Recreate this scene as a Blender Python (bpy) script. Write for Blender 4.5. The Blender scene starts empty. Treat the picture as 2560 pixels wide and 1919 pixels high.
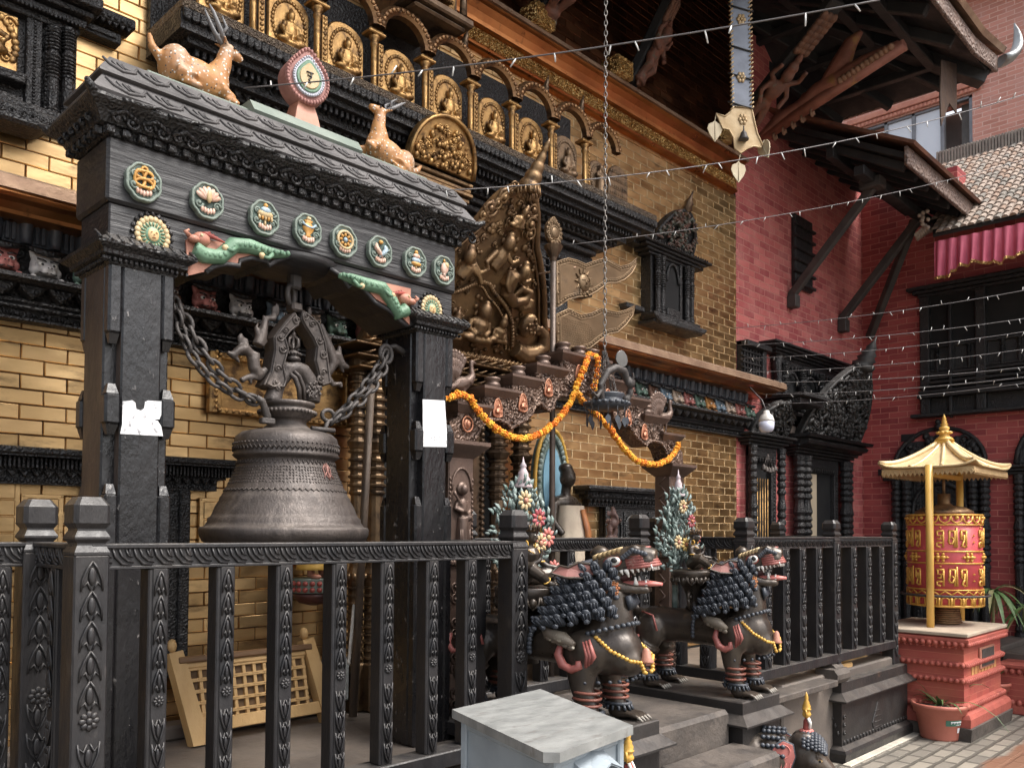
import bpy,bmesh,math,random
import numpy as np
from mathutils import Vector,Matrix,Euler
R=math.radians
rng=random.Random(7)
C=bpy.context.scene.collection
SC=bpy.context.scene
# ---- camera, sky, sun, exposure
FOC,CAMH,YAW,PIT,ROL,AXV=2129.0,1.6,R(44.35),R(1.883),R(0.381),1253.4
_f=Vector((math.cos(YAW)*math.cos(PIT),math.sin(YAW)*math.cos(PIT),math.sin(PIT)))
_a=Vector((math.sin(YAW),-math.cos(YAW),0.0));_b=_a.cross(_f)
_r=_a*math.cos(ROL)+_b*math.sin(ROL);_u=_b*math.cos(ROL)-_a*math.sin(ROL)
cd=bpy.data.cameras.new('camera');cam=bpy.data.objects.new('camera',cd);C.objects.link(cam)
cam.matrix_world=Matrix(((_r.x,_u.x,-_f.x,0),(_r.y,_u.y,-_f.y,0),(_r.z,_u.z,-_f.z,CAMH),(0,0,0,1)))
cd.sensor_width=36;cd.lens=36*FOC/2560;cd.shift_y=(AXV-959.5)/2560
cd.clip_start=0.05;cd.clip_end=500
SC.camera=cam
SUN_EL,SUN_AZ=R(58),R(-62)
world=bpy.data.worlds.new('World');SC.world=world;world.use_nodes=True
wn=world.node_tree.nodes;wl=world.node_tree.links
sky=wn.new('ShaderNodeTexSky');sky.sky_type='NISHITA';sky.sun_disc=False
sky.sun_elevation=SUN_EL;sky.sun_rotation=R(90)-SUN_AZ;sky.dust_density=6;sky.air_density=1.0;sky.ozone_density=1.0
hs=wn.new('ShaderNodeHueSaturation');hs.inputs['Saturation'].default_value=0.35
bg=wn['Background'];bg.inputs['Strength'].default_value=0.15
wl.new(sky.outputs[0],hs.inputs['Color']);wl.new(hs.outputs[0],bg.inputs['Color'])
sd=bpy.data.lights.new('sun','SUN');sd.energy=1.1;sd.angle=R(24);sd.color=(1.0,0.95,0.88)
so=bpy.data.objects.new('sun',sd);C.objects.link(so);so.location=(4,-8,14)
sdir=Vector((math.cos(SUN_EL)*math.cos(SUN_AZ),math.cos(SUN_EL)*math.sin(SUN_AZ),math.sin(SUN_EL)))
so.rotation_euler=sdir.to_track_quat('Z','Y').to_euler()
SC.view_settings.view_transform='Standard';SC.view_settings.look='None'
SC.view_settings.exposure=1.38;SC.view_settings.gamma=1.0
SC.render.film_transparent=False
# ---- survey helpers: where a sight line meets a real plane
def ray(u,v):
 a=(u-1280)/FOC;b=-(v-AXV)/FOC
 return[_f[i]+a*_r[i]+b*_u[i]for i in range(3)]
def onY(u,v,y):
 d=ray(u,v);k=y/d[1];return Vector((d[0]*k,y,CAMH+d[2]*k))
def onX(u,v,x):
 d=ray(u,v);k=x/d[0];return Vector((x,d[1]*k,CAMH+d[2]*k))
def onZ(u,v,z):
 d=ray(u,v);k=(z-CAMH)/d[2];return Vector((d[0]*k,d[1]*k,z))
 # ---- mesh builder
def frame(loc=(0,0,0),rot=(0,0,0),sc=(1,1,1)):
 if not hasattr(sc,'__len__'):sc=(sc,)*3
 return Matrix.Translation(loc)@Euler(rot).to_matrix().to_4x4()@Matrix.Diagonal((*sc,1))
class MB:
 def __init__(s):s.v=[];s.f=[];s.m=[];s.s=[];s.n=0
 def add(s,vs,fs,mat=0,smooth=False,M=None):
  vs=np.asarray(vs,float).reshape(-1,3)
  if M is not None:
   A=np.array(M);vs=vs@A[:3,:3].T+A[:3,3]
  n=s.n;s.v.append(vs);s.n+=len(vs)
  s.f+=[tuple(i+n for i in f)for f in fs]
  k=len(fs)
  s.m+=[mat]*k if isinstance(mat,int)else list(mat)
  s.s+=[smooth]*k if isinstance(smooth,bool)else list(smooth)
  return s
 def merge(s,o,M=None,mat=None):
  if not o.v:return s
  return s.add(np.concatenate(o.v),o.f,o.m if mat is None else mat,list(o.s),M)
 def box(s,x0,y0,z0,x1,y1,z1,b=0.0,mat=0,M=None):
  x0,x1=min(x0,x1),max(x0,x1);y0,y1=min(y0,y1),max(y0,y1);z0,z1=min(z0,z1),max(z0,z1)
  b=min(b,.45*min(x1-x0,y1-y0,z1-z0))
  if b<=0:
   v=[(x0,y0,z0),(x1,y0,z0),(x1,y1,z0),(x0,y1,z0),(x0,y0,z1),(x1,y0,z1),(x1,y1,z1),(x0,y1,z1)]
   f=[(0,3,2,1),(4,5,6,7),(0,1,5,4),(1,2,6,5),(2,3,7,6),(3,0,4,7)]
   return s.add(v,f,mat,False,M)
  v=[];idx={}
  X=(x0,x1);Y=(y0,y1);Z=(z0,z1);sg=(1,-1)
  for i in(0,1):
   for j in(0,1):
    for k in(0,1):
     bx,by,bz=b*sg[i],b*sg[j],b*sg[k]
     idx[i,j,k]=len(v)
     v+=[(X[i],Y[j]+by,Z[k]+bz),(X[i]+bx,Y[j],Z[k]+bz),(X[i]+bx,Y[j]+by,Z[k])]
  g=lambda i,j,k,a:idx[i,j,k]+a
  f=[]
  q=[(0,0),(1,0),(1,1),(0,1)]
  for e in(0,1):
   A=[g(e,a,c,0)for a,c in q];B=[g(a,e,c,1)for a,c in q];D=[g(a,c,e,2)for a,c in q]
   f+=[A if e else A[::-1],B[::-1]if e else B,D if e else D[::-1]]
  for e in(0,1):
   for h in(0,1):
    E=[g(0,e,h,1),g(1,e,h,1),g(1,e,h,2),g(0,e,h,2)];f.append(E if e==h else E[::-1])
    E=[g(e,0,h,0),g(e,1,h,0),g(e,1,h,2),g(e,0,h,2)];f.append(E[::-1]if e==h else E)
    E=[g(e,h,0,0),g(e,h,1,0),g(e,h,1,1),g(e,h,0,1)];f.append(E if e==h else E[::-1])
  for i in(0,1):
   for j in(0,1):
    for k in(0,1):
     t=[g(i,j,k,0),g(i,j,k,1),g(i,j,k,2)]
     f.append(t if(i+j+k)%2==1 else t[::-1])
  return s.add(v,[tuple(x)for x in f],mat,False,M)
 def tube(s,pts,rad,n=8,mat=0,cap=True,closed=False,M=None,sq=1.0):
  P=[Vector(p)for p in pts];k=len(P)
  rad=[rad]*k if not hasattr(rad,'__len__')else list(rad)
  T=[]
  for i in range(k):
   if closed:t=P[(i+1)%k]-P[i-1]
   else:t=P[min(i+1,k-1)]-P[max(i-1,0)]
   T.append(t.normalized()if t.length>1e-9 else Vector((0,0,1)))
  up=Vector((0,0,1))if abs(T[0].z)<.9 else Vector((0,1,0))
  N=(up-T[0]*up.dot(T[0])).normalized();vs=[]
  for i in range(k):
   if i:N=(N-T[i]*N.dot(T[i]));N=N.normalized()if N.length>1e-9 else Vector((1,0,0))
   B=T[i].cross(N)
   for j in range(n):
    a=2*math.pi*j/n
    vs.append(P[i]+N*(math.cos(a)*rad[i]*sq)+B*(math.sin(a)*rad[i]))
  fs=[]
  for i in range(k if closed else k-1):
   a,b=i*n,((i+1)%k)*n
   for j in range(n):fs.append((a+j,a+(j+1)%n,b+(j+1)%n,b+j))
  sm=[True]*len(fs)
  if cap and not closed:
   fs+=[tuple(range(n))[::-1],tuple(range((k-1)*n,k*n))];sm+=[False,False]
  return s.add([tuple(v)for v in vs],fs,mat,sm,M)
 def lathe(s,prof,n=24,mat=0,M=None,smooth=True,a0=0.0):
  vs=[(r*math.cos(a0+2*math.pi*j/n),r*math.sin(a0+2*math.pi*j/n),z)for r,z in prof for j in range(n)]
  fs=[]
  for i in range(len(prof)-1):
   for j in range(n):
    fs.append((i*n+j,i*n+(j+1)%n,(i+1)*n+(j+1)%n,(i+1)*n+j))
  sm=[smooth]*len(fs)
  if prof[0][0]>1e-6:fs.append(tuple(range(n))[::-1]);sm.append(False)
  if prof[-1][0]>1e-6:fs.append(tuple(range((len(prof)-1)*n,len(prof)*n)));sm.append(False)
  return s.add(vs,fs,mat,sm,M)
 def ell(s,c,r,nu=12,nv=8,mat=0,rot=(0,0,0),M=None):
  if not hasattr(r,'__len__'):r=(r,)*3
  vs=[(0,0,-1)];fs=[]
  for i in range(1,nv):
   p=-math.pi/2+math.pi*i/nv
   for j in range(nu):
    a=2*math.pi*j/nu;vs.append((math.cos(p)*math.cos(a),math.cos(p)*math.sin(a),math.sin(p)))
  vs.append((0,0,1));L=len(vs)-1
  for j in range(nu):
   fs.append((0,1+(j+1)%nu,1+j));fs.append((L,L-nu+j,L-nu+(j+1)%nu))
  for i in range(nv-2):
   for j in range(nu):
    a=1+i*nu;fs.append((a+j,a+(j+1)%nu,a+nu+(j+1)%nu,a+nu+j))
  T=frame(c,rot,r)
  return s.add(vs,fs,mat,True,T if M is None else M@T)
 def prism(s,poly,t0,t1,mat=0,M=None,b=0.0):
  """poly in (x,z), extruded along y from t0 (front) to t1; b chamfers the front edge"""
  n=len(poly)
  ar=sum(poly[i][0]*poly[(i+1)%n][1]-poly[(i+1)%n][0]*poly[i][1]for i in range(n))
  if ar<0:poly=poly[::-1]
  rings=[]
  if b>0:
   rings.append((inset(poly,b),t0));rings.append((poly,t0+b))
  else:rings.append((poly,t0))
  rings.append((poly,t1))
  vs=[(x,y,z)for pl,y in rings for x,z in pl]
  fs=[tuple(range(n)),tuple(range((len(rings)-1)*n,len(rings)*n))[::-1]]
  for k in range(len(rings)-1):
   for i in range(n):
    j=(i+1)%n;fs.append((k*n+j,k*n+i,(k+1)*n+i,(k+1)*n+j))
  return s.add(vs,fs,mat,False,M)
 def mould(s,prof,x0,x1,mat=0,M=None,smooth=False):
  """profile (y,z) extruded along x, closed section"""
  n=len(prof)
  ar=sum(prof[i][0]*prof[(i+1)%n][1]-prof[(i+1)%n][0]*prof[i][1]for i in range(n))
  if ar<0:prof=prof[::-1]
  vs=[(x0,y,z)for y,z in prof]+[(x1,y,z)for y,z in prof]
  fs=[tuple(range(n))[::-1],tuple(range(n,2*n))];sm=[False,False]
  for i in range(n):
   j=(i+1)%n;fs.append((i,j,n+j,n+i));sm.append(smooth)
  return s.add(vs,fs,mat,sm,M)
 def ring(s,prof,x0,y0,x1,y1,mat=0,M=None,cap=True):
  """profile (out,z) mitred round the rectangle x0..x1, y0..y1; open ends capped flat"""
  vs=[];n=len(prof)
  for o,z in prof:vs+=[(x0-o,y0-o,z),(x1+o,y0-o,z),(x1+o,y1+o,z),(x0-o,y1+o,z)]
  fs=[]
  for i in range(n-1):
   for j in range(4):
    fs.append((i*4+j,i*4+(j+1)%4,i*4+4+(j+1)%4,i*4+4+j))
  if cap:fs+=[(3,2,1,0),tuple(range(4*n-4,4*n))]
  return s.add(vs,fs,mat,False,M)
 def grid(s,V,mat=0,M=None,mask=None,smooth=True,flip=False):
  """V: array (a,b,3)"""
  a,b,_=V.shape;fs=[]
  for i in range(a-1):
   for j in range(b-1):
    if mask is not None and not mask[i,j]:continue
    q=(i*b+j,i*b+j+1,i*b+b+j+1,i*b+b+j)
    fs.append(q[::-1]if flip else q)
  return s.add(V.reshape(-1,3),fs,mat,smooth,M)
 def skin(s,solid,voxel,smooth=2,mat=0,paint=None,M=None,fac=.5):
  me=fuse(solid,voxel,smooth,[],fac)
  n=len(me.vertices);co=np.zeros(n*3);me.vertices.foreach_get('co',co);co=co.reshape(-1,3)
  fs=[tuple(p.vertices)for p in me.polygons]
  mm=mat
  if paint is not None:
   c=np.zeros(len(fs)*3);me.polygons.foreach_get('center',c);mm=[int(i)for i in paint(c.reshape(-1,3))]
  s.add(co,fs,mm,True,M);bpy.data.meshes.remove(me);return s
 def mesh(s,name,mats):
  me=bpy.data.meshes.new(name)
  V=np.concatenate(s.v)if s.v else np.zeros((0,3))
  me.from_pydata([tuple(v)for v in V],[],s.f)
  for m in mats:me.materials.append(m)
  if s.f:
   me.polygons.foreach_set('material_index',np.array(s.m,dtype=np.int32))
   me.polygons.foreach_set('use_smooth',np.array(s.s,dtype=bool))
  me.update();return me
def inset(poly,d):
 n=len(poly);out=[]
 for i in range(n):
  p0,p1,p2=Vector(poly[i-1]),Vector(poly[i]),Vector(poly[(i+1)%n])
  e1,e2=(p1-p0),(p2-p1)
  if e1.length<1e-9 or e2.length<1e-9:out.append(tuple(p1));continue
  e1.normalize();e2.normalize()
  n1,n2=Vector((-e1.y,e1.x)),Vector((-e2.y,e2.x))
  m=n1+n2
  if m.length<1e-6:m=n1
  m=m.normalized();k=d/max(.35,m.dot(n1));out.append(tuple(p1+m*k))
 return out
def mlist(m):return list(m)if isinstance(m,(list,tuple))else[m]
def setp(o,label=None,cat=None,group=None,kind=None):
 if label:o['label']=label
 if cat:o['category']=cat
 if group:o['group']=group
 if kind:o['kind']=kind
 return o
def thing(name,label,cat,loc=(0,0,0),group=None):
 o=bpy.data.objects.new(name,None);C.objects.link(o);o.location=loc;o.empty_display_size=.1
 return setp(o,label,cat,group)
def origin(o):
 while o.parent:o=o.parent
 return o.location
def part(name,mb,mat,parent=None,label=None,me=None):
 me=me or mb.mesh(name,mlist(mat))
 o=bpy.data.objects.new(name,me);C.objects.link(o)
 if parent is not None:
  o.parent=parent;o.matrix_parent_inverse=Matrix.Translation(-parent.location)if parent.parent is None else Matrix()
 if label:o['label']=label
 return o
def solo(name,mb,mat,label,cat,group=None):return setp(part(name,mb,mat),label,cat,group)
def struct(name,mb,mat):return setp(part(name,mb,mat),kind='structure')
def dup(o,parent=None,off=None):
 c=o.copy();C.objects.link(c)
 if parent is not None:c.parent=parent
 if off is not None:c.location=o.location+Vector(off)
 for ch in list(o.children):dup(ch,c)
 return c
def fuse(mb,voxel,smooth=2,mats=None,fac=.5,paint=None):
 """one continuous skin over overlapping solids"""
 me=mb.mesh('tmp',[])
 o=bpy.data.objects.new('tmp',me);C.objects.link(o)
 r=o.modifiers.new('r','REMESH');r.mode='VOXEL';r.voxel_size=voxel;r.use_smooth_shade=True
 if smooth:
  k=o.modifiers.new('s','SMOOTH');k.iterations=smooth;k.factor=fac
 dg=bpy.context.evaluated_depsgraph_get();dg.update()
 out=bpy.data.meshes.new_from_object(o.evaluated_get(dg))
 bpy.data.objects.remove(o);bpy.data.meshes.remove(me)
 out.materials.clear()
 for m in mlist(mats):out.materials.append(m)
 n=len(out.polygons);out.polygons.foreach_set('use_smooth',np.ones(n,bool))
 idx=np.zeros(n,np.int32)
 if paint is not None:
  c=np.zeros(n*3);out.polygons.foreach_get('center',c);idx=paint(c.reshape(-1,3)).astype(np.int32)
 out.polygons.foreach_set('material_index',idx);out.update()
 return out
 # ---- materials
def srgb(h):
 h=h.lstrip('#');c=[int(h[i:i+2],16)/255 for i in(0,2,4)]
 return tuple(x/12.92 if x<=.04045 else((x+.055)/1.055)**2.4 for x in c)
def mat(name,c1,c2=None,scale=6.0,rough=(.5,.7),metal=0.0,bump=(60,.15),c3=None,c3at=(.62,.7),c3scale=18,dust=0.0,dustcol=(.32,.29,.26),stretch=(1,1,1),carve=None,fleck=None,fleck2=None,spec=.5,coat=0.0):
 m=bpy.data.materials.new(name);m.use_nodes=True
 N=m.node_tree.nodes;L=m.node_tree.links;B=N['Principled BSDF']
 tc=N.new('ShaderNodeTexCoord');mp=N.new('ShaderNodeMapping');mp.inputs['Scale'].default_value=stretch
 L.new(tc.outputs['Object'],mp.inputs[0])
 def noise(sc,det=5,r=.55):
  n=N.new('ShaderNodeTexNoise');n.inputs['Scale'].default_value=sc;n.inputs['Detail'].default_value=det;n.inputs['Roughness'].default_value=r
  L.new(mp.outputs[0],n.inputs['Vector']);return n
 def ramp(src,a,b):
  r=N.new('ShaderNodeMapRange');r.interpolation_type='SMOOTHSTEP';r.inputs['From Min'].default_value=a;r.inputs['From Max'].default_value=b
  L.new(src,r.inputs['Value']);return r.outputs[0]
 def mix(f,a,b):
  x=N.new('ShaderNodeMix');x.data_type='RGBA'
  if isinstance(f,float):x.inputs[0].default_value=f
  else:L.new(f,x.inputs[0])
  for s,c in((6,a),(7,b)):
   if isinstance(c,tuple):x.inputs[s].default_value=(*c,1)
   else:L.new(c,x.inputs[s])
  return x.outputs[2]
 c2=c2 or tuple(x*.7 for x in c1)
 n1=noise(scale);col=mix(ramp(n1.outputs[0],.3,.7),c1,c2)
 if c3:col=mix(ramp(noise(c3scale,6,.65).outputs[0],*c3at),col,c3)
 for fl_ in(fleck,fleck2):
  if not fl_:continue
  v=N.new('ShaderNodeTexVoronoi');v.inputs['Scale'].default_value=fl_[1];L.new(mp.outputs[0],v.inputs['Vector'])
  col=mix(ramp(v.outputs['Distance'],fl_[2],fl_[2]*.6),col,fl_[0])
 if dust:
  g=N.new('ShaderNodeNewGeometry');sp=N.new('ShaderNodeSeparateXYZ');L.new(g.outputs['Normal'],sp.inputs[0])
  f=ramp(sp.outputs['Z'],.35,.95)
  mm=N.new('ShaderNodeMath');mm.operation='MULTIPLY';L.new(f,mm.inputs[0])
  nn=ramp(noise(9,5,.6).outputs[0],.2,.75);L.new(nn,mm.inputs[1])
  m2=N.new('ShaderNodeMath');m2.operation='MULTIPLY';L.new(mm.outputs[0],m2.inputs[0]);m2.inputs[1].default_value=dust
  col=mix(m2.outputs[0],col,dustcol)
 L.new(col,B.inputs['Base Color'])
 rr=N.new('ShaderNodeMapRange');L.new(noise(scale*2.3).outputs[0],rr.inputs['Value'])
 rr.inputs['From Min'].default_value=.3;rr.inputs['From Max'].default_value=.7
 rr.inputs['To Min'].default_value=rough[0];rr.inputs['To Max'].default_value=rough[1]
 L.new(rr.outputs[0],B.inputs['Roughness'])
 B.inputs['Metallic'].default_value=metal;B.inputs['Specular IOR Level'].default_value=spec
 if coat:B.inputs['Coat Weight'].default_value=coat;B.inputs['Coat Roughness'].default_value=.25
 h=None
 if bump and bump[1]>0:
  b=N.new('ShaderNodeBump');b.inputs['Strength'].default_value=bump[1];b.inputs['Distance'].default_value=.01
  L.new(noise(bump[0],6,.6).outputs[0],b.inputs['Height']);h=b.outputs[0]
 if carve:
  v=N.new('ShaderNodeTexVoronoi');v.feature='SMOOTH_F1';v.inputs['Scale'].default_value=carve[0];v.inputs['Smoothness'].default_value=.35
  L.new(mp.outputs[0],v.inputs['Vector'])
  w=N.new('ShaderNodeMath');w.operation='SINE';w2=N.new('ShaderNodeMath');w2.operation='MULTIPLY';w2.inputs[1].default_value=14
  L.new(v.outputs['Distance'],w2.inputs[0]);L.new(w2.outputs[0],w.inputs[0])
  b2=N.new('ShaderNodeBump');b2.inputs['Strength'].default_value=carve[1];b2.inputs['Distance'].default_value=.012
  L.new(w.outputs[0],b2.inputs['Height'])
  if h:L.new(h,b2.inputs['Normal'])
  h=b2.outputs[0]
 if h:L.new(h,B.inputs['Normal'])
 m['col']=c1
 return m
def brickmat(name,ca,cb,mortar,bw,bh,msize=.02,plane='xz',stain=None,rough=.75,bump=.5,nz=3.0,metal=0.0):
 m=bpy.data.materials.new(name);m.use_nodes=True
 N=m.node_tree.nodes;L=m.node_tree.links;B=N['Principled BSDF']
 tc=N.new('ShaderNodeTexCoord');sp=N.new('ShaderNodeSeparateXYZ');L.new(tc.outputs['Object'],sp.inputs[0])
 cb_=N.new('ShaderNodeCombineXYZ')
 ax={'x':'X','y':'Y','z':'Z'}
 L.new(sp.outputs[ax[plane[0]]],cb_.inputs[0]);L.new(sp.outputs[ax[plane[1]]],cb_.inputs[1])
 nd=N.new('ShaderNodeTexNoise');nd.inputs['Scale'].default_value=7;nd.inputs['Detail'].default_value=3;L.new(tc.outputs['Object'],nd.inputs['Vector'])
 vm=N.new('ShaderNodeVectorMath');vm.operation='SCALE';vm.inputs['Scale'].default_value=bh*.22;L.new(nd.outputs['Color'],vm.inputs[0])
 va=N.new('ShaderNodeVectorMath');L.new(cb_.outputs[0],va.inputs[0]);L.new(vm.outputs[0],va.inputs[1])
 br=N.new('ShaderNodeTexBrick');br.inputs['Scale'].default_value=1;br.inputs['Brick Width'].default_value=bw;br.inputs['Row Height'].default_value=bh
 br.inputs['Mortar Size'].default_value=msize*bh;br.inputs['Mortar Smooth'].default_value=.5;br.inputs['Bias'].default_value=0
 br.inputs['Color1'].default_value=(*ca,1);br.inputs['Color2'].default_value=(*cb,1);br.inputs['Mortar'].default_value=(*mortar,1)
 L.new(va.outputs[0],br.inputs['Vector'])
 n=N.new('ShaderNodeTexNoise');n.inputs['Scale'].default_value=nz;n.inputs['Detail'].default_value=8;n.inputs['Roughness'].default_value=.65;L.new(tc.outputs['Object'],n.inputs['Vector'])
 mr=N.new('ShaderNodeMapRange');mr.inputs['From Min'].default_value=.45;mr.inputs['From Max'].default_value=.75;mr.inputs['To Max'].default_value=.6;L.new(n.outputs[0],mr.inputs['Value'])
 mx=N.new('ShaderNodeMix');mx.data_type='RGBA';L.new(mr.outputs[0],mx.inputs[0]);L.new(br.outputs['Color'],mx.inputs[6])
 st=stain or tuple(x*.6 for x in ca);mx.inputs[7].default_value=(*st,1)
 L.new(mx.outputs[2],B.inputs['Base Color']);B.inputs['Roughness'].default_value=rough;B.inputs['Metallic'].default_value=metal
 bp=N.new('ShaderNodeBump');bp.inputs['Strength'].default_value=bump;bp.inputs['Distance'].default_value=.01;bp.invert=True
 L.new(br.outputs['Fac'],bp.inputs['Height'])
 b2=N.new('ShaderNodeBump');b2.inputs['Strength'].default_value=.35;b2.inputs['Distance'].default_value=.008
 n2=N.new('ShaderNodeTexNoise');n2.inputs['Scale'].default_value=45;n2.inputs['Detail'].default_value=6;L.new(tc.outputs['Object'],n2.inputs['Vector'])
 L.new(n2.outputs[0],b2.inputs['Height']);L.new(bp.outputs[0],b2.inputs['Normal']);L.new(b2.outputs[0],B.inputs['Normal'])
 return m
BLACK=mat('black_wood',(.011,.011,.013),(.022,.020,.020),9,(.34,.58),bump=(70,.3),c3=(.045,.040,.038),c3at=(.62,.72),c3scale=14,dust=.5,dustcol=(.15,.135,.12),stretch=(1,1,.35))
CARVED=mat('carved_black_wood',(.010,.010,.011),(.020,.018,.018),9,(.38,.6),bump=(90,.2),c3=(.045,.038,.034),c3at=(.62,.74),c3scale=12,dust=.3,dustcol=(.15,.135,.12),carve=(40,.35))
OLDBEAM=mat('beam_wood',(.010,.010,.012),(.024,.023,.024),5,(.36,.58),bump=(26,.7),c3=(.055,.045,.04),c3at=(.6,.74),c3scale=16,stretch=(.12,1,2.2),dust=.3)
LEGW=mat('worn_leg_paint',(.006,.006,.007),(.013,.012,.013),4,(.16,.40),bump=(30,.5),c3=(.16,.15,.145),c3at=(.63,.69),c3scale=30,stretch=(1,1,.55))
LEGBROWN=mat('worn_leg_side',(.075,.052,.040),(.045,.034,.029),7,(.45,.65),bump=(40,.4),c3=(.16,.14,.125),c3at=(.68,.74),c3scale=46,stretch=(1,1,.4))
TORC=mat('dusty_carved_wood',(.020,.020,.020),(.045,.042,.040),14,(.45,.65),bump=(80,.2),dust=.7,dustcol=(.13,.12,.11))
GREYWOOD=mat('weathered_wood',(.105,.098,.098),(.05,.047,.048),8,(.6,.8),bump=(55,.4),stretch=(.4,1,1))
ROOFWOOD=mat('dark_eave_wood',(.012,.012,.014),(.026,.024,.024),4,(.55,.8),bump=(40,.3))
FASCIA=mat('fascia_board',(.19,.13,.105),(.13,.09,.075),6,(.6,.8),bump=(50,.3),carve=(14,.6))
GOLD=mat('gilt_sheet',(.78,.47,.17),(.60,.35,.12),5,(.28,.46),1.0,bump=(14,.10),c3=(.34,.19,.075),c3at=(.55,.72),c3scale=9)
GOLDR=mat('gilt_relief',(.54,.33,.13),(.34,.20,.085),9,(.34,.52),.9,bump=(80,.2),c3=(.11,.065,.036),c3at=(.48,.66),c3scale=14)
FILI=mat('gilt_filigree',(.80,.55,.24),(.62,.40,.16),9,(.3,.45),1.0,bump=(80,.1),carve=(34,1.0))
COPPER=mat('copper_sheet',(.62,.27,.10),(.42,.17,.065),4,(.26,.42),1.0,bump=(20,.08),c3=(.16,.075,.04),c3at=(.58,.75),c3scale=10)
COPPEROLD=mat('old_copper_edge',(.36,.24,.16),(.24,.15,.10),8,(.5,.65),.6,bump=(60,.3),dust=.5,dustcol=(.42,.33,.25))
BRONZE=mat('dark_bronze',(.20,.135,.085),(.11,.075,.052),11,(.32,.5),.75,bump=(90,.15),c3=(.045,.034,.028),c3at=(.52,.68),c3scale=12)
BRONZEG=mat('gilded_bronze',(.30,.19,.095),(.17,.105,.06),10,(.36,.52),.75,bump=(90,.3),c3=(.06,.04,.028),c3at=(.55,.72),c3scale=11)
BELLM=mat('bell_bronze',(.085,.070,.062),(.050,.042,.039),7,(.42,.62),.4,bump=(90,.35),c3=(.155,.13,.115),c3at=(.52,.74),c3scale=9,dust=.4,dustcol=(.20,.175,.155),stretch=(1,1,.6))
IRON=mat('old_iron',(.085,.075,.070),(.05,.045,.043),14,(.5,.68),.35,bump=(120,.35))
GATEB=mat('gateway_bronze',(.16,.105,.078),(.10,.066,.052),10,(.38,.55),.55,bump=(90,.2),c3=(.05,.038,.033),c3at=(.55,.7),c3scale=14,carve=(30,.55),dust=.3,dustcol=(.27,.21,.17))
GATEP=mat('gateway_bronze_plain',(.15,.10,.078),(.10,.068,.055),10,(.4,.55),.5,bump=(90,.2),dust=.45,dustcol=(.28,.23,.19))
STATUE=mat('oiled_bronze',(.072,.056,.042),(.040,.032,.027),9,(.24,.4),.35,bump=(70,.08),c3=(.11,.08,.055),c3at=(.58,.72),c3scale=7)
STONED=mat('black_stone',(.016,.015,.015),(.030,.026,.024),5,(.38,.6),bump=(45,.3),c3=(.075,.048,.034),c3at=(.62,.74),c3scale=6,dust=.75,dustcol=(.105,.09,.078))
STONE=mat('worn_stone',(.10,.083,.070),(.052,.044,.038),6,(.55,.8),bump=(40,.5),c3=(.045,.038,.034),c3at=(.52,.68),c3scale=9)
PLASTERED=mat('brick_dust_stone',(.30,.16,.12),(.22,.12,.09),8,(.7,.85),bump=(50,.3))
BLUEBLK=mat('blue_black_paint',(.030,.036,.046),(.050,.056,.068),12,(.35,.55),bump=(90,.15),dust=.35,dustcol=(.12,.125,.14))
REDP=mat('red_paint',(.36,.075,.055),(.24,.05,.04),12,(.4,.6),bump=(60,.1))
PINKP=mat('pink_paint',(.58,.20,.17),(.45,.14,.12),12,(.4,.6),bump=(60,.1))
WHITEP=mat('white_paint',(.72,.70,.66),(.55,.52,.48),12,(.4,.6),bump=(60,.1))
YELP=mat('yellow_paint',(.62,.38,.08),(.5,.28,.05),12,(.35,.55),bump=(60,.1))
ORANGEP=mat('orange_paint',(.50,.20,.07),(.36,.13,.05),12,(.45,.6),bump=(60,.2))
GREENP=mat('green_paint',(.13,.235,.15),(.075,.155,.095),14,(.45,.6),bump=(60,.2))
PALEGREEN=mat('pale_green_paint',(.20,.235,.20),(.13,.165,.14),8,(.6,.75),bump=(30,.3),c3=(.07,.10,.08),c3at=(.62,.7),c3scale=14,stretch=(.5,1,1))
CREAM=mat('cream_paint',(.52,.41,.24),(.42,.30,.15),10,(.5,.65),bump=(60,.15))
SALMON=mat('salmon_paint',(.46,.22,.15),(.34,.14,.095),9,(.5,.65),bump=(60,.2))
FROST=mat('frosted_leaf_paint',(.10,.145,.13),(.24,.29,.275),22,(.55,.7),bump=(80,.2),c3=(.07,.115,.095),c3at=(.55,.68),c3scale=16)
MARI=mat('marigold',(.92,.42,.03),(.80,.26,.015),30,(.6,.8),bump=(160,.8),c3=(.95,.56,.06),c3at=(.48,.6),c3scale=22)
GREYPAINT=mat('grey_box_paint',(.30,.345,.38),(.24,.28,.31),6,(.4,.55),bump=(70,.08),c3=(.12,.12,.12),c3at=(.68,.76),c3scale=16)
LIDM=mat('stained_lid',(.27,.275,.265),(.17,.175,.17),7,(.35,.55),bump=(40,.15),c3=(.14,.13,.12),c3at=(.56,.72),c3scale=10,stretch=(1,2,1))
PAPER=mat('paper',(.74,.74,.75),(.62,.62,.63),16,(.7,.85),bump=(30,.1))
WHEELY=mat('yellow_gloss_paint',(.72,.45,.12),(.62,.36,.08),7,(.3,.45),bump=(30,.05))
WHEELC=mat('cream_sheet_metal',(.72,.56,.33),(.62,.45,.23),6,(.4,.55),.25,bump=(25,.1),c3=(.34,.22,.10),c3at=(.66,.78),c3scale=9)
WHEELR=mat('pink_red_paint',(.52,.075,.085),(.42,.055,.06),7,(.4,.55),bump=(40,.05))
WHEELG=mat('raised_gold_paint',(.72,.42,.10),(.56,.30,.06),14,(.3,.45),.35,bump=(60,.1))
TERRA=mat('red_wash',(.42,.105,.075),(.32,.075,.055),7,(.6,.75),bump=(40,.4),c3=(.55,.20,.12),c3at=(.6,.72),c3scale=8)
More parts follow.
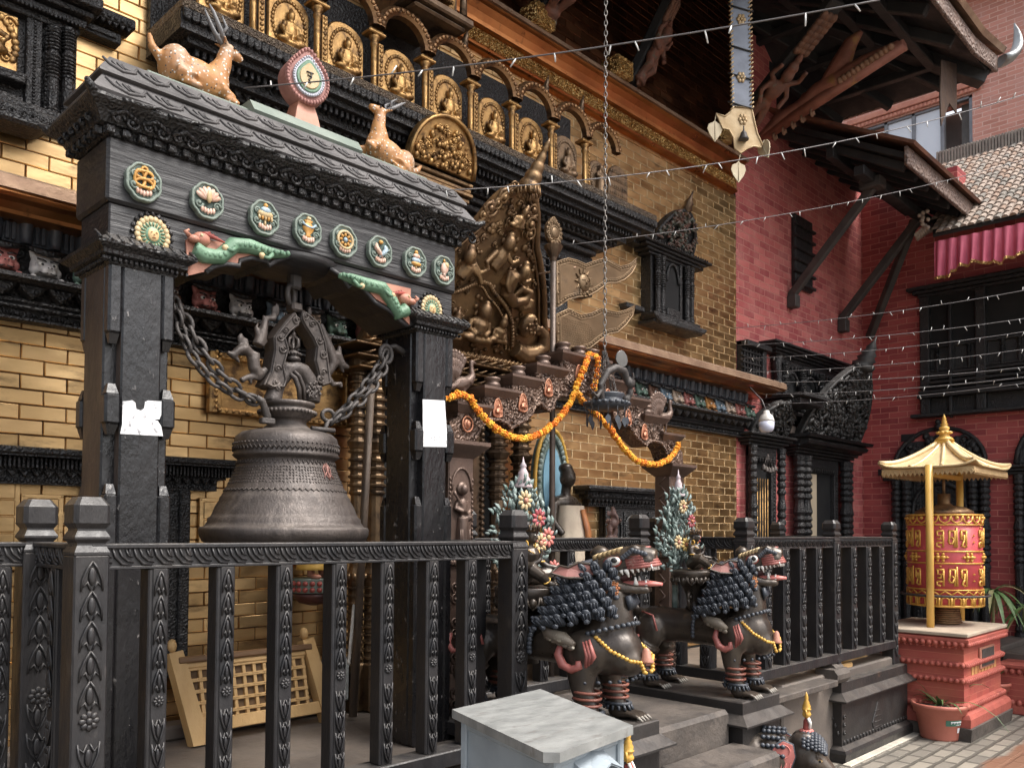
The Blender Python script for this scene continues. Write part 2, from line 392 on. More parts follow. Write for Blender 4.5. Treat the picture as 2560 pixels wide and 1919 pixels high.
POT=mat('terracotta_plastic',(.50,.17,.12),(.44,.14,.10),6,(.45,.6),bump=(50,.06))
LEAF=mat('plant_leaf',(.09,.16,.05),(.05,.10,.03),12,(.45,.6),bump=(30,.1))
DRYLEAF=mat('dry_leaf',(.34,.29,.15),(.20,.22,.09),14,(.6,.75),bump=(30,.1))
BOARDW=mat('pale_carpentry',(.56,.36,.16),(.46,.28,.11),7,(.55,.7),bump=(40,.3),c3=(.20,.11,.04),c3at=(.64,.74),c3scale=9,stretch=(1,1,.4))
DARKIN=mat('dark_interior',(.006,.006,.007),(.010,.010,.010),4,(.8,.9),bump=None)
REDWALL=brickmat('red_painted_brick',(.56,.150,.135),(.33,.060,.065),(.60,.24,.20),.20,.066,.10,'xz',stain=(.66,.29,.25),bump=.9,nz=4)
REDWALLY=brickmat('red_painted_brick_shaded',(.42,.088,.080),(.25,.040,.044),(.54,.20,.16),.20,.066,.09,'yz',stain=(.42,.10,.09),bump=.7,nz=5)  # darker copy of the red brick, the side wall's shade put into its colour
PINKBRICK=brickmat('pink_brick',(.58,.27,.21),(.44,.19,.14),(.62,.40,.33),.24,.075,.12,'yz',stain=(.50,.30,.26),bump=.4)
PEDBRICK=brickmat('pedestal_brick',(.40,.085,.065),(.31,.065,.05),(.48,.15,.10),.16,.055,.05,'xz',stain=(.46,.16,.09),bump=.4)
# ==== SETTING: courtyard, platform, steps
WALLY,FLOOR=4.0,0.62
def cobble():
 m=brickmat('courtyard_paving',(.27,.24,.195),(.155,.138,.115),(.085,.075,.06),.23,.115,.16,'xy',stain=(.105,.097,.083),bump=.8,nz=2.6)
 N=m.node_tree.nodes;L=m.node_tree.links;B=N['Principled BSDF']
 tc=N.new('ShaderNodeTexCoord');sp=N.new('ShaderNodeSeparateXYZ');L.new(tc.outputs['Object'],sp.inputs[0])
 n=N.new('ShaderNodeTexNoise');n.inputs['Scale'].default_value=3;n.inputs['Detail'].default_value=5;L.new(tc.outputs['Object'],n.inputs['Vector'])
 a=N.new('ShaderNodeMath');a.operation='MULTIPLY_ADD';L.new(n.outputs[0],a.inputs[0]);a.inputs[1].default_value=.22;L.new(sp.outputs['Y'],a.inputs[2])
 s1=N.new('ShaderNodeMath');s1.operation='SUBTRACT';L.new(a.outputs[0],s1.inputs[0]);s1.inputs[1].default_value=1.78
 ab=N.new('ShaderNodeMath');ab.operation='ABSOLUTE';L.new(s1.outputs[0],ab.inputs[0])
 r=N.new('ShaderNodeMapRange');r.interpolation_type='SMOOTHSTEP';r.inputs['From Min'].default_value=.16;r.inputs['From Max'].default_value=.10;L.new(ab.outputs[0],r.inputs['Value'])
 old=B.inputs['Base Color'].links[0].from_socket
 mx=N.new('ShaderNodeMix');mx.data_type='RGBA';L.new(r.outputs[0],mx.inputs[0]);L.new(old,mx.inputs[6]);mx.inputs[7].default_value=(.21,.115,.075,1)
 L.new(mx.outputs[2],B.inputs['Base Color'])
 rr=N.new('ShaderNodeMapRange');rr.inputs['To Min'].default_value=.72;rr.inputs['To Max'].default_value=.38;L.new(r.outputs[0],rr.inputs['Value']);L.new(rr.outputs[0],B.inputs['Roughness'])
 return m
g=MB();n=60
xs=np.linspace(-1,1,n);xs=np.sign(xs)*np.abs(xs)**2.2*45+6;ys=np.linspace(-1,1,n);ys=np.sign(ys)*np.abs(ys)**2.2*45+2
V=np.zeros((n,n,3));V[...,0]=xs[:,None];V[...,1]=ys[None,:]
g.grid(V,smooth=False);struct('courtyard_ground',g,cobble())
FLOORM=mat('platform_slabs',(.145,.12,.10),(.09,.076,.066),3,(.5,.75),bump=(24,.3),c3=(.10,.085,.075),c3at=(.55,.72),c3scale=5)
p=MB();p.box(-3,2.58,0,3.02,3.99,FLOOR,.015);p.box(3.023,2.80,0,5.16,3.99,FLOOR-.004,.015);p.box(5.163,2.60,0,9.9,3.99,FLOOR-.012,.012)
p.box(-3,3.86,FLOOR+.001,3.0,3.985,FLOOR+.07,.012)
solo('temple_platform',p,FLOORM,'raised platform of worn brown slabs behind the fences, below the gilded wall','platform')
st=MB();st.box(3.16,2.20,0,3.815,3.06,.715,.02);st.box(3.16,1.93,0,3.815,2.196,.56,.02);st.box(3.12,1.66,0,3.86,1.926,.40,.02);st.box(3.08,1.40,0,3.9,1.656,.22,.02)
solo('stone_steps',st,STONE,'flight of worn dark stone steps rising between the two lion plinths','steps')
# ==== TEMPLE
temple=thing('temple','gilded brick temple with copper cornices, black carved bands and a deep dark eave','temple',(3.0,4.3,0))
CEDGE=7.04;TW,TH=.1845,.064
# ---- wall core and gilded sheet bricks, each a pressed pillow
w=MB();w.box(-3,4.0,0,CEDGE,5.2,7.2);part('wall_core',w,DARKIN,temple)
def gilded(name,z0,z1,zbase,mats,x0=-2.4,x1=CEDGE):
 t=MB();vs=[];fs=[];mi=[];k=0
 r0=int(math.floor((z0-zbase)/TH));r1=int(math.ceil((z1-zbase)/TH))
 for r in range(r0,r1):
  za,zb=max(z0,zbase+r*TH),min(z1,zbase+(r+1)*TH)
  if zb-za<.01:continue
  x=x0-(TW/2 if r%2 else 0)
  while x<x1:
   xa,xb=max(x,x0),min(x+TW,x1);x+=TW
   if xb-xa<.02:continue
   e,b=.0012,.0036;d=.0050+rng.random()*.0018;tl=(rng.random()-.5)*.0035;tv=(rng.random()-.5)*.003
   q=[(xa+e,3.999,za+e),(xb-e,3.999,za+e),(xb-e,3.999,zb-e),(xa+e,3.999,zb-e)]
   y=3.999-d
   q2=[(xa+e+b,y+tl+tv,za+e+b),(xb-e-b,y-tl+tv,za+e+b),(xb-e-b,y-tl-tv,zb-e-b),(xa+e+b,y+tl-tv,zb-e-b)]
   vs+=q+q2
   fs+=[(k+4,k+5,k+6,k+7)]+[(k+i,k+(i+1)%4,k+4+(i+1)%4,k+4+i)for i in range(4)]
   m=rng.choice((0,0,0,1,1,2));mi+=[m]*5;k+=8
 t.add(vs,fs,mi,False);part(name,t,mats,temple)
def tilemat(name,c,d,dk):
 m=mat(name,c,d,4.5,(.30,.47),1.0,bump=(16,.16),c3=dk,c3at=(.52,.74),c3scale=7.5,stretch=(.55,1,1.6))
 return m
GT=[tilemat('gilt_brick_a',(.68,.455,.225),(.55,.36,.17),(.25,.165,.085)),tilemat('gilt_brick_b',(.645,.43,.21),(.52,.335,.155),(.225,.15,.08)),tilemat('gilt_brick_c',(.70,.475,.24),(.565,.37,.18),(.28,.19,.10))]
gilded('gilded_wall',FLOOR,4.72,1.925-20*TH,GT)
CT=[tilemat('shaded_gilt_brick_a',(.20,.085,.045),(.14,.06,.03),(.06,.03,.02)),tilemat('shaded_gilt_brick_b',(.17,.07,.035),(.11,.05,.028),(.05,.025,.018)),tilemat('shaded_gilt_brick_c',(.24,.10,.05),(.16,.07,.035),(.07,.035,.02))]  # gilt bricks under the eave, their shade put into dark reddish colours
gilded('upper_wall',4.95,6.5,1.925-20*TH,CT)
SEAMM=mat('bare_brass_seam',(.66,.50,.29),(.50,.36,.19),20,(.35,.5),.25,bump=None)
sm_=MB()
for r in range(-3,62):
 z=1.925-20*TH+r*TH+12*TH
 if z>4.66:break
 x=-2.4-(TW/2 if(r+12)%2 else 0)
 while x<CEDGE:
  if x>4.1 and rng.random()<.93:sm_.box(x-.0046,3.9905,z+.004,x+.0046,3.9985,z+TH-.004)
  x+=TW
for r in range(0,60):
 z=1.925-8*TH+r*TH
 if z<4.66:sm_.box(4.3,3.9910,z-.0022,CEDGE,3.9985,z+.0022)
part('brass_seams',sm_,SEAMM,temple)
# ---- lower cornice
def toY(pr):return[(y,z)for y,z in pr]
LC0,LC1=-2.4,7.35
c=MB()
c.mould([(3.998,3.0),(3.70,2.962),(3.668,2.944),(3.664,2.893),(3.690,2.885),(3.72,2.893),(3.76,2.888),(3.80,2.870),(3.81,2.857),(3.845,2.850),(3.998,2.850)],LC0,LC1)
part('lower_cornice',c,COPPER,temple)
c=MB();c.mould([(3.985,3.013),(3.69,2.974),(3.658,2.955),(3.654,2.905),(3.662,2.905),(3.6665,2.95),(3.70,2.966),(3.985,3.004)],LC0,LC1+.006);part('cornice_edging',c,COPPEROLD,temple)
d=MB();x=-2.3;i=0
while x<7.05:
 if i%2==0:
  pr=[(x+.028+.026*math.cos(a),3.90-.032*math.sin(a))for a in np.linspace(0,math.pi,7)]
  vs=[(px,py,z)for z,s in((2.775,.75),(2.80,1),(2.85,1))for px,py in pr]
  vs=[]
  for z,o in((2.772,.012),(2.80,0),(2.85,-.004)):
   vs+=[(px,py+o,z)for px,py in pr]
  fs=[(a*7+b,a*7+b+1,a*7+8+b,a*7+7+b)for a in range(2)for b in range(6)]+[tuple(range(7))]
  d.add(vs,[f[::-1]for f in fs],0,True)
 else:
  d.box(x+.004,3.885,2.777,x+.020,3.91,2.85,.003);d.box(x+.028,3.885,2.777,x+.044,3.91,2.85,.003)
 x+=.056;i+=1
d.box(-2.4,3.90,2.77,7.06,3.998,2.851)
part('tooth_frieze',d,BLUEBLK,temple)
b=MB();b.box(-2.4,3.955,2.47,7.06,3.998,2.775)
b.mould([(3.998,2.63),(3.83,2.630),(3.826,2.612),(3.86,2.600),(3.998,2.600)],-2.4,7.06)
x=-2.3
while x<7.0:
 a=np.linspace(0,math.pi,9)
 pl=[(x+.055-.052*math.cos(t),2.602-.046*math.sin(t)**1.5-.012*(abs(t-math.pi/2)<.3))for t in a]
 b.prism(pl,3.875,3.95,b=.008);x+=.112
b.mould([(3.955,2.548),(3.925,2.552),(3.918,2.540),(3.930,2.530),(3.955,2.530)],-2.4,7.06,smooth=True)
b.mould([(3.955,2.528),(3.930,2.528),(3.922,2.519),(3.934,2.508),(3.955,2.508)],-2.4,7.06,smooth=True)
x=-2.3
while x<7.0:
 for k in range(4):b.tube([(x+.012+k*.012,3.951,2.498-abs(k-1.5)*.004),(x+.018+k*.012,3.945,2.478+k*.002)],.0045,5)
 b.ell((x+.075,3.951,2.489),(.012,.012,.011),8,6);b.tube([(x+.058,3.949,2.477),(x+.075,3.944,2.502),(x+.092,3.949,2.477)],.004,5)
 x+=.1
b.mould([(3.99,2.470),(3.935,2.472),(3.935,2.462),(3.99,2.458)],-2.4,7.06)
part('carved_band',b,CARVED,temple)
# ---- guardian animal heads peeping from under the cornice
def head_mesh():
 s=MB()
 s.ell((0,.012,.058),(.052,.040,.052),12,9);s.ell((0,-.020,.044),(.034,.034,.028),12,8);s.ell((0,-.042,.036),(.024,.020,.020),10,8)
 s.ell((0,-.058,.046),(.012,.010,.009),8,6)
 for e in(-1,1):
  s.ell((e*.040,.010,.098),(.014,.012,.030),8,6,rot=(0,e*.3,0));s.ell((e*.024,-.022,.074),(.019,.012,.009),8,6,rot=(0,e*-.35,0))
  s.ell((e*.040,-.006,.036),(.018,.022,.022),8,6);s.ell((e*.048,-.036,.004),(.014,.020,.012),8,6)
  s.ell((e*.013,-.050,.030),(.014,.012,.012),8,6)
 m=MB();m.skin(s,.0055,2)
 for e in(-1,1):
  m.ell((e*.021,-.037,.061),(.0125,.006,.0085),10,6,mat=1);m.ell((e*.020,-.0425,.061),(.0055,.003,.0055),8,5,mat=2)
  m.tube([(e*.006,-.038,.074),(e*.020,-.041,.080),(e*.036,-.030,.082)],.0035,5,mat=2)
  m.tube([(e*.004,-.058,.026),(e*.018,-.055,.022),(e*.030,-.042,.026)],.003,5,mat=2)
  m.ell((e*.006,-.067,.046),(.003,.002,.003),6,4,mat=2)
 return m
HC=dict(pink=mat('head_pink',(.40,.15,.13),(.28,.09,.08),30,(.6,.75),bump=(60,.2),c3=(.5,.36,.3),c3at=(.6,.7),c3scale=40),white=mat('head_white',(.50,.48,.46),(.34,.33,.33),30,(.6,.75),bump=(60,.2),c3=(.16,.15,.15),c3at=(.6,.7),c3scale=40),green=mat('head_green',(.13,.20,.16),(.07,.12,.09),30,(.6,.75),bump=(60,.2)),orange=mat('head_orange',(.50,.24,.07),(.36,.15,.04),30,(.6,.75),bump=(60,.2)),blue=mat('head_blue',(.22,.29,.35),(.12,.17,.22),30,(.6,.75),bump=(60,.2)),cream=mat('head_cream',(.52,.42,.33),(.38,.26,.19),30,(.6,.75),bump=(60,.2)),brown=mat('head_brown',(.22,.12,.08),(.13,.07,.05),30,(.6,.75),bump=(60,.2)))
EYEW=mat('eye_white',(.62,.60,.56),(.5,.48,.45),20,(.3,.4),bump=None);EYEB=mat('eye_black',(.012,.012,.013),(.02,.02,.02),20,(.2,.3),bump=None)
hm=head_mesh();hm.tube([(-.07,.005,.126),(-.035,-.027,.113),(0,-.04,.106),(.035,-.027,.113),(.07,.005,.126)],[.006,.012,.014,.012,.006],6,3);hm=hm.mesh('guardian_head',[HC['white'],EYEW,EYEB,CARVED])
HL=[(1.0,'pink'),(1.16,'white'),(1.33,'green'),(1.50,'orange'),(1.68,'brown'),(1.86,'pink'),(2.05,'white'),(2.25,'blue'),(2.45,'cream'),(2.61,'green'),(2.80,'pink'),(3.0,'cream'),(4.7,'cream'),(4.86,'green'),(5.05,'orange'),(5.233,'pink'),(5.40,'green'),(5.572,'brown'),(5.735,'blue'),(5.905,'cream'),(6.07,'pink'),(6.236,'green'),(6.40,'orange'),(6.565,'blue'),(6.735,'cream'),(6.907,'pink'),(7.085,'green')]
for x,cn in HL:
 o=bpy.data.objects.new('guardian_head',hm);C.objects.link(o);o.parent=temple;o.matrix_parent_inverse=Matrix.Translation(-temple.location)
 o.matrix_world=Matrix.Translation((x,3.895,2.632));o.material_slots[0].link='OBJECT';o.material_slots[0].material=HC[cn]
 o.location=(x,3.895,2.632);o.rotation_euler=(R(6),0,0);o.scale=(1.12,1.0,1.0);o['label']=cn+' painted guardian animal head'
 # ---- upper cornice with filigree frieze
UC1=6.965
c=MB();c.mould([(3.998,4.705),(3.955,4.708),(3.940,4.716),(3.933,4.727),(3.940,4.738),(3.957,4.746),(3.998,4.746)],-2.4,UC1,smooth=False)
c.mould([(3.998,4.835),(3.925,4.835),(3.910,4.842),(3.908,4.852),(3.922,4.858),(3.918,4.875),(3.900,4.915),(3.868,4.948),(3.850,4.956),(3.84,4.962),(3.998,4.97)],-2.4,UC1+.01)
part('upper_cornice',c,COPPER,temple)
c=MB();c.mould([(3.998,5.003),(3.832,4.998),(3.826,4.966),(3.998,4.972)],-2.4,UC1+.02);part('cornice_edging',c,COPPEROLD,temple)
f=MB();f.box(-2.4,3.945,4.7465,UC1,3.998,4.8345)
x=1.4;k=0
while x<UC1-.02:
 for zz in(4.765,4.79,4.815):
  f.ell((x+rng.uniform(-.003,.003),3.942,zz+rng.uniform(-.003,.003)),(.0105,.010,.010),7,5)
 if k%3==0:f.tube([(x,3.94,4.752),(x+.012,3.934,4.79),(x-.004,3.94,4.83)],[.004,.008,.004],6)
 x+=.0235;k+=1
part('filigree_frieze',f,FILI,temple)
for i,u in enumerate((1363,1562)):
 a=onY(u,(65,190)[i],3.80);q=MB();q.box(a.x-.10,3.79,5.0,a.x+.10,3.95,5.14,.008)
 for p_ in range(5):
  for r_ in range(4):q.ell((a.x-.075+p_*.0375,3.788,5.02+r_*.034),(.013,.008,.013),7,5)
 part('strut_foot',q,FILI,temple)
q=MB();a=onY(1820,365,3.80);q.box(a.x-.06,3.79,5.0,a.x+.06,3.95,5.13,.008);part('strut_foot',q,FILI,temple)
# ---- niche shelf with scalloped lip and dentils beneath
SH0,SH1,SHY=1.60,5.20,3.60
m_=MB();m_.box(SH0,SHY,3.885,SH1,3.998,3.93,.004);part('niche_shelf',m_,mat('engraved_strip',(.22,.17,.12),(.13,.10,.08),30,(.45,.6),.5,bump=(120,.5),carve=(46,.8)),temple)
b=MB();x=SH0+.005
while x<SH1-.03:
 pl=[(x,3.884),(x+.036,3.884),(x+.036,3.853)]+[(x+.018+.018*math.cos(t),3.853-.018*math.sin(t))for t in np.linspace(.3,math.pi-.3,5)]+[(x,3.853)]
 b.prism(pl,SHY-.004,SHY+.02,b=.004);x+=.0375
b.box(SH0,SHY+.021,3.80,SH1,3.998,3.8845);b.box(SH0+.05,SHY+.06,3.77,SH1-.12,3.998,3.80)
x=SH0+.1
while x<SH1-.2:
 b.box(x,SHY+.085,3.735,x+.018,SHY+.13,3.772,.003);x+=.034
b.box(SH0+.06,SHY+.132,3.70,SH1-.2,3.998,3.77)
for k,(yy,zz)in enumerate(((3.79,3.665),(3.82,3.625),(3.85,3.585))):b.box(SH0+.1,yy,zz,SH1-.28-k*.06,3.998,zz+.034,.006)
x=SH0+.12
while x<SH1-.3:
 b.prism([(x,3.70),(x+.05,3.70),(x+.025,3.668)],3.765,3.80,b=.005);x+=.052
part('shelf_corbel',b,CARVED,temple)
# ---- black five-bay window under the shelf
b=MB()
WX0,WX1=1.62,4.82
b.box(WX0,3.90,3.50,WX1,3.998,3.586,.006);b.box(WX0,3.93,2.96,WX1-.42,3.998,3.04)
for x in(WX0+.02,2.25,2.9,3.55,4.20):
 b.box(x,3.885,3.0,x+.10,3.998,3.50,.008);b.box(x+.02,3.87,3.0,x+.08,3.90,3.5,.008)
 for k in range(9):b.box(x-.008,3.862,3.05+k*.05,x+.108,3.90,3.062+k*.05,.004)
b.box(WX1-.09,3.90,3.30,WX1,3.998,3.50,.006)
b.box(4.36,3.915,2.98,4.56,3.998,3.5,.004)
for k in range(7):b.ell((4.36+.03+(k%2)*.09,3.912,3.03+k*.065),(.034,.012,.030),9,6)
for k in range(26):
 x=2.36+(k%13)*.045
 for q_ in range(1):b.box(x,3.95,3.06,x+.014,3.97,3.5)
for k in range(10):b.box(2.3,3.955,3.08+k*.042,4.2,3.965,3.094+k*.042)
for k in range(3):b.box(4.55,3.88+k*.03,3.0-k*.03,5.02-k*.06,3.998,3.028-k*.03,.006)
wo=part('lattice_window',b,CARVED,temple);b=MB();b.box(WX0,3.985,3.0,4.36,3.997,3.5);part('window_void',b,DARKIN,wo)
# ---- niche panels with seated buddhas, pillars and arches
def buddha_panel(hw,zt,stand=False):
 m=MB();pl=[(-hw,0),(hw,0),(hw,zt*.74)]+[(hw*math.cos(t),zt*.74+(zt*.26)*math.sin(t))for t in np.linspace(.25,math.pi-.25,9)]+[(-hw,zt*.74)]
 m.prism(pl,0,.02,b=.006)
 cnt=26
 for k in range(cnt):
  t=-math.pi*.22+k/(cnt-1)*math.pi*1.44;r=.80
  m.ell((hw*r*math.cos(t),-.002,zt*.50+zt*.38*math.sin(t)),(.011,.007,.011),7,5)
 s=MB()
 if not stand:
  s.ell((0,-.018,.052),(.070,.034,.020),14,7);s.ell((0,-.014,.022),(.078,.030,.016),14,7)
  for e in(-1,1):
   s.ell((e*.048,-.030,.060),(.034,.026,.017),10,7);s.tube([(e*.036,-.022,.155),(e*.052,-.026,.115),(e*.040,-.044,.085),(e*.01,-.052,.082)],[.015,.014,.012,.010],7)
  s.ell((0,-.018,.120),(.034,.022,.052),12,8);s.ell((0,-.018,.150),(.042,.019,.020),12,7)
  s.ell((0,-.022,.196),(.020,.020,.026),10,8);s.ell((0,-.018,.222),(.012,.012,.014),8,6);s.tube([(0,-.018,.165),(0,-.02,.18)],.012,8)
 else:
  s.tube([(0,-.014,.03),(0,-.018,.10),(0,-.018,.15)],[.040,.032,.026],10);s.ell((0,-.016,.165),(.034,.018,.035),10,7);s.ell((0,-.022,.215),(.018,.018,.022),9,7)
  for e in(-1,1):s.tube([(e*.03,-.018,.18),(e*.042,-.024,.15),(e*.012,-.036,.155)],[.012,.011,.009],7)
 m.skin(s,.006,1)
 for k in range(9):m.ell((-.068+k*.017,-.030-.012*(1-abs(k-4)/4),.020),(.009,.010,.012),6,5)
 return m
bp=buddha_panel(.115,.315);sp_=buddha_panel(.10,.27,True)
px=[2.18-.352,2.18,2.515,2.868,3.228,3.592,3.94,4.285]
bme=bp.mesh('buddha_panel',[GOLDR]);FADED=mat('faded_relief',(.30,.20,.12),(.20,.14,.09),14,(.45,.6),.7,bump=(80,.2),c3=(.11,.08,.06),c3at=(.5,.66),c3scale=16)
for i,x in enumerate(px):
 o=part('buddha_panel',None,None,temple,'gilt relief of a seated buddha in a beaded niche',me=bme);o.location=Vector((x,3.70,3.932))
 if i==7:o.material_slots[0].link='OBJECT';o.material_slots[0].material=FADED
o=part('attendant_panel',sp_,FADED,temple);o.location=Vector((4.655,3.72,3.932))
t=MB();hw,zt=.115,.33;pl=[(-hw,0),(hw,0),(hw*.98,zt*.70)]+[(hw*math.cos(t_)*.98,zt*.70+zt*.30*math.sin(t_))for t_ in np.linspace(.2,math.pi-.2,9)]+[(-hw*.98,zt*.70)]
t.prism(pl,0,.02,b=.006)
for r_ in range(5):
 t.box(-hw*.9,-.004,.035+r_*.057,hw*.9,.002,.040+r_*.057)
 for k in range(9):t.ell((-hw*.8+k*.023,-.002,.062+r_*.053),(.009,.005,.012),6,5)
o=part('inscribed_tablet',t,FADED,temple);o.location=Vector((4.93,3.75,3.932))
pil=MB()
for z,r in((0,.026),(.02,.026),(.03,.020)):pass
pil.lathe([(.024,0),(.024,.02),(.017,.03),(.017,.23),(.022,.24),(.024,.255),(.018,.265),(.030,.28),(.032,.295)],8)
pil.box(.028,-.004,0,.060,.012,.27,.003)
for k in range(10):pil.ell((.044,-.006,.02+k*.026),(.011,.005,.010),6,5)
pil.box(-.055,-.035,.295,.055,.045,.312,.005);pil.box(-.04,-.025,.312,.04,.03,.325,.004)
pme=pil.mesh('niche_pillar',[GOLDR]);PX=[2.668-.352*k for k in(2,1)]+[2.668,3.02,3.37,3.72,4.085,4.43]
for x in PX:
 o=part('niche_pillar',None,None,temple,me=pme);o.location=Vector((x,3.66,3.932))
arm=MB();rr=.155
pts=[(rr*math.cos(t),0,rr*1.02*math.sin(t))for t in np.linspace(.02,math.pi-.02,15)]
A0=np.array(pts);V=[]
for k,t in enumerate(np.linspace(0,math.pi,15)):
 ring_=[]
 for(dr,dy)in((-.026,-.020),(-.010,-.034),(.010,-.036),(.026,-.020),(.026,.020),(-.026,.020)):
  ring_.append(((rr+dr)*math.cos(t),dy,(rr+dr)*1.02*math.sin(t)))
 V.append(ring_+[ring_[0]])
arm.grid(np.array(V),smooth=False)
for k in range(15):
 t=.12+k*(math.pi-.24)/14;arm.ell((rr*math.cos(t),-.036,rr*1.02*math.sin(t)),(.015,.009,.015),8,6)
BR=mat('copper_arch',(.34,.20,.10),(.24,.13,.065),12,(.36,.5),.85,bump=(80,.2),c3=(.10,.065,.045),c3at=(.5,.68),c3scale=14)
ame=arm.mesh('niche_arch',[BR])
for i in range(len(PX)-1):
 xm=(PX[i]+PX[i+1])/2
 o=part('niche_arch',None,None,temple,me=ame);o.location=Vector((xm,3.632,4.262));o.scale=(1.06,1,.92)
 if i in(3,5,6,2):
  q=MB();q.lathe([(.03,0),(.034,.015),(.022,.03),(.026,.045),(.014,.07),(.018,.08),(.008,.115),(.001,.15)],8);k_=part('arch_finial',q,BRONZE,temple);k_.location=Vector((xm+.08,3.63,4.40));k_.rotation_euler=(0,R(18),0)
o=part('niche_arch',None,None,temple,me=ame);o.location=Vector(((4.43+4.78)/2-.02,3.632,4.255));o.scale=(1.04,1,.85)
bk=MB();bk.box(SH0,3.95,3.93,4.62,3.985,4.56)
part('niche_backboard',bk,CARVED,temple)
o=part('buddha_panel',None,None,temple,'darker gilt buddha relief of the upper tier',me=bme);o.location=Vector((3.02,3.55,4.52));o.scale=(1.15,1,1.15)
q=MB();q.box(2.80,3.50,4.455,3.25,3.70,4.50,.01);q.box(2.84,3.53,4.43,3.21,3.70,4.454,.01)
for e in(2.83,3.18):q.lathe([(.022,4.5),(.02,4.6),(.024,4.7),(.02,4.9)],8,M=Matrix.Translation((e,3.52,0)))
q.box(2.83,3.60,4.5,3.2,3.95,4.92);part('upper_tier',q,BRONZE,temple)
# ---- helpers for carved timber
def turned(mb,x,y,z0,z1,r,rings=None,n=10,mat=0,square=False):
 """slim carved column: stacked rings above, plain shaft, carved foot"""
 H=z1-z0;pr=[];z=z0
 def P(dr,dz):
  nonlocal z
  pr.append((r*dr,z));z+=dz
 P(1.15,H*.05);P(1.15,0);P(.85,H*.02);P(1.1,H*.03);P(.8,H*.03);P(.9,H*.30)
 P(.9,0);P(1.1,H*.015);P(1.1,H*.02)
 k=0
 while z<z1-H*.06:
  P(.80,0);P(.80,H*.012);P(1.12,H*.006);P(1.15,H*.014);P(1.0,H*.006);k+=1
  if k==5:P(.9,H*.02);P(1.2,H*.05);P(.85,H*.02)
 P(1.1,0);pr.append((r*1.2,z1))
 mb.lathe(pr,4 if square else n,mat,Matrix.Translation((x,y,0)),smooth=False,a0=math.pi/4)
def scroll(mb,c,r,turns=1.4,th=.008,mat=0,flip=1,a0=0.0,M=None,n=14):
 pts=[];rad=[]
 for i in range(n):
  t=i/(n-1);a=a0+flip*turns*2*math.pi*t;q=r*(1-.86*t)
  pts.append((c[0]+q*math.cos(a),c[1]-.3*th*t,c[2]+q*math.sin(a)));rad.append(th*(1-.3*t))
 mb.tube(pts,rad,6,mat,M=M);mb.ell((c[0],c[1]-th*.3,c[2]),th*1.5,7,5,mat,M=M)
 # ---- carved window, upper left, with a gilt shrine image
w=MB();X=lambda u,v:onY(u,v,3.9).x;Z=lambda u,v:onY(u,v,3.9).z
w.box(-1.0,3.94,3.30,1.28,3.998,4.05)
turned(w,1.175,3.90,3.34,3.72,.026);turned(w,1.235,3.90,3.36,3.74,.026)
w.box(1.075,3.91,3.30,1.135,3.96,3.74,.004)
for k in range(28):w.ell((1.105,3.908,3.32+k*.015),(.007,.005,.006),6,4)
for k in range(20):w.ell((1.15,3.905,3.33+k*.02),(.008,.008,.009),6,4)
for k,(o,z,h)in enumerate(((.0,3.735,.03),(.03,3.765,.03),(.06,3.80,.025),(.10,3.83,.05))):
 w.box(-1,3.90-o,z,1.28+o*.6,3.998,z+h-.002,.004)
x=.9
while x<1.30:w.ell((x,3.87,3.762),(.007,.006,.007),6,4);x+=.016
w.box(.9,3.895,3.86,1.515,3.998,3.905,.006);w.box(1.27,3.93,3.785,1.465,3.998,3.83,.004);w.box(1.30,3.92,3.80,1.44,3.94,3.812)
x=1.25
while x<1.50:
 w.box(x,3.888,3.868,x+.016,3.90,3.884,.002);w.prism([(x,3.86),(x+.026,3.86),(x+.013,3.838)],3.90,3.93,b=.003);x+=.028
pl=[(-1,3.305),(1.19,3.305)]+[(1.19-.02*k,3.305-.075*math.sin(min(1,k/5)*math.pi/2))for k in range(1,7)]+[(-1,3.228)]
w.prism(pl,3.80,3.95,b=.012);w.box(-1,3.85,3.305,1.21,3.95,3.345,.006)
for k in range(14):scroll(w,(.92+(k%7)*.038,3.802,3.272),.016,1.0,.005,flip=(-1)**k)
w.box(-1,3.885,3.345,1.06,3.95,3.375,.004);w.box(-1,3.87,3.43,1.065,3.95,3.455,.005);w.box(-1,3.88,3.455,1.075,3.95,3.475,.005)
part('shrine_window',w,CARVED,temple)
w=MB();w.box(.6,3.915,3.478,1.045,3.94,3.72,.006)
for k in range(11):
 t=-.4+k*.19;w.ell((.90+.135*math.cos(t),3.912,3.585+.135*math.sin(t)),(.016,.010,.016),8,6)
scroll(w,(1.01,3.912,3.68),.03,1.3,.008);scroll(w,(1.0,3.912,3.53),.026,1.3,.007)
for k in range(6):scroll(w,(.93+.02*(k%2),3.915,3.50+k*.037),.016,1.0,.006)
s=MB();s.ell((.93,3.91,3.60),(.035,.03,.06),10,8);s.ell((.93,3.90,3.68),(.025,.025,.03),10,8);s.ell((.95,3.90,3.55),(.06,.03,.022),10,8);s.tube([(.95,3.9,3.63),(1.0,3.88,3.60),(.97,3.87,3.57)],.014,7)
w.skin(s,.008,1);part('shrine_image',w,GOLDR,temple)
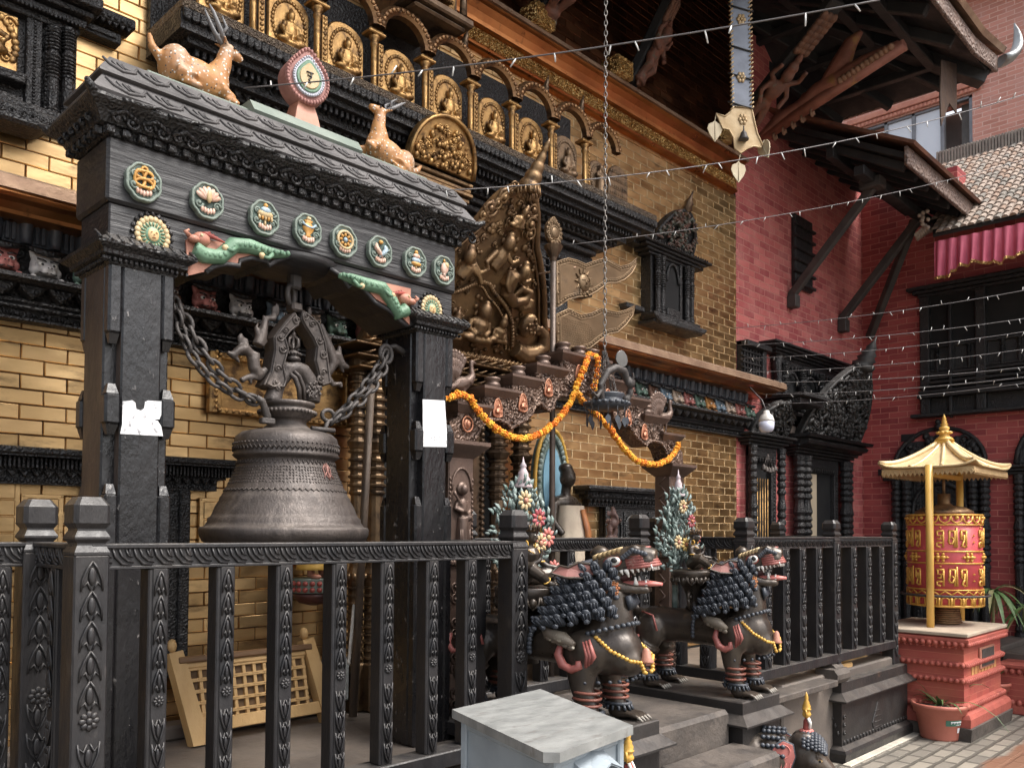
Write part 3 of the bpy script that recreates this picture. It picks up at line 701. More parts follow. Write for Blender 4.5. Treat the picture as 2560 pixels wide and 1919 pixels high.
# ---- ground-floor windows with heavy lintels
def low_window(x0,x1,wx0,wx1,z,depth=.16):
 m=MB();m.box(x0,3.998-depth,z-.030,x1,3.998,z,.006);m.box(x0+.01,3.998-depth+.01,z-.038,x1-.01,3.998,z-.031)
 m.box(x0+.02,3.90,z-.062,x1-.02,3.998,z-.039,.004)
 x=x0+.03
 while x<x1-.03:
  m.box(x,3.878,z-.085,x+.009,3.90,z-.040,.002);x+=.017
 m.box(x0+.06,3.915,z-.095,x1-.06,3.998,z-.063)
 x=x0+.08
 while x<x1-.1:
  m.prism([(x,z-.095),(x+.044,z-.095),(x+.022,z-.122)],3.905,3.93,b=.004);x+=.046
 m.box(x0+.10,3.93,z-.15,x1-.10,3.998,z-.096)
 x=x0+.12
 while x<x1-.12:m.ell((x,3.928,z-.135),(.010,.007,.010),6,5);x+=.024
 m.box(wx0,3.945,.9,wx1,3.998,z-.15)
 for a,b in((wx0,wx0+.05),(wx1-.05,wx1)):m.box(a,3.925,.9,b,3.96,z-.15,.006)
 xm=wx0+.075
 while xm<wx1-.1:
  m.box(xm,3.935,z-.62,xm+.018,3.96,z-.18,.003)
  pts=[(xm+.07+.055*math.cos(t),3.935,z-.33+.11*math.sin(t))for t in np.linspace(0,2*math.pi,17)[:-1]]
  m.tube(pts,.010,6,closed=True);xm+=.16
 part('lintel_window',m,CARVED,temple)
low_window(-1.2,2.06,1.36,1.83,1.927)
low_window(4.72,5.95,5.02,5.75,1.925)
def goldplate(x0,x1,z0,z1):
 m=MB();m.box(x0,3.972,z0,x1,3.99,z1,.002)
 r=int((z1-z0-.03)/.068);hh=(z1-z0-.03)/max(1,r)
 for k in range(r):
  xs_=[x0+.018]+([x0+(x1-x0)*(.38 if k%2 else.66)]if x1-x0>.16 else[])+[x1-.018]
  for a,b in zip(xs_,xs_[1:]):m.box(a+.002,3.966,z0+.015+k*hh+.002,b-.002,3.975,z0+.015+(k+1)*hh-.002,.004)
 for a in(x0+.008,x1-.008):
  for b in(z0+.01,(z0+z1)/2,z1-.01):m.ell((a,3.97,b),(.004,.003,.004),6,4)
 part('riveted_gilt_panel',m,GT[0],temple)
goldplate(.2,1.112,1.42,1.797);goldplate(1.116,1.282,1.42,1.738);goldplate(1.895,2.30,1.45,1.745);goldplate(4.56,4.80,1.40,1.775)
a,b=onY(535,828,3.97),onY(860,985,3.97);m=MB()
fx0,fx1,fz0,fz1=a.x,b.x+.02,2.19,2.46
m.box(fx0,3.955,fz0,fx1,3.99,fz1)
for(q0,q1,r0,r1)in((fx0,fx1,fz0-.03,fz0),(fx0,fx1,fz1-.03,fz1+.01),(fx0-.03,fx0+.03,fz0-.03,fz1+.01),(fx1-.03,fx1+.03,fz0-.03,fz1)):m.box(q0,3.935,r0,q1,3.985,r1,.006)
for k in range(22):m.ell((fx0+.02+k*(fx1-fx0-.04)/21,3.934,fz1-.01),(.010,.006,.009),7,5);m.ell((fx0+.02+k*(fx1-fx0-.04)/21,3.934,fz0-.014),(.010,.006,.009),7,5)
for k in range(11):m.ell((fx0,3.933,fz0+k*(fz1-fz0)/10),(.010,.006,.010),7,5)
for r_ in range(6):m.box(fx0+.05,3.953,fz0+.045+r_*.024,fx1-.05,3.957,fz0+.052+r_*.024)
part('inscription_frame',m,GOLDR,temple)
# ---- small carved window with torana on the right flank
w=MB()
w.box(5.545,3.90,3.30,6.13,3.998,3.83);w.box(5.50,3.83,3.235,6.20,3.998,3.262,.006)
pl=[(5.47,3.29),(6.24,3.29),(6.20,3.25),(6.14,3.24),(5.58,3.23),(5.52,3.25)];w.prism(pl,3.80,3.95,b=.01);w.box(5.52,3.84,3.292,6.18,3.95,3.325,.005)
for x in(5.60,5.665,6.02,6.085):turned(w,x,3.87,3.33,3.79,.026)
for x in(5.71,5.955):w.box(x-.015,3.88,3.33,x+.015,3.93,3.79,.004)
for k,(o,z)in enumerate(((.0,3.79),(.05,3.812),(.10,3.834),(.16,3.856))):w.box(5.50-o,3.88-k*.022,z,6.17+o,3.998,z+.0205,.005)
for k in range(24):w.ell((5.42+k*.035,3.80,3.868),(.010,.008,.008),6,5)
w.box(5.33,3.90,3.835,5.55,3.998,3.875,.006);w.box(6.12,3.90,3.83,6.33,3.998,3.87,.006);w.box(5.26,3.92,3.32,5.50,3.998,3.36,.006)
wo=part('carved_window',w,CARVED,temple)
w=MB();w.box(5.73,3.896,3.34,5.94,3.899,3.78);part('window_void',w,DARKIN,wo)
w=MB();w.box(5.74,3.87,3.335,5.93,3.893,3.40,.006)
pl=[(5.835+.085*math.cos(t),3.62+.15*math.sin(t))for t in np.linspace(0,math.pi,11)];w.tube([(x,3.885,z)for x,z in pl],.012,6);part('window_image',w,CARVED,wo)
TOR=[CARVED,mat('painted_carving',(.16,.07,.055),(.06,.09,.075),26,(.55,.7),bump=(70,.3),c3=(.26,.20,.16),c3at=(.58,.68),c3scale=34)]
def leafpanel(xc,z0,hw,h,y0,lean,cells,seed,mats,parent,name='torana',core=True,rim=.018,big=.04):
 """pointed-arch panel leaning out from the wall, packed with carved figures and coils"""
 m=MB();rg=random.Random(seed)
 def out(t):
  return hw*(1.0 if t<.12 else max(0.0,math.cos((t-.12)/.88*math.pi/2))**.62)
 N_=14;pl=[(-out(i/N_),i/N_*h)for i in range(N_+1)]+[(out(i/N_),i/N_*h)for i in range(N_-1,-1,-1)]
 M=Matrix.Translation((xc,y0,z0))@Matrix.Rotation(math.atan2(lean,h),4,'X')
 m.prism(pl,0,.05,M=M,b=.01)
 m.tube([(x,-.01,z)for x,z in pl],rim,6,M=M)
 s=MB()
 for i in range(cells):
  t=rg.random()**1.15*.93;x=rg.uniform(-1,1)*out(t)*.92;z=t*h;r=big*rg.uniform(.55,1.25)
  c=rg.random()
  if c<.40:
   s.ell((x,-.012,z),(r*.62,r*.55,r*.85),9,7);s.ell((x,-.028,z+r),(r*.42,r*.42,r*.48),8,6)
   for e in(-1,1):s.tube([(x+e*r*.5,-.02,z+r*.4),(x+e*r*1.1,-.035,z),(x+e*r*.5,-.05,z-r*.2)],[r*.28,r*.22,r*.2],6);s.ell((x+e*r*.6,-.022,z-r*.75),(r*.65,r*.4,r*.32),8,6)
  elif c<.75:scroll(s,(x,-.012,z),r*1.1,1.3,r*.28,flip=rg.choice((-1,1)),a0=rg.uniform(0,6))
  else:s.tube([(x-r,-.012,z-r*.5),(x-r*.3,-.03,z+r*.5),(x+r*.5,-.03,z-r*.2),(x+r*1.2,-.014,z+r*.6)],[r*.2,r*.34,r*.3,r*.12],7)
 m.merge(s,M=M,mat=min(1,len(mats)-1)if not core else 0)
 return part(name,m,mats,parent),M
o,M=leafpanel(5.83,3.875,.27,.34,3.90,.16,46,3,TOR,temple,core=False,big=.036)
q=MB();q.lathe([(.05,.30),(.03,.33),(.05,.35),(.035,.38),(.042,.40),(.015,.44),(.003,.50)],8,M=M);part('torana_finial',q,BRONZE,temple)
# ---- dark timber eave of the temple roof, its rafters and carved struts
EX,EY,EZ=8.5,2.25,5.80
e=MB()
def slab(p,q,r,s,t,mb,mat=0):
 P_=[Vector(k)for k in(p,q,r,s)];nn=(P_[1]-P_[0]).cross(P_[3]-P_[0]).normalized()*t
 vs=[tuple(k)for k in P_]+[tuple(k+nn)for k in P_]
 mb.add(vs,[(0,3,2,1),(4,5,6,7),(0,1,5,4),(1,2,6,5),(2,3,7,6),(3,0,4,7)],mat)
cor=(EX,EY,EZ-.02)
slab((-4,EY,EZ),cor,(7.04,4.0,6.75),(-4,4.0,6.75),.06,e)
slab(cor,(EX,5.6,EZ+.12),(7.04,5.6,6.75),(7.04,4.0,6.75),.06,e)
part('eave_soffit',e,ROOFWOOD,temple)
rf=MB()
def bar(mb,a,b,w,h,mat=0,bev=.008):
 a,b=Vector(a),Vector(b);d=b-a;L_=d.length
 rot=d.to_track_quat('X','Z').to_matrix().to_4x4();mb.box(0,-w/2,-h/2,L_,w/2,h/2,bev,mat,Matrix.Translation(a)@rot)
x=-3.5
while x<8.0:
 bar(rf,(min(x,7.04),3.95,6.62),(x,EY+.05,EZ-.055),.07,.09);x+=.62
for k in range(7):bar(rf,(7.10,3.9+k*.25,6.62),(EX-.06,2.6+k*.5,EZ-.04),.07,.09)
bar(rf,(7.02,4.0,6.66),(EX-.03,EY+.03,EZ-.06),.13,.14)
for t in(.22,.45,.7):
 y=EY+(4-EY)*t;z=EZ+(6.75-EZ)*t-.12;bar(rf,(-4,y,z),(EX-(EX-7.04)*t,y,z),.08,.08)
 xx=EX-(EX-7.04)*t;bar(rf,(xx,y,z),(xx,5.6,z+.08),.08,.08)
part('rafters',rf,ROOFWOOD,temple)
fs_=MB();bar(fs_,(-4,EY-.03,EZ+.01),(EX-.55,EY-.03,EZ+.01),.035,.15);bar(fs_,(EX-.55,EY-.03,EZ+.01),(EX+.04,EY-.05,EZ+.075),.035,.15)
bar(fs_,(EX+.03,EY-.05,EZ+.07),(EX+.03,5.6,EZ+.12),.035,.13);part('fascia',fs_,FASCIA,temple)
rt_=MB();slab((-4,EY-.09,EZ+.10),(EX-.5,EY-.09,EZ+.10),(7.0,4.0,6.95),(-4,4.0,6.95),.05,rt_)
slab((EX-.5,EY-.09,EZ+.10),(EX+.10,EY-.10,EZ+.18),(7.04,4.0,6.95),(7.0,4.0,6.95),.05,rt_)
slab((EX+.10,EY-.10,EZ+.18),(EX+.10,5.6,EZ+.24),(7.04,5.6,6.95),(7.04,4.0,6.95),.05,rt_);part('roof_cover',rt_,COPPEROLD,temple)
tipm=MB();pts=[]
T0=Vector((EX+.06,EY-.08,EZ+.12));dirv=Vector((.75,-.66,0)).normalized()
for k in range(9):
 t=k/8;pts.append(T0+dirv*(.17*math.sin(t*2.2))+Vector((0,0,-.02+.36*t**1.7)))
tipm.tube(pts,[.10,.105,.10,.095,.085,.07,.055,.035,.008],8,sq=.45);part('upturned_corner',tipm,mat('zinc_tip',(.34,.36,.36),(.22,.22,.22),8,(.35,.5),.7,bump=(30,.1)),temple)
def strut(foot,end,mats,seed,fig=True):
 """carved deity strut leaning from the wall to the eave"""
 foot,end=Vector(foot),Vector(end);d=end-foot;L_=d.length;ax=d.normalized()
 side=Vector((0,0,1)).cross(ax).normalized();outn=ax.cross(side).normalized()
 if outn.z>0:outn=-outn
 sd=side
 M=Matrix(((sd.x,outn.x,ax.x,foot.x),(sd.y,outn.y,ax.y,foot.y),(sd.z,outn.z,ax.z,foot.z),(0,0,0,1)))
 m=MB();m.box(-.075,-.05,0,.075,.03,L_,.012,0,M)
 s=MB();rg=random.Random(seed);U=L_/1.5
 s.ell((0,.05,.10*U),(.085,.05,.05*U));s.ell((0,.05,.17*U),(.07,.05,.05*U))
 for e in(-1,1):
  s.tube([(e*.03,.05,.20*U),(e*.055,.09,.34*U),(e*.035,.06,.50*U)],[.030,.036,.045],8)
  s.tube([(e*.07,.06,.74*U),(e*.14,.09,.64*U),(e*.10,.13,.54*U)],[.028,.024,.022],7);s.tube([(e*.07,.06,.74*U),(e*.15,.08,.80*U),(e*.13,.10,.92*U)],[.026,.022,.02],7)
 s.ell((0,.06,.52*U),(.07,.05,.07));s.ell((0,.07,.66*U),(.075,.055,.11*U));s.ell((0,.085,.83*U),(.052,.055,.062));s.ell((0,.08,.90*U),(.05,.045,.05));s.ell((0,.07,.97*U),(.03,.03,.06))
 m.skin(s,.012,1,mat=1,M=M)
 for k in range(7):
  z=(1.04+.055*k)*U
  for e in(-1,0,1):m.ell((e*.05,.04,z),(.034,.022,.040),8,6,2,M=M)
 for k in range(3):scroll(m,(-.03+.03*k,.06,.04*U+k*.01),.03,1.2,.009,2,M=M)
 return part('carved_strut',m,mats,temple)
ST=[ROOFWOOD,mat('strut_paint',(.20,.075,.045),(.115,.055,.04),14,(.6,.75),bump=(60,.3),c3=(.10,.12,.09),c3at=(.58,.68),c3scale=12),mat('strut_foliage',(.18,.085,.05),(.10,.05,.035),14,(.6,.75),bump=(60,.3))]
strut((6.78,3.93,5.12),onZ(2095,0,5.72),ST,1);strut((5.32,3.93,5.08),onZ(1690,-20,5.75),ST,2);strut((4.25,3.93,5.08),(4.1,2.9,5.75),ST,5)
f0,f1=onY(1905,345,3.86),onZ(2262,112,5.62)
ds=f1-f0;m=MB();s=MB();q=lambda t,o=0,sd_=0:f0+ds*t+Vector((sd_,0,o))
m.tube([q(0),q(1)],.055,6)
s.tube([q(.0,.0),q(.14,.06),q(.30,.065),q(.42,.10),q(.56,.07),q(.75,.07),q(.97,.04)],[.05,.07,.055,.07,.08,.065,.03],10)
s.tube([q(.5,.12),q(.6,.22),q(.66,.33),q(.73,.36)],[.07,.085,.06,.02],9);s.tube([q(.42,.1),q(.32,.14),q(.30,.10)],.025,7)
m.skin(s,.014,1,mat=0)
for k in range(5):scroll(m,q(.10+.07*k,-.075),.045,1.4,.012,1)
for k in range(12):m.ell(q(.60+.03*k,.02,-.05),(.05,.03,.03),8,5,1)
part('corner_strut',m,[mat('corner_strut_paint',(.30,.115,.08),(.20,.075,.05),9,(.55,.7),bump=(50,.3),c3=(.33,.17,.06),c3at=(.55,.68),c3scale=6),mat('corner_strut_carving',(.27,.15,.095),(.18,.10,.06),16,(.6,.75),bump=(60,.3))],temple)
# ---- hanging metal pennant under the roof corner
pn=MB();A=[onY(u,v,2.42)for u,v in((2352,150),(2390,160),(2391,285),(2372,258),(2352,316),(2349,240))]
pn.prism([(p.x,p.z)for p in A],2.415,2.425);solo('metal_pennant',pn,mat('rusted_sheet',(.10,.065,.045),(.06,.045,.038),7,(.5,.65),.5,bump=(40,.2)),'dark forked metal pennant hanging below the roof corner','pennant')
# ==== RED BRICK WING
RX=9.93
red=thing('red_brick_building','red painted brick wing with black carved windows, doors and a lean-to roof','building',(9.0,4.3,0))
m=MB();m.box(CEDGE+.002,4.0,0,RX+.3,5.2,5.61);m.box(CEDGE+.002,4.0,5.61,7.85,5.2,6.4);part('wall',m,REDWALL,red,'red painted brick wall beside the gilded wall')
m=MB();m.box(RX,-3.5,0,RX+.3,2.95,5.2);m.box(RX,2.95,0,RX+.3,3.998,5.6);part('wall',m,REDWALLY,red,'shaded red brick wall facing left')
m=MB()
m.box(7.05,3.95,2.90,7.47,3.998,3.36);m.box(7.05,3.88,3.31,7.52,3.998,3.36,.006);m.box(7.40,3.91,2.92,7.47,3.96,3.31,.008)
for k in range(6):m.box(7.08+k*.055,3.935,2.95,7.10+k*.055,3.955,3.3)
for k in range(7):m.box(7.05,3.93,2.95+k*.052,7.40,3.958,2.966+k*.052)
part('lattice_window',m,CARVED,red)
m=MB();m.box(7.72,3.96,2.78,9.20,3.998,3.32)
for k,(o,z)in enumerate(((.0,3.30),(.06,3.325),(.11,3.35),(.17,3.375),(.22,3.40))):m.box(7.68-o,3.92-k*.028,z,9.25+o*.5,3.998,z+.0235,.006)
m.box(7.70,3.93,3.255,9.22,3.998,3.30)
x=7.75
while x<9.15:m.prism([(x,3.256),(x+.07,3.256),(x+.035,3.20)],3.91,3.95,b=.006);x+=.072
for x in(7.80,8.18,8.62,9.08):turned(m,x,3.90,2.80,3.25,.04)
for a,b in((7.86,8.12),(8.25,8.55),(8.69,9.02)):
 xm=(a+b)/2;pts=[(xm+(b-a)/2*math.cos(t),3.915,3.05+.13*math.sin(t))for t in np.linspace(0,math.pi,9)];m.tube(pts,.016,6)
m.box(7.66,3.86,2.74,9.25,3.998,2.785,.008);m.box(7.70,3.89,2.70,9.20,3.998,2.74,.008)
pts=[(7.74,3.93,3.30),(7.68,3.92,3.22),(7.72,3.92,3.1),(7.70,3.93,2.98),(7.66,3.93,2.88)];m.tube(pts,[.05,.045,.035,.05,.03],7)
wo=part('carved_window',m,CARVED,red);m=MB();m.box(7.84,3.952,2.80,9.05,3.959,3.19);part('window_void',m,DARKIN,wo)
def door(x0,x1,z,inside,mats,cols=2,cw=.045):
 d=MB();w_=x1-x0
 for k in range(cols):
  turned(d,x0+cw+k*cw*2.05,3.90-.02*k,FLOOR,z,cw*.95,square=False);turned(d,x1-cw-k*cw*2.05,3.90-.02*k,FLOOR,z,cw*.95)
 ix0,ix1=x0+cols*cw*2.1,x1-cols*cw*2.1
 for a in(ix0,ix1-.09):d.box(a,3.93,FLOOR,a+.09,3.998,z,.008)
 k=0
 zz=FLOOR+.02
 while zz<z:d.ell((ix0+.045,3.928,zz),(.014,.008,.013),6,5);d.ell((ix1-.045,3.928,zz),(.014,.008,.013),6,5);zz+=.036
 d.box(ix0,3.925,z-.10,ix1,3.998,z,.008)
 x=ix0+.01
 while x<ix1-.05:d.prism([(x,z-.10),(x+.05,z-.10),(x+.025,z-.15)],3.92,3.95,b=.005);x+=.053
 for k,(o,q)in enumerate(((.0,z),(.04,z+.028),(.07,z+.056),(.10,z+.084))):d.box(x0-o-.02,3.90-k*.03,q,x1+o+.02,3.998,q+.0265,.007)
 r=part('carved_door',d,CARVED,red)
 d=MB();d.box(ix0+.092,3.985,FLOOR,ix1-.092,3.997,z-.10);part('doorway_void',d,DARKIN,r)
 return ix0+.092,ix1-.092,r
i0,i1,dr=door(7.13,7.77,2.40,None,None,1,.04)
q=MB()
for k in range(5):q.tube([(i0+.04+k*.05,3.95,FLOOR),(i0+.04+k*.05,3.95,2.1)],.006,5)
part('door_bars',q,GOLDR,dr)
i0,i1,dr=door(8.05,9.33,2.36,None,None,2,.055)
q=MB();q.box(i0+.0,3.955,FLOOR,i0+.25,3.975,2.2,.004);part('door_leaf',q,mat('cream_door',(.50,.42,.30),(.42,.34,.24),3,(.55,.7),bump=(30,.1)),dr)
leafpanel(7.45,2.52,.34,.34,3.90,.22,60,11,[TORC],red,big=.045)
o,M=leafpanel(8.70,2.50,.70,.90,3.88,.44,230,12,[TORC],red,big=.055)
q=MB();q.lathe([(.05,.82),(.11,.86),(.12,.90),(.08,.93),(.10,.96),(.07,.99),(.08,1.02),(.05,1.05),(.055,1.08),(.02,1.14),(.003,1.2)],9,M=M);part('torana_finial',q,TORC,red)
q=MB();q.mould([(3.90,2.44),(3.74,2.47),(3.72,2.50),(3.76,2.53),(3.90,2.53)],7.95,9.40);q.mould([(3.90,2.53),(3.70,2.532),(3.68,2.56),(3.90,2.57)],7.9,9.45);part('torana_sill',q,CARVED,red)
q=MB();q.box(7.50,3.55,2.86,8.05,3.998,2.90,.006);q.box(7.52,3.60,2.80,8.0,3.998,2.855,.006);part('bracket_ledge',q,CARVED,red)
q=MB();bar(q,(7.85,3.93,2.62),(8.35,3.85,2.56),.03,.09);part('leaning_plank',q,mat('grey_plank',(.20,.16,.13),(.13,.10,.085),5,(.7,.85),bump=(30,.3)),red)
q=MB();pl=[(9.36,1.0),(9.62,1.0),(9.62,2.05),(9.58,2.16),(9.49,2.28),(9.40,2.16),(9.36,2.05)];q.prism(pl,3.990,3.997);part('pointed_niche_shade',q,mat('niche_shadow_red',(.16,.035,.032),(.11,.025,.024),4,(.7,.85),bump=(30,.2)),red)  # flat sheet on the wall, the niche's shade painted as darker red
# ---- wall facing left: big dark gallery window, shrine doors under arched toranas
m=MB();WY=RX
def ybox(mb,x0,y0,z0,x1,y1,z1,b=.006,mat=0):mb.box(x0,y0,z0,x1,y1,z1,b,mat)
m.box(WY-.03,.2,2.88,WY,3.33,4.22)
for k,(o,z)in enumerate(((0,4.20),(.05,4.24),(.10,4.28))):m.box(WY-.06-k*.03,.1,z,WY,3.36+o,z+.0385,.008)
for y in(3.28,2.72,2.12,1.5):m.box(WY-.09,y-.05,2.9,WY,y+.05,4.2,.01)
for k in range(6):m.box(WY-.07-.012*k,.2,3.32-.05*k,WY,3.30+.01*k,3.355-.05*k,.008)
m.box(WY-.14,.1,2.86,WY,3.42,2.90,.008)
for y in np.arange(2.2,3.2,.16):turned(m,WY-.05,y,3.36,3.62,.02)
m.box(WY-.06,.2,3.36,WY,3.3,3.385,.004);m.box(WY-.06,.2,3.62,WY,3.3,3.65,.006)
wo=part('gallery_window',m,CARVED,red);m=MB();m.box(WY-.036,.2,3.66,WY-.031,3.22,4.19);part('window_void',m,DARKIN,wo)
bar_=MB();bar_.box(WY-.10,3.0,2.84,WY-.04,3.03,4.1,.006);part('gallery_post',bar_,ROOFWOOD,wo)
def arch_door(yc,hw,z):
 d=MB();pl=[(hw*math.cos(t),hw*.98*math.sin(t)**.9)for t in np.linspace(0,math.pi,15)]
 M=Matrix.Translation((WY-.04,yc,z))@Matrix.Rotation(R(-90),4,'Z')@Matrix.Rotation(R(-12),4,'X')
 d.prism(pl,-.03,.03,M=M,b=.01)
 d.tube([(x,-.05,zz)for x,zz in pl],.025,6,M=M);rg=random.Random(5)
 for k in range(34):
  t=rg.uniform(.1,math.pi-.1);r=hw*rg.uniform(.2,.9);x,zz=r*math.cos(t),r*math.sin(t)
  if k%2:scroll(d,(x,-.05,zz),.055,1.3,.017,flip=rg.choice((-1,1)),M=M)
  else:d.ell((x,-.05,zz),(.04,.04,.045),8,6,M=M)
 d.ell((0,-.09,hw*.98),(.05,.07,.05),8,6,M=M);d.ell((0,-.13,hw*1.07),(.03,.05,.035),8,6,M=M)
 for k,o in enumerate((0,.03,.06)):d.box(WY-.10-o,yc-hw-.12,z-.10+k*.034,WY,yc+hw+.12,z-.069+k*.034,.006)
 for e in(-1,1):
  turned(d,WY-.06,yc+e*(hw-.02),.5,z-.1,.05);turned(d,WY-.06,yc+e*(hw-.13),.5,z-.1,.05)
  d.box(WY-.05,yc+e*(hw-.24)-.04,.5,WY,yc+e*(hw-.24)+.04,z-.1,.008)
  zz=.55
  while zz<z-.15:d.ell((WY-.055,yc+e*(hw-.24),zz),(.008,.016,.016),6,5);zz+=.045
 d.box(WY-.03,yc-hw,.5,WY,yc+hw,z-.1)
 for k in range(13):d.box(WY-.038,yc-hw*.55+k*hw*.09,1.0,WY-.03,yc-hw*.55+k*hw*.09+.018,z-.2,.002)
 for k in range(26):d.box(WY-.044,yc-hw*.55,1.0+k*.045,WY-.036,yc+hw*.55,1.016+k*.045,.002)
 pts=[(WY-.06,yc+hw*.58*math.cos(t),z-.42+hw*.6*math.sin(t))for t in np.linspace(0,math.pi,11)];d.tube([(WY-.06,yc+hw*.58,.6)]+pts+[(WY-.06,yc-hw*.58,.6)],.022,6)
 part('arched_shrine_door',d,CARVED,red)
arch_door(3.15,.47,2.28);arch_door(1.85,.55,2.30)
for a in((RX-.012,3.62,2.25,RX,3.82,2.32),(RX-.012,3.42,2.62,RX,3.56,2.70)):q=MB();q.box(*a);part('wall_tie',q,BLACK,red)
# ---- lean-to roof on the wing
L0,L1,LYF,LZF,LZB=7.72,9.75,2.72,4.90,5.62
e=MB();slab((L0,LYF,LZF),(L1,LYF,LZF),(L1,4.0,LZB),(L0,4.0,LZB),.05,e)
x=L0+.1
while x<L1:bar(e,(x,3.98,LZB-.05),(x,LYF+.03,LZF-.045),.06,.08);x+=.3
bar(e,(L0,3.4,5.16),(L1,3.4,5.16),.08,.1)
e.box(L0-.02,LYF+.35,4.86,L1,LYF+.45,4.95,.008);part('leanto_soffit',e,ROOFWOOD,red)
e=MB();bar(e,(L0-.06,LYF-.03,LZF+.0),(L1+.05,LYF-.03,LZF+.0),.035,.17);part('leanto_fascia',e,FASCIA,red)
e=MB();slab((L0-.08,LYF-.10,LZF+.075),(L1+.1,LYF-.10,LZF+.075),(L1+.1,4.0,LZB+.13),(L0-.08,4.0,LZB+.13),.03,e);part('leanto_cover',e,mat('rusty_sheet',(.22,.10,.06),(.13,.065,.05),5,(.6,.75),.4,bump=(30,.3),c3=(.09,.13,.10),c3at=(.6,.7),c3scale=5),red)
STT=mat('strut_timber',(.04,.036,.034),(.065,.055,.05),8,(.6,.75),bump=(40,.3))
e=MB();bar(e,(8.1,3.98,3.98),(8.02,LYF+.40,4.84),.06,.085);e.box(7.94,LYF+.30,4.82,8.10,LYF+.5,4.92,.01);e.box(8.05,3.9,3.86,8.15,3.998,3.99,.008);part('roof_strut',e,STT,red);e=MB()
bar(e,(9.3,3.98,3.95),(9.2,LYF+.40,4.84),.07,.085);e.box(9.25,3.9,3.82,9.36,3.998,3.96,.008);part('roof_strut',e,STT,red);e=MB();bar(e,(9.9,3.9,3.85),(9.35,3.2,4.9),.07,.09);part('roof_strut',e,STT,red)
q=MB();q.box(8.15,3.95,4.1,8.55,3.998,4.85,.01)
for k in range(6):q.box(8.13-.01*(k%2),3.92,4.12+k*.12,8.57,3.96,4.15+k*.12,.006)
part('attic_window',q,CARVED,red)
# ---- tiled roof over the wall facing left
e=MB();TX0,TZ0,TX1,TZ1=9.15,4.64,11.0,6.07
slab((TX1,-3,TZ1-.03),(TX1,3.5,TZ1-.03),(TX0,2.95,TZ0-.03),(TX0,-3,TZ0-.03),.03,e);part('roof_boarding',e,ROOFWOOD,red)
tl=MB();nrow=22;sl=Vector((TX1-TX0,0,TZ1-TZ0));L_=sl.length;sl.normalize();nrm=Vector((-sl.z,0,sl.x));pit=L_/nrow
A7=np.linspace(0,math.pi,5)
for r_ in range(nrow):
 y=-2.0;ymax=2.95+.55*(r_/nrow)
 while y<ymax:
  s0=r_*pit-.02+rng.uniform(-.006,.006);s1=s0+pit*1.35;dy=rng.uniform(-.004,.004);tw=rng.uniform(-.006,.006)
  vs=[]
  for s_,lift,yy in((s0,.020,dy),(s1,.004,dy+tw)):
   for a in A7:
    p=Vector((TX0,0,TZ0))+sl*s_+nrm*(lift+.030*math.sin(a));vs.append((p.x,y+yy-.034*math.cos(a),p.z))
  tl.add(vs,[(k,k+1,k+6,k+5)for k in range(4)]+[(0,5-5+4,3,2,1)],rng.choice((0,0,1,2)),False);y+=.074
TM=[mat('clay_tile_a',(.36,.29,.235),(.25,.195,.16),14,(.8,.9),bump=(60,.3)),mat('clay_tile_b',(.30,.205,.15),(.21,.15,.115),14,(.8,.9),bump=(60,.3)),mat('clay_tile_c',(.235,.21,.18),(.17,.15,.13),14,(.8,.9),bump=(60,.3))]
part('clay_tiles',tl,TM,red)
e=MB();y=-2.0
while y<3.5:
 e.box(TX1-.02,y,TZ1+.02,TX1+.16,y+.026,TZ1+.19,.004,M=Matrix.Translation((0,0,0)));y+=.034
e.box(TX1-.03,-2,TZ1-.05,TX1+.17,3.52,TZ1+.02,.006);part('ridge_tiles',e,TM[2],red)
e=MB()
for k in range(6):e.tube([(TX0+.30-.02*k,2.99+.03*k,TZ0+.16-.015*k),(TX0+.05,3.02+.02*k,TZ0+.07-.014*k),(TX0-.16,2.97+.02*k,TZ0+.06-.014*k)],[.02,.018,.014],6)
for k in range(9):e.ell((TX0-.18+rng.uniform(-.06,.04),2.98+rng.uniform(-.05,.05),TZ0+.03+.02*k),(.028,.022,.022),7,5)
part('corner_ornament',e,TM[0],red)
v=MB();n=460;rows=7;V=np.zeros((n,rows,3));rgv=np.random.RandomState(4);ph=np.cumsum(rgv.uniform(.25,.95,n))
for i in range(n):
 y=2.93-i*(4.5/n);hem=.33+.022*math.sin(i*.13)+.012*math.sin(i*.43)
 if i<18:hem+=.05
 for j in range(rows):
  t=j/(rows-1);V[i,j]=(9.12-.02+.026*math.sin(ph[i])*(.45+t)-.03*t,y,4.545-t*hem)
v.grid(V);cloth=mat('pink_cloth',(.62,.135,.20),(.50,.095,.155),6,(.6,.75),bump=(60,.1))
vv=MB();W_=V[:,-2:,:].copy();W_[:,0]=V[:,-1]+np.array([-.004,0,.028]);W_[:,1]=V[:,-1]+np.array([-.004,0,-.002]);vv.grid(W_)
valance=thing('valance','pink pleated cloth valance with gold hem hanging under the tiled roof','valance',(9.12,2.0,4.5))
part('cloth',v,cloth,valance);part('gold_hem',vv,FILI,valance)
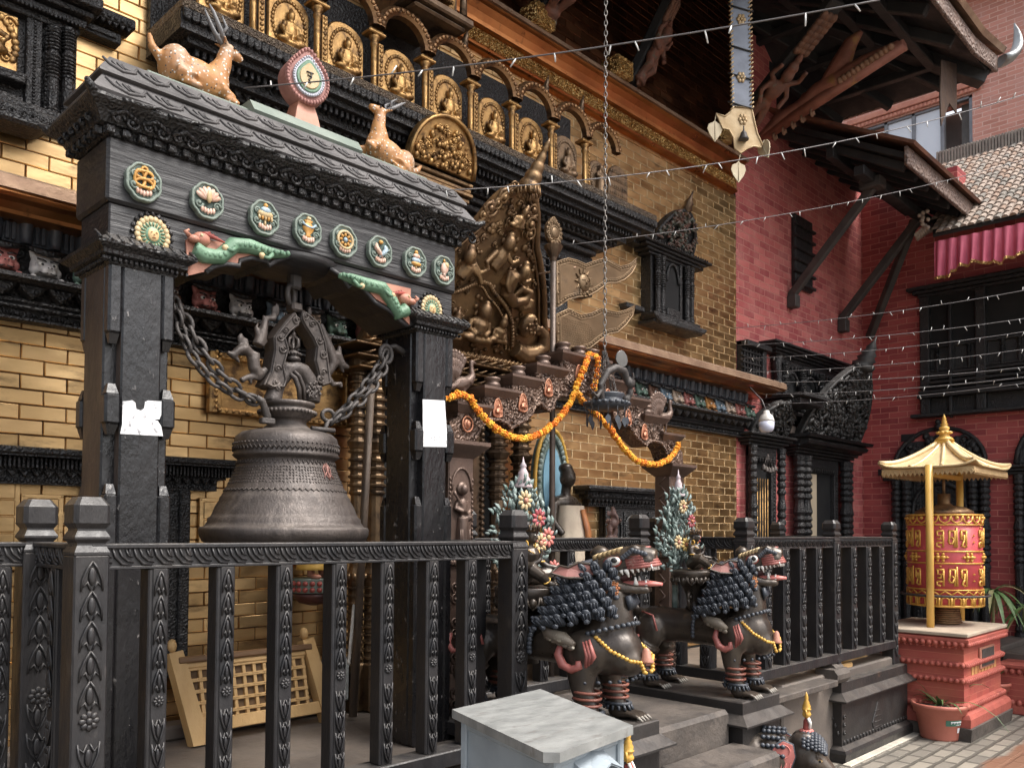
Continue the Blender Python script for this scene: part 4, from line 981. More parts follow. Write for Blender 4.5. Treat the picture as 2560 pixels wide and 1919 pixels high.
# ==== PINK BRICK BUILDING far behind
pk=thing('brick_building','tall pale pink brick building with aluminium window behind the tiled roof','building',(15.3,3,0))
m=MB();m.box(15,-12,0,15.4,5.02,14);m.box(15,6.10,0,15.4,16,14);m.box(15,5.02,0,15.4,6.10,0);m2=MB()
W0,W1,WZ0,WZ1=4.22,6.06,7.82,8.76
m=MB();m.box(15,-12,0,15.4,W0,16);m.box(15,W1,0,15.4,16,16);m.box(15,W0,0,15.4,W1,WZ0);m.box(15,W0,WZ1,15.4,W1,16);part('wall',m,PINKBRICK,pk)
m=MB();m.box(14.93,W0-.18,WZ1+.1,15,W1+.2,WZ1+.2,.01);m.box(14.96,W0-.1,WZ1+.02,15,W1+.1,WZ1+.095,.01);m.box(14.96,W0-.1,WZ0-.12,15,W1+.1,WZ0-.03,.01)
x=W0-.15
while x<W1+.2:m.box(14.945,x,WZ1+.025,14.97,x+.04,WZ1+.085,.004);x+=.07
for y in(3.2,2.4):m.box(14.9,y,9.7,15,y+.06,14,.01)
m.box(14.5,-12,10.4,15,16,10.7,.02);part('window_moulding',m,mat('brick_trim',(.52,.23,.16),(.42,.17,.12),8,(.7,.85),bump=(30,.3)),pk)
wd=MB()
for a,b in((W0,W0+.06),(W1-.06,W1),(W0+.44,W0+.50),(W0+.90,W0+.96),(W0+1.36,W0+1.42)):wd.box(15.03,a,WZ0,15.13,b,WZ1,.006)
wd.box(15.03,W0,WZ0,15.12,W1,WZ0+.05,.006);wd.box(15.03,W0,WZ1-.05,15.12,W1,WZ1,.006);wf=part('window',wd,mat('aluminium_frame',(.20,.20,.21),(.15,.15,.16),5,(.4,.5),.6,bump=None),pk)
q=MB();q.box(15.06,W0+.50,WZ0+.05,15.07,W0+1.36,WZ1-.05);part('frosted_pane',q,mat('frosted_glass',(.62,.66,.72),(.58,.62,.68),2,(.15,.25),bump=None),wf)
q=MB();q.box(15.5,W0,WZ0,15.52,W1,WZ1);q.box(15.2,W0+.02,WZ0+.05,15.22,W0+.22,WZ1-.05);part('dim_room',q,mat('dim_room',(.13,.125,.12),(.09,.085,.08),2,(.8,.9),bump=None),wf)
# ==== string lights, bulb
wirem=mat('thin_cable',(.10,.09,.09),(.14,.13,.13),10,(.5,.6),bump=None);bulbw=mat('clear_lamp_tip',(.72,.72,.70),(.6,.6,.58),10,(.25,.35),bump=None)
LMESH=MB().tube([(0,0,0),(0,0,-.038)],[.0032,.0026],5).mesh('lamp',[bulbw])
def lights(a,b,sag,n,label):
 a,b=Vector(a),Vector(b);L=thing('string_lights',label,'string lights',a,'strings of tiny lamps crossing the courtyard')
 f=lambda t:a.lerp(b,t)-Vector((0,0,sag*4*t*(1-t)))
 m=MB();m.tube([f(i/30)for i in range(31)],.0028,5);part('cable',m,wirem,L)
 for i in range(n):
  t=(i+.5)/n+rng.uniform(-.35,.35)/n;o=part('lamp',None,None,L,me=LMESH);o.location=f(t);o.rotation_euler=(rng.uniform(-.6,.6)+(3.14 if rng.random()<.25 else 0),rng.uniform(-.6,.6),0);o.scale=(1,1,rng.uniform(.7,1.1))
lights(onY(610,220,2.9),onY(2200,0,1.0),.03,14,'string of tiny lamps running highest across the roof struts')
lights(onY(1080,478,2.9),onX(2575,232,5.5),.10,22,'string of tiny lamps passing over the pink building window')
lights(onY(1420,612,3.6),onX(2575,395,8.6),.08,24,'string of tiny lamps crossing the dark lean-to roof')
for i,(va,vb,n,lb)in enumerate(((820,722,16,'string of tiny lamps just below the pink valance'),(862,793,16,'second string of tiny lamps under the pink valance'),(896,826,15,'string of tiny lamps in front of the gallery window shutter'),(930,870,14,'string of tiny lamps above the black torana tip'),(955,915,13,'string of tiny lamps beside the black torana tip'),(985,940,12,'string of tiny lamps over the torana carvings'),(1010,955,12,'lowest string of tiny lamps above the prayer wheel roof'))):
 lights(onY(1835+8*i,va,3.9),onX(2580,vb,8.4),.04,n,lb)
lb=thing('light_bulb','white plastic lamp bulb hanging at the end of the copper cornice','light bulb',(6.67,3.5,2.5))
q=MB();q.lathe([(.001,2.44),(.045,2.445),(.062,2.47),(.066,2.53)],16,M=Matrix.Translation((6.67,3.5,0)));part('diffuser',q,mat('lamp_plastic',(.60,.62,.74),(.56,.58,.70),3,(.3,.4),bump=None),lb)
q=MB();q.lathe([(.066,2.53),(.064,2.55),(.048,2.585),(.028,2.60),(.024,2.625),(.001,2.63)],16,M=Matrix.Translation((6.67,3.5,0)));part('housing',q,WHITEP,lb)
q=MB();q.tube([(6.67,3.5,2.62),(6.69,3.55,2.72),(6.75,3.7,2.86)],.006,5);part('cable',q,wirem,lb)
# ==== BELL FRAME
BX0,BX1,BY0,BY1=1.075,2.668,3.0,3.28
bf=thing('timber_bell_gantry','black timber bell frame with painted medallions and a carved little roof','bell frame',(1.87,3.14,FLOOR))
zP=lambda v,u=350:onY(u,v,3.0).z
LEGMATS=[LEGW,LEGBROWN]
def leg(x0,x1):
 m=MB();y0,y1=BY0,BY1-.01;w=x1-x0;n=w*.20;nd=.045
 zt,zb=2.515,FLOOR
 B=lambda a,b,c,d,e,f,bv=.006:m.box(a,b,c,d,e,f,bv)
 B(x0+n,y0+.001,zb,x1-n,y1-.001,zt);B(x0+.001,y0+nd,zb,x1-.001,y1-nd,zt)
 zones=[(zP(842),zt,0),(zP(1066),zP(990),.007),(zb,zP(1236),0)]
 for a,b,o in zones:
  for xa,xb in((x0-o,x0+n),(x1-n,x1+o)):
   for ya,yb in((y0-o,y0+nd),(y1-nd,y1+o)):
    m.box(xa,ya,a,xb,yb,b,.008)
    for zz,dz,cond in((b,1,b<zt-.01),(a,-1,a>zb+.01)):
     if not cond:continue
     ax,bx_,ay,by_=xa+.006,xb-.006,ya+.006,yb-.006;h=.034*dz;cx=(ax+bx_)/2;q=.012
     vs=[(ax,ay,zz),(bx_,ay,zz),(bx_,by_,zz),(ax,by_,zz)]+[(cx-q,ay+.012,zz+h),(cx+q,ay+.012,zz+h),(cx+q,by_-.01,zz+h),(cx-q,by_-.01,zz+h)]
     fs=[(4,5,6,7),(0,1,5,4),(1,2,6,5),(2,3,7,6),(3,0,4,7)]
     m.add(vs,fs if dz>0 else[f[::-1]for f in fs])
 V=np.concatenate(m.v);
 for i,f in enumerate(m.f):
  p=[V[k]for k in f];nn=np.cross(p[1]-p[0],p[2]-p[1])
  if nn[0]<-abs(nn[1])and nn[0]<-abs(nn[2])and f and V[f[0]][0]<x0+.05 and x0<1.5:m.m[i]=1
 return part('leg',m,LEGMATS,bf)
leg(1.095,1.325);leg(2.445,2.668)
for x0,x1 in((1.095,1.325),(2.445,2.668)):
 m=MB();m.ring([(.0,2.497),(.006,2.505),(.006,2.520),(.030,2.527),(.032,2.540),(.055,2.556),(.057,2.566),(.03,2.583),(.004,2.602)],x0,BY0,x1,BY1-.01)
 x=x0-.03
 while x<x1+.03:m.box(x,BY0-.022,2.507,x+.010,BY0-.006,2.519,.002);x+=.018
 y=BY0-.02
 while y<BY1:m.box(x0-.022,y,2.507,x0-.006,y+.010,2.519,.002);y+=.018
 for k in range(10):
  xx=x0-.05+k*(x1-x0+.10)/9;m.tube([(xx,BY0-.058,2.563),(xx,BY0-.03,2.584),(xx,BY0-.004,2.600)],.006,5)
 part('capital',m,CARVED,bf)
m=MB();m.box(BX0,BY0-.012,2.712,BX1,BY1+.005,2.935,.010);part('upper_beam',m,OLDBEAM,bf)
P3=lambda pts:[(onY(u,v,3.0).x,onY(u,v,3.0).z)for u,v in pts]
m=MB();lo=P3([(512,685),(531,671),(563,663),(596,668),(598,655),(626,648),(664,655),(670,667),(693,653),(726,645)])
pl=[(1.09,2.710),(1.09,2.598),(lo[0][0]-.035,2.598)]+lo+[(lo[-1][0]+.01,2.710)];m.prism(pl[::-1],BY0,BY1-.02,b=.005)
lo2=P3([(821,673),(851,692),(870,722),(879,711),(905,723),(936,760),(968,777),(996,802),(1014,818)])
pr_=[(lo2[0][0]-.01,2.710)]+lo2+[(2.655,2.598),(2.655,2.710)];m.prism(pr_,BY0,BY1-.02,b=.005)
m.tube([(x,BY0-.004,z+.004)for x,z in lo],.011,6);m.tube([(x,BY0-.004,z+.004)for x,z in lo2],.011,6)
m.lathe([(.20,2.70),(.17,2.672),(.10,2.655),(.001,2.65)][::-1],24,0,Matrix.Translation((1.87,3.14,0)))
part('lower_beam',m,OLDBEAM,bf)
m=MB();m.ring([(.0,2.936),(.012,2.940),(.012,2.965),(.030,2.970),(.040,2.990),(.055,3.008),(.078,3.022),(.086,3.032),(.082,3.044),(.066,3.052)],BX0,BY0,BX1,BY1);
x=BX0-.01;k=0
while x<BX1+.02:
 m.box(x,BY0-.036,2.937,x+.028,BY0-.012,2.962,.003)
 if k%2==0:
  scroll(m,(x+.03,BY0-.046,2.985),.026,1.1,.007);scroll(m,(x+.078,BY0-.046,2.985),.024,1.1,.006,flip=-1)
  m.tube([(x+.005,BY0-.05,2.99),(x+.05,BY0-.062,3.012),(x+.10,BY0-.05,2.99)],.008,5)
 x+=.053;k+=1
y=BY0
while y<BY1:m.box(BX0-.036,y,2.937,BX0-.012,y+.028,2.962,.003);scroll(m,(BX0-.05,y+.02,2.985),.02,1.0,.006);y+=.053
for xx,yy,e in((BX0-.08,BY0-.08,-1),(BX0-.08,BY1+.08,-1),(BX1+.08,BY0-.08,1)):
 m.tube([(xx-e*.06,yy+(.05 if yy<3.1 else-.05),3.045),(xx,yy,3.045),(xx+e*.022,yy-(.02 if yy<3.1 else-.02),3.06)],[.02,.018,.008],6)
for k in range(11):
 xx=BX0+.02+k*.155;m.tube([(xx,BY0-.086,3.036),(xx+.08,BY0-.088,3.040),(xx+.13,BY0-.092,3.050)],[.010,.010,.004],6)
part('eave',m,CARVED,bf)
m=MB();m.ring([(.066,3.052),(.072,3.062),(.030,3.125),(.022,3.133),(.040,3.138),(.038,3.150),(.0,3.205),(-.008,3.216),(-.03,3.218)],BX0,BY0,BX1,BY1)
def leafrow(z0,o0,z1,o1,step,side):
 a=BX0-.02;b=BX1+.02;dz=z1-z0;k=0;x=a
 while x<b-step*.6:
  if side==0:
   f=lambda t,s:(x+t*step,BY0-(o0+(o1-o0)*s)-.003,z0+dz*s)
   m.tube([f(0,.92),f(.15,.45),f(.5,.12),f(.85,.35),f(1.0,.9)],[.005,.006,.007,.006,.004],5);m.tube([f(.42,.85),f(.62,.5),f(.95,.42)],[.003,.005,.003],5)
   for q in(.2,.35,.5):m.tube([f(q+.05,.85),f(q+.2,.38)],.0028,4)
  x+=step
leafrow(3.066,.068,3.122,.032,.135,0);leafrow(3.152,.036,3.202,.002,.115,0)
part('carved_roof',m,GREYWOOD,bf)
def medal_base(m):
 pl=[]
 for k in range(64):
  t=k*2*math.pi/64;r=.061*(1+.07*abs(math.sin(4*t))-.02);pl.append((r*math.cos(t),r*1.08*math.sin(t)))
 m.prism(pl,-.016,.002,0,b=.004);m.prism([(x*.80,z*.80)for x,z in pl],-.0175,-.015,1)
 rim=[(x*.94,-.017,z*.94)for x,z in pl[::2]];m.tube(rim,.0058,5,0,closed=True)
 for k in range(5):m.ell((-.022+k*.011,-.02,-.040+.003*abs(k-2)),(.0065,.006,.012),7,5,2)
 for e in(-1,1):scroll(m,(e*.034,-.020,-.016),.016,1.2,.0045,0,flip=e);scroll(m,(e*.034,-.020,.020),.014,1.1,.004,0,flip=-e)
MPAL=[PALEGREEN,mat('medal_ground',(.05,.085,.07),(.03,.05,.04),20,(.6,.7),bump=None),mat('medal_flesh',(.60,.42,.34),(.48,.28,.20),30,(.55,.7),bump=(80,.2)),CREAM,mat('medal_ochre',(.52,.28,.07),(.40,.19,.04),30,(.5,.65),bump=(80,.2)),mat('medal_blue',(.35,.45,.50),(.24,.32,.38),30,(.55,.7),bump=(80,.2))]
def knot(m):
 for a,b in((.016,.0),(-.016,.0)):m.tube([(a+.018*math.cos(t),-.022+.003*math.sin(2*t),.008+.030*math.sin(t))for t in np.linspace(0,2*math.pi,17)[:-1]],.0052,6,4,closed=True)
 for z in(.022,-.006):m.tube([(.030*math.cos(t),-.023+.003*math.cos(2*t),z+.014*math.sin(t))for t in np.linspace(0,2*math.pi,17)[:-1]],.0052,6,4,closed=True)
 m.tube([(.010*math.cos(t),-.022,.042+.010*math.sin(t))for t in np.linspace(0,2*math.pi,9)[:-1]],.0045,6,4,closed=True)
def lotus(m):
 for k in range(7):
  t=(k-3)*.42;m.ell((.024*math.sin(t),-.022-.004*math.cos(t),.008+.016*math.cos(t)),(.012,.007,.026),9,7,2,rot=(0,t,0))
 m.ell((0,-.03,.012),(.011,.007,.024),9,7,3);m.ell((0,-.02,.046),(.008,.006,.007),7,5,4)
def parasol(m):
 m.ell((0,-.022,.012),(.034,.010,.016),12,7,3);m.ell((0,-.024,.026),(.022,.010,.014),10,7,5);m.ell((0,-.024,.044),(.010,.008,.010),8,6,4)
 for k in range(5):m.ell((-.026+k*.013,-.024,-.004),(.006,.006,.010),6,5,4 if k%2 else 3)
 m.tube([(0,-.02,-.01),(0,-.02,-.034)],.005,6,3)
def vase(m):
 m.lathe([(.008,-.03),(.016,-.024),(.008,-.018),(.024,.0),(.027,.012),(.016,.026),(.012,.030),(.022,.038)],14,4,Matrix.Translation((0,-.018,0))@Matrix.Diagonal((1,.5,1,1)))
 m.tube([(-.03,-.024,.024),(-.01,-.028,.012),(.012,-.028,.010),(.032,-.024,.026)],.005,6,5);m.ell((0,-.022,.046),(.012,.008,.008),8,6,3)
def wheel8(m):
 m.tube([(.036*math.cos(t),-.022,.004+.036*math.sin(t))for t in np.linspace(0,2*math.pi,25)[:-1]],.0065,7,3,closed=True)
 for k in range(8):
  t=k*math.pi/4;m.ell((.021*math.cos(t),-.022,.004+.021*math.sin(t)),(.009,.006,.006),8,6,4,rot=(0,-t,0))
 m.ell((0,-.024,.004),(.010,.008,.010),9,7,5)
def fishes(m):
 for e in(-1,1):m.tube([(e*.022,-.02,.030),(e*.026,-.024,.012),(e*.012,-.026,-.006),(-e*.008,-.024,-.026)],[.005,.011,.010,.004],8,2 if e<0 else 5)
 m.ell((0,-.022,.040),(.012,.008,.009),8,6,4)
def banner(m):
 m.ell((0,-.022,.006),(.026,.010,.014),12,7,5);m.ell((0,-.022,-.010),(.030,.010,.010),12,7,4);m.ell((0,-.024,.024),(.020,.010,.012),10,7,2);m.ell((0,-.022,.042),(.010,.008,.010),8,6,4);m.tube([(0,-.02,-.014),(0,-.02,-.034)],.005,6,3)
def conch(m):
 m.ell((.0,-.022,.008),(.022,.012,.030),12,8,2,rot=(0,.3,0));m.ell((.008,-.026,.022),(.014,.010,.016),10,7,3);m.tube([(0,-.022,.036),(-.004,-.022,.050)],[.007,.003],6,4);m.tube([(-.006,-.022,-.016),(.004,-.022,-.034)],[.009,.004],6,2)
for(px_,nm,fn)in((1.193,'endless knot',knot),(1.426,'pink lotus flower',lotus),(1.657,'parasol',parasol),(1.850,'vase',vase),(2.026,'spoked wheel',wheel8),(2.21,'pair of fishes',fishes),(2.406,'fringed banner',banner),(2.575,'white conch shell',conch)):
 m=MB();medal_base(m);fn(m)
 o=part('medallion',m,MPAL,bf,'painted medallion with '+nm);o.location=(px_,BY0-.013,2.800);o.rotation_euler=(0,0,0)
for x in(1.237,2.524):
 m=MB()
 for k in range(20):
  t=k*2*math.pi/20;m.ell((.070*math.cos(t),-.004,.076*math.sin(t)),(.0085,.006,.0085),7,5,0);m.ell((.053*math.cos(t+.15),-.006,.057*math.sin(t+.15)),(.012,.007,.012),7,5,1)
  m.ell((.036*math.cos(t),-.009,.038*math.sin(t)),(.010,.006,.0045),7,5,2,rot=(0,-t,0))
 m.ell((0,-.004,0),(.052,.008,.056),18,7,1);m.ell((0,-.008,0),(.030,.008,.032),16,8,2);m.ell((0,-.012,0),(.021,.008,.024),14,8,3)
 for e in(-1,1):m.tube([(e*.012,-.0205,.006),(e*.006,-.021,.008)],.0016,4,4)
 m.tube([(0,-.022,.004),(.001,-.0225,-.004)],.002,5,3);m.tube([(-.006,-.020,-.010),(0,-.021,-.012),(.006,-.020,-.010)],.0016,4,4)
 o=part('sun_boss',m,[CARVED,CREAM,GREENP,mat('sun_face',(.62,.46,.24),(.52,.36,.17),30,(.55,.7),bump=(60,.1)),ORANGEP],bf);o.location=(x,BY0,2.61 if x>2 else 2.625)
 if x<2:o.location.z=2.63
def dragon(body,head,red,sc,flip):
 s=MB();m=MB();B=[Vector(b)for b in body]
 s.tube(B,[.012,.024,.030,.032,.030,.032,.034][:len(B)]if len(B)<=7 else.028,9)
 m.skin(s,.006,1,0)
 for i in range(len(B)-1):
  for k in range(3):
   p=B[i].lerp(B[i+1],(k+.5)/3);m.ell((p.x,p.y-.026,p.z),(.011,.006,.011),7,5,0)
 H_=Vector(head)
 m.ell(H_,(.034,.022,.026),10,8,1);m.ell(H_+Vector((flip*.032,-.006,-.008)),(.024,.018,.015),10,7,1);m.ell(H_+Vector((flip*.008,-.02,.008)),(.006,.004,.006),7,5,3)
 m.tube([H_+Vector((flip*.05,-.008,.0)),H_+Vector((flip*.066,-.01,.012)),H_+Vector((flip*.052,-.01,.020))],[.010,.008,.004],6,1)
 for k in range(5):m.tube([H_+Vector((-flip*.01*k,-.005,.018)),H_+Vector((-flip*(.03+.014*k),-.010,.030-.006*k))],[.009,.003],5,2)
 for t in(1,3):p=B[min(t,len(B)-1)];m.tube([p+Vector((0,-.02,-.01)),p+Vector((flip*.02,-.03,-.032)),p+Vector((flip*.04,-.028,-.030))],[.010,.008,.005],6,0);m.ell(p+Vector((flip*.044,-.022,-.026)),(.014,.010,.013),8,6,3)
 return m
Y_=BY0-.012;D3=lambda u,v:Vector((onY(u,v,3.0).x,Y_,onY(u,v,3.0).z))
DPAL=[GREENP,SALMON,REDP,CREAM]
g_=MB();g_.prism(P3([(463,600),(480,592),(730,642),(690,648),(668,648),(626,641),(600,648),(590,660),(563,656),(530,664),(508,680),(468,690)])[::-1],BY0-.006,BY0+.002,1)
d=dragon([D3(715,640),D3(670,634),D3(620,618),D3(580,615),D3(545,645),D3(505,640),D3(480,625)],D3(500,600),None,1,-1);d.merge(g_);part('dragon',d,DPAL,bf,'green dragon with its head at the left end')
g_=MB();g_.prism(P3([(832,678),(1025,722),(1022,812),(1000,790),(968,765),(938,748),(905,712),(875,700),(855,688)])[::-1],BY0-.006,BY0+.002,1)
d=dragon([D3(842,690),D3(872,698),D3(910,712),D3(950,722),D3(975,755),D3(990,785),D3(1010,775)],D3(1008,748),None,1,1);d.merge(g_);part('dragon',d,DPAL,bf,'green dragon with its head at the right end')
m=MB();A=[onY(u,v,3.0)for u,v in((300,1084),(305,1060),(306,1003),(318,1002),(330,1000),(338,1006),(340,1022),(352,1026),(360,1020),(362,1004),(370,1001),(405,1003),(406,1028),(398,1048),(384,1048),(394,1052),(403,1066),(407,1090))]
m.prism([(p.x,p.z)for p in A],BY0-.0022,BY0-.0002);pp=solo('torn_paper',m,[mat('torn_paper',(.70,.70,.71),(.50,.50,.51),18,(.7,.85),bump=(30,.2),c3=(.22,.22,.23),c3at=(.56,.66),c3scale=26)],'torn white paper remnant pasted on the left leg of the bell frame','paper')
nt=thing('notice','white paper notice with small writing pasted on the right leg of the bell frame','notice',(2.54,2.998,2.05))
A=[onY(u,v,3.0)for u,v in((1057,1116),(1056,998),(1111,1001),(1119,1117))];m=MB();m.prism([(p.x,p.z)for p in A],BY0-.0025,BY0-.0004);part('sheet',m,PAPER,nt)
m=MB()
for r_ in range(4):
 x=0
 while x<34:
  q=onY(1072+x+4*r_,1091+r_*4.5+x*.1,3.0);w_=rng.uniform(.004,.010);m.box(q.x,BY0-.0032,q.z,q.x+w_,BY0-.0026,q.z+.003);x+=rng.uniform(4,9)
part('writing',m,mat('grey_ink',(.16,.16,.18),(.2,.2,.22),20,(.7,.8),bump=None),nt)
# ---- deer, leaf-shaped emblem and its green base on the frame's roof
def deer(fl):
 s=MB();f=fl
 s.ell((0,0,.075),(.115,.062,.072),14,10);s.ell((-.075*f,0,.085),(.065,.068,.085),12,9);s.ell((.085*f,0,.085),(.055,.050,.075),12,9)
 s.tube([(.09*f,0,.12),(.115*f,0,.17),(.125*f,0,.22)],[.048,.034,.028],10);s.ell((.135*f,0,.235),(.034,.026,.028),10,8);s.tube([(.14*f,0,.235),(.175*f,0,.225),(.195*f,0,.215)],[.025,.019,.014],9)
 for e in(-1,1):
  s.tube([(-.09*f,e*.045,.05),(-.03*f,e*.062,.035),(-.07*f,e*.064,.018),(.0,e*.064,.014)],[.038,.028,.016,.012],8);s.tube([(.09*f,e*.04,.05),(.135*f,e*.045,.028),(.10*f,e*.05,.014),(.16*f,e*.05,.012)],[.026,.018,.014,.012],8)
  s.tube([(.118*f,e*.018,.25),(.10*f,e*.040,.265)],[.010,.006],6)
 s.tube([(-.13*f,0,.10),(-.165*f,0,.13),(-.175*f,0,.175)],[.022,.016,.008],8)
 m=MB();m.skin(s,.0075,2,0);return m
DEERM=mat('spotted_deer_paint',(.42,.21,.075),(.30,.125,.045),9,(.5,.65),bump=(40,.25),c3=(.38,.27,.18),c3at=(.48,.66),c3scale=9,fleck=((.66,.63,.57),62,.30),fleck2=((.05,.05,.055),55,.22))
HORN=mat('grey_horn',(.20,.20,.205),(.12,.12,.125),14,(.5,.65),bump=(60,.2))
def put_deer(loc,fl,label,tilt,sc):
 t=thing('deer_statue',label,'deer statue',loc,'painted deer on the bell frame roof')
 M=frame(loc,(0,tilt,0),sc)
 m=MB();m.merge(deer(fl),M);part('body',m,DEERM,t)
 hm_=MB()
 for e in(-1,1):
  hm_.tube([(.118*fl,e*.012,.255),(.085*fl,e*.022,.305),(.06*fl,e*.024,.35),(.045*fl,e*.020,.375)],[.010,.009,.007,.002],6);hm_.tube([(.10*fl,e*.018,.28),(.115*fl,e*.026,.31),(.095*fl,e*.028,.345)],[.007,.006,.002],6)
 m=MB();m.merge(hm_,M);part('horn',m,HORN,t)
 m=MB()
 for e in(-1,1):m.ell((.152*fl,e*.024,.243),(.006,.004,.005),7,5,M=M)
 part('eye',m,EYEB,t)
 m=MB();x,y,z=loc;m.box(x-.21,y-.075,z-.035,x+.20,y+.075,z-.002,.006,0);part('plank',m,PALEGREEN,t)
put_deer((1.44,3.13,3.252),1,'spotted deer statue lying with raised tail, head and horns towards the leaf emblem',0,1.0)
put_deer((2.345,3.13,3.252),-1,'spotted deer statue lying with its muzzle lifted towards the sky',R(24),.95)
em=thing('emblem_stele','pink leaf-shaped emblem with ringed letter standing on the green base of the frame roof','emblem',(1.90,3.14,3.28))
def leafpl(r,n=36):
 out_=[]
 for k in range(n):
  t=math.pi/2+k*2*math.pi/n;q=abs(math.atan2(math.sin(t-math.pi/2),math.cos(t-math.pi/2)));out_.append((r*math.cos(t),r*1.06*math.sin(t)+r*.34*math.exp(-(q/.45)**2)))
 return out_
M=frame((1.905,3.10,3.475),(0,0,R(-8)))
m=MB();m.prism(leafpl(.098),-.035,.05,0,M,b=.006)
for k,(x,z)in enumerate(leafpl(.090,40)):m.ell((x,-.035,z),(.008,.008,.010),6,5,0,M=M)
m.prism(leafpl(.070),-.044,-.030,1,M,b=.003)
for x,z in leafpl(.066,40):m.ell((x,-.044,z),(.0055,.005,.0055),6,5,1,M=M)
m.prism(leafpl(.056),-.049,-.040,2,M,b=.003);m.prism(leafpl(.044),-.053,-.045,3,M,b=.003)
m.tube([(-.016,-.055,.020),(.014,-.055,.020)],.003,5,4,M=M);m.tube([(.004,-.055,.020),(.006,-.055,.0),(-.006,-.055,-.010),(.002,-.055,-.026)],.003,5,4,M=M);m.tube([(.006,-.055,.002),(-.012,-.055,.008)],.003,5,4,M=M)
part('leaf_disc',m,[mat('faded_pink_wood',(.36,.17,.145),(.27,.125,.11),10,(.6,.75),bump=(50,.3)),mat('lilac_beading',(.48,.49,.54),(.38,.39,.44),20,(.55,.7),bump=(50,.1)),GREENP,CREAM,BLACK],em)
m=MB();vs=[]
for z,w_,d_ in((3.285,.062,.050),(3.33,.052,.045),(3.385,.036,.036)):vs+=[(1.905-w_,3.12-d_,z),(1.905+w_,3.12-d_,z),(1.905+w_,3.12+d_,z),(1.905-w_,3.12+d_,z)]
m.add(vs,[(i*4+j,i*4+(j+1)%4,i*4+4+(j+1)%4,i*4+4+j)for i in range(2)for j in range(4)]+[(8,9,10,11)]);part('foot',m,SALMON,em)
m=MB();m.mould([(3.03,3.217),(3.015,3.235),(3.05,3.284),(3.23,3.284),(3.25,3.235),(3.24,3.217)],1.63,2.145,0);part('base_block',m,PALEGREEN,em)
# ==== BELL
BXC,BYC=1.87,3.14
bell=thing('bell','great dusty bronze temple bell with inscription bands hanging inside the black frame','bell',(BXC,BYC,1.55))
K=BYC/3.25;bz=lambda z:1.6+(z-1.6)*K
prof=[(.335,1.538),(.352,1.544),(.366,1.572),(.368,1.592),(.362,1.604),(.345,1.606),(.332,1.625),(.330,1.640),(.318,1.648),(.312,1.66),(.300,1.69),(.284,1.715),(.282,1.727),(.275,1.735),(.258,1.766),(.240,1.80),(.224,1.835),(.214,1.868),(.209,1.885),(.214,1.892),(.224,1.898),(.224,1.908),(.218,1.914),(.219,1.93),(.220,1.955),(.212,1.985),(.190,2.004),(.15,2.014),(.115,2.018),(.105,2.024),(.085,2.040),(.080,2.05),(.084,2.062),(.092,2.066),(.10,2.07),(.10,2.078),(.113,2.083),(.118,2.095),(.113,2.107),(.102,2.111),(.106,2.118),(.116,2.124),(.117,2.138),(.10,2.142),(.001,2.142)]
prof=[(r*K*(1 if z>1.9 else.96),bz(z))for r,z in prof]
m=MB();M0=Matrix.Translation((BXC,BYC,0));m.lathe([(.001,bz(1.62)),(.30*K,bz(1.56))]+prof,72,0,M0)
part('bell_body',m,BELLM,bell)
m=MB()
for k in range(40):t=k*math.pi/20;m.ell((BXC+.119*K*math.cos(t),BYC+.119*K*math.sin(t),bz(2.095)),(.008,.008,.009),6,5)
def onbell(r,z,t):
 r*=1 if z>1.9 else.962;return(BXC+r*K*math.cos(t),BYC+r*K*math.sin(t),bz(z))
for k in range(66):
 t=k*2*math.pi/66;t2=t+math.pi/66
 m.tube([onbell(.2205,1.922,t),onbell(.2225,1.940,t2),onbell(.2205,1.922,t+2*math.pi/66)],.0028,4);m.ell(onbell(.2205,1.953,t),(.005,.005,.004),6,4)
 m.tube([onbell(.2115,1.882,t),onbell(.2165,1.866,t2),onbell(.2115,1.882,t+2*math.pi/66)],.0026,4)
 m.tube([onbell(.262,1.762,t),onbell(.266,1.752,t2),onbell(.262,1.762,t+2*math.pi/66)],.003,4)
for r_ in range(6):
 z=1.853-r_*.0125;rr_=np.interp(z,[1.766,1.80,1.835,1.868],[.258,.240,.224,.214])+.0012
 for k in range(110):
  t=k*2*math.pi/110
  if rng.random()<.85:m.tube([onbell(rr_,z,t),onbell(rr_,z,t+.035)],.0017,4)
  if rng.random()<.7:m.tube([onbell(rr_,z,t+.02),onbell(rr_+.002,z-.0065,t+.024)],.0017,4)
part('relief_bands',m,BELLM,bell)
m=MB();t0=math.atan2(-1,.08)+.25
def em_(dx,dz):t=t0+dx/.235;z=1.838+dz;return onbell(np.interp(z,[1.766,1.80,1.835,1.868],[.258,.240,.224,.214])+.002,z,t)
for k in range(2):m.tube([em_(.012*math.cos(a),.014-.028*k+.012*math.sin(a))for a in np.linspace(0,2*math.pi,13)[:-1]],.003,5,closed=True)
m.tube([em_(0,.035),em_(0,-.035)],.0035,5)
for e in(-1,1):m.tube([em_(e*.010,.030),em_(e*.026,.012),em_(e*.020,-.012),em_(e*.030,-.030)],.003,5)
part('thunderbolt_emblem',m,mat('rubbed_red_bronze',(.24,.11,.09),(.17,.09,.075),20,(.45,.6),.35,bump=(80,.2)),bell)
HY=3.12;ZQ=lambda x,y:onY(500+x/4.422,660+y/4.422,HY);Q2=lambda pts:[(ZQ(*p).x,ZQ(*p).z)for p in pts]
PLL=[(1010,540),(1055,690),(960,760),(905,830),(940,950),(885,1140),(915,1290),(890,1380),(750,1380),(665,1340),(735,1200),(778,960),(770,820),(830,735),(960,580)]
PLR=[(1090,520),(1150,560),(1270,660),(1345,880),(1375,1100),(1405,1330),(1290,1370),(1258,1200),(1222,1080),(1240,930),(1195,830),(1110,700),(1070,620)]
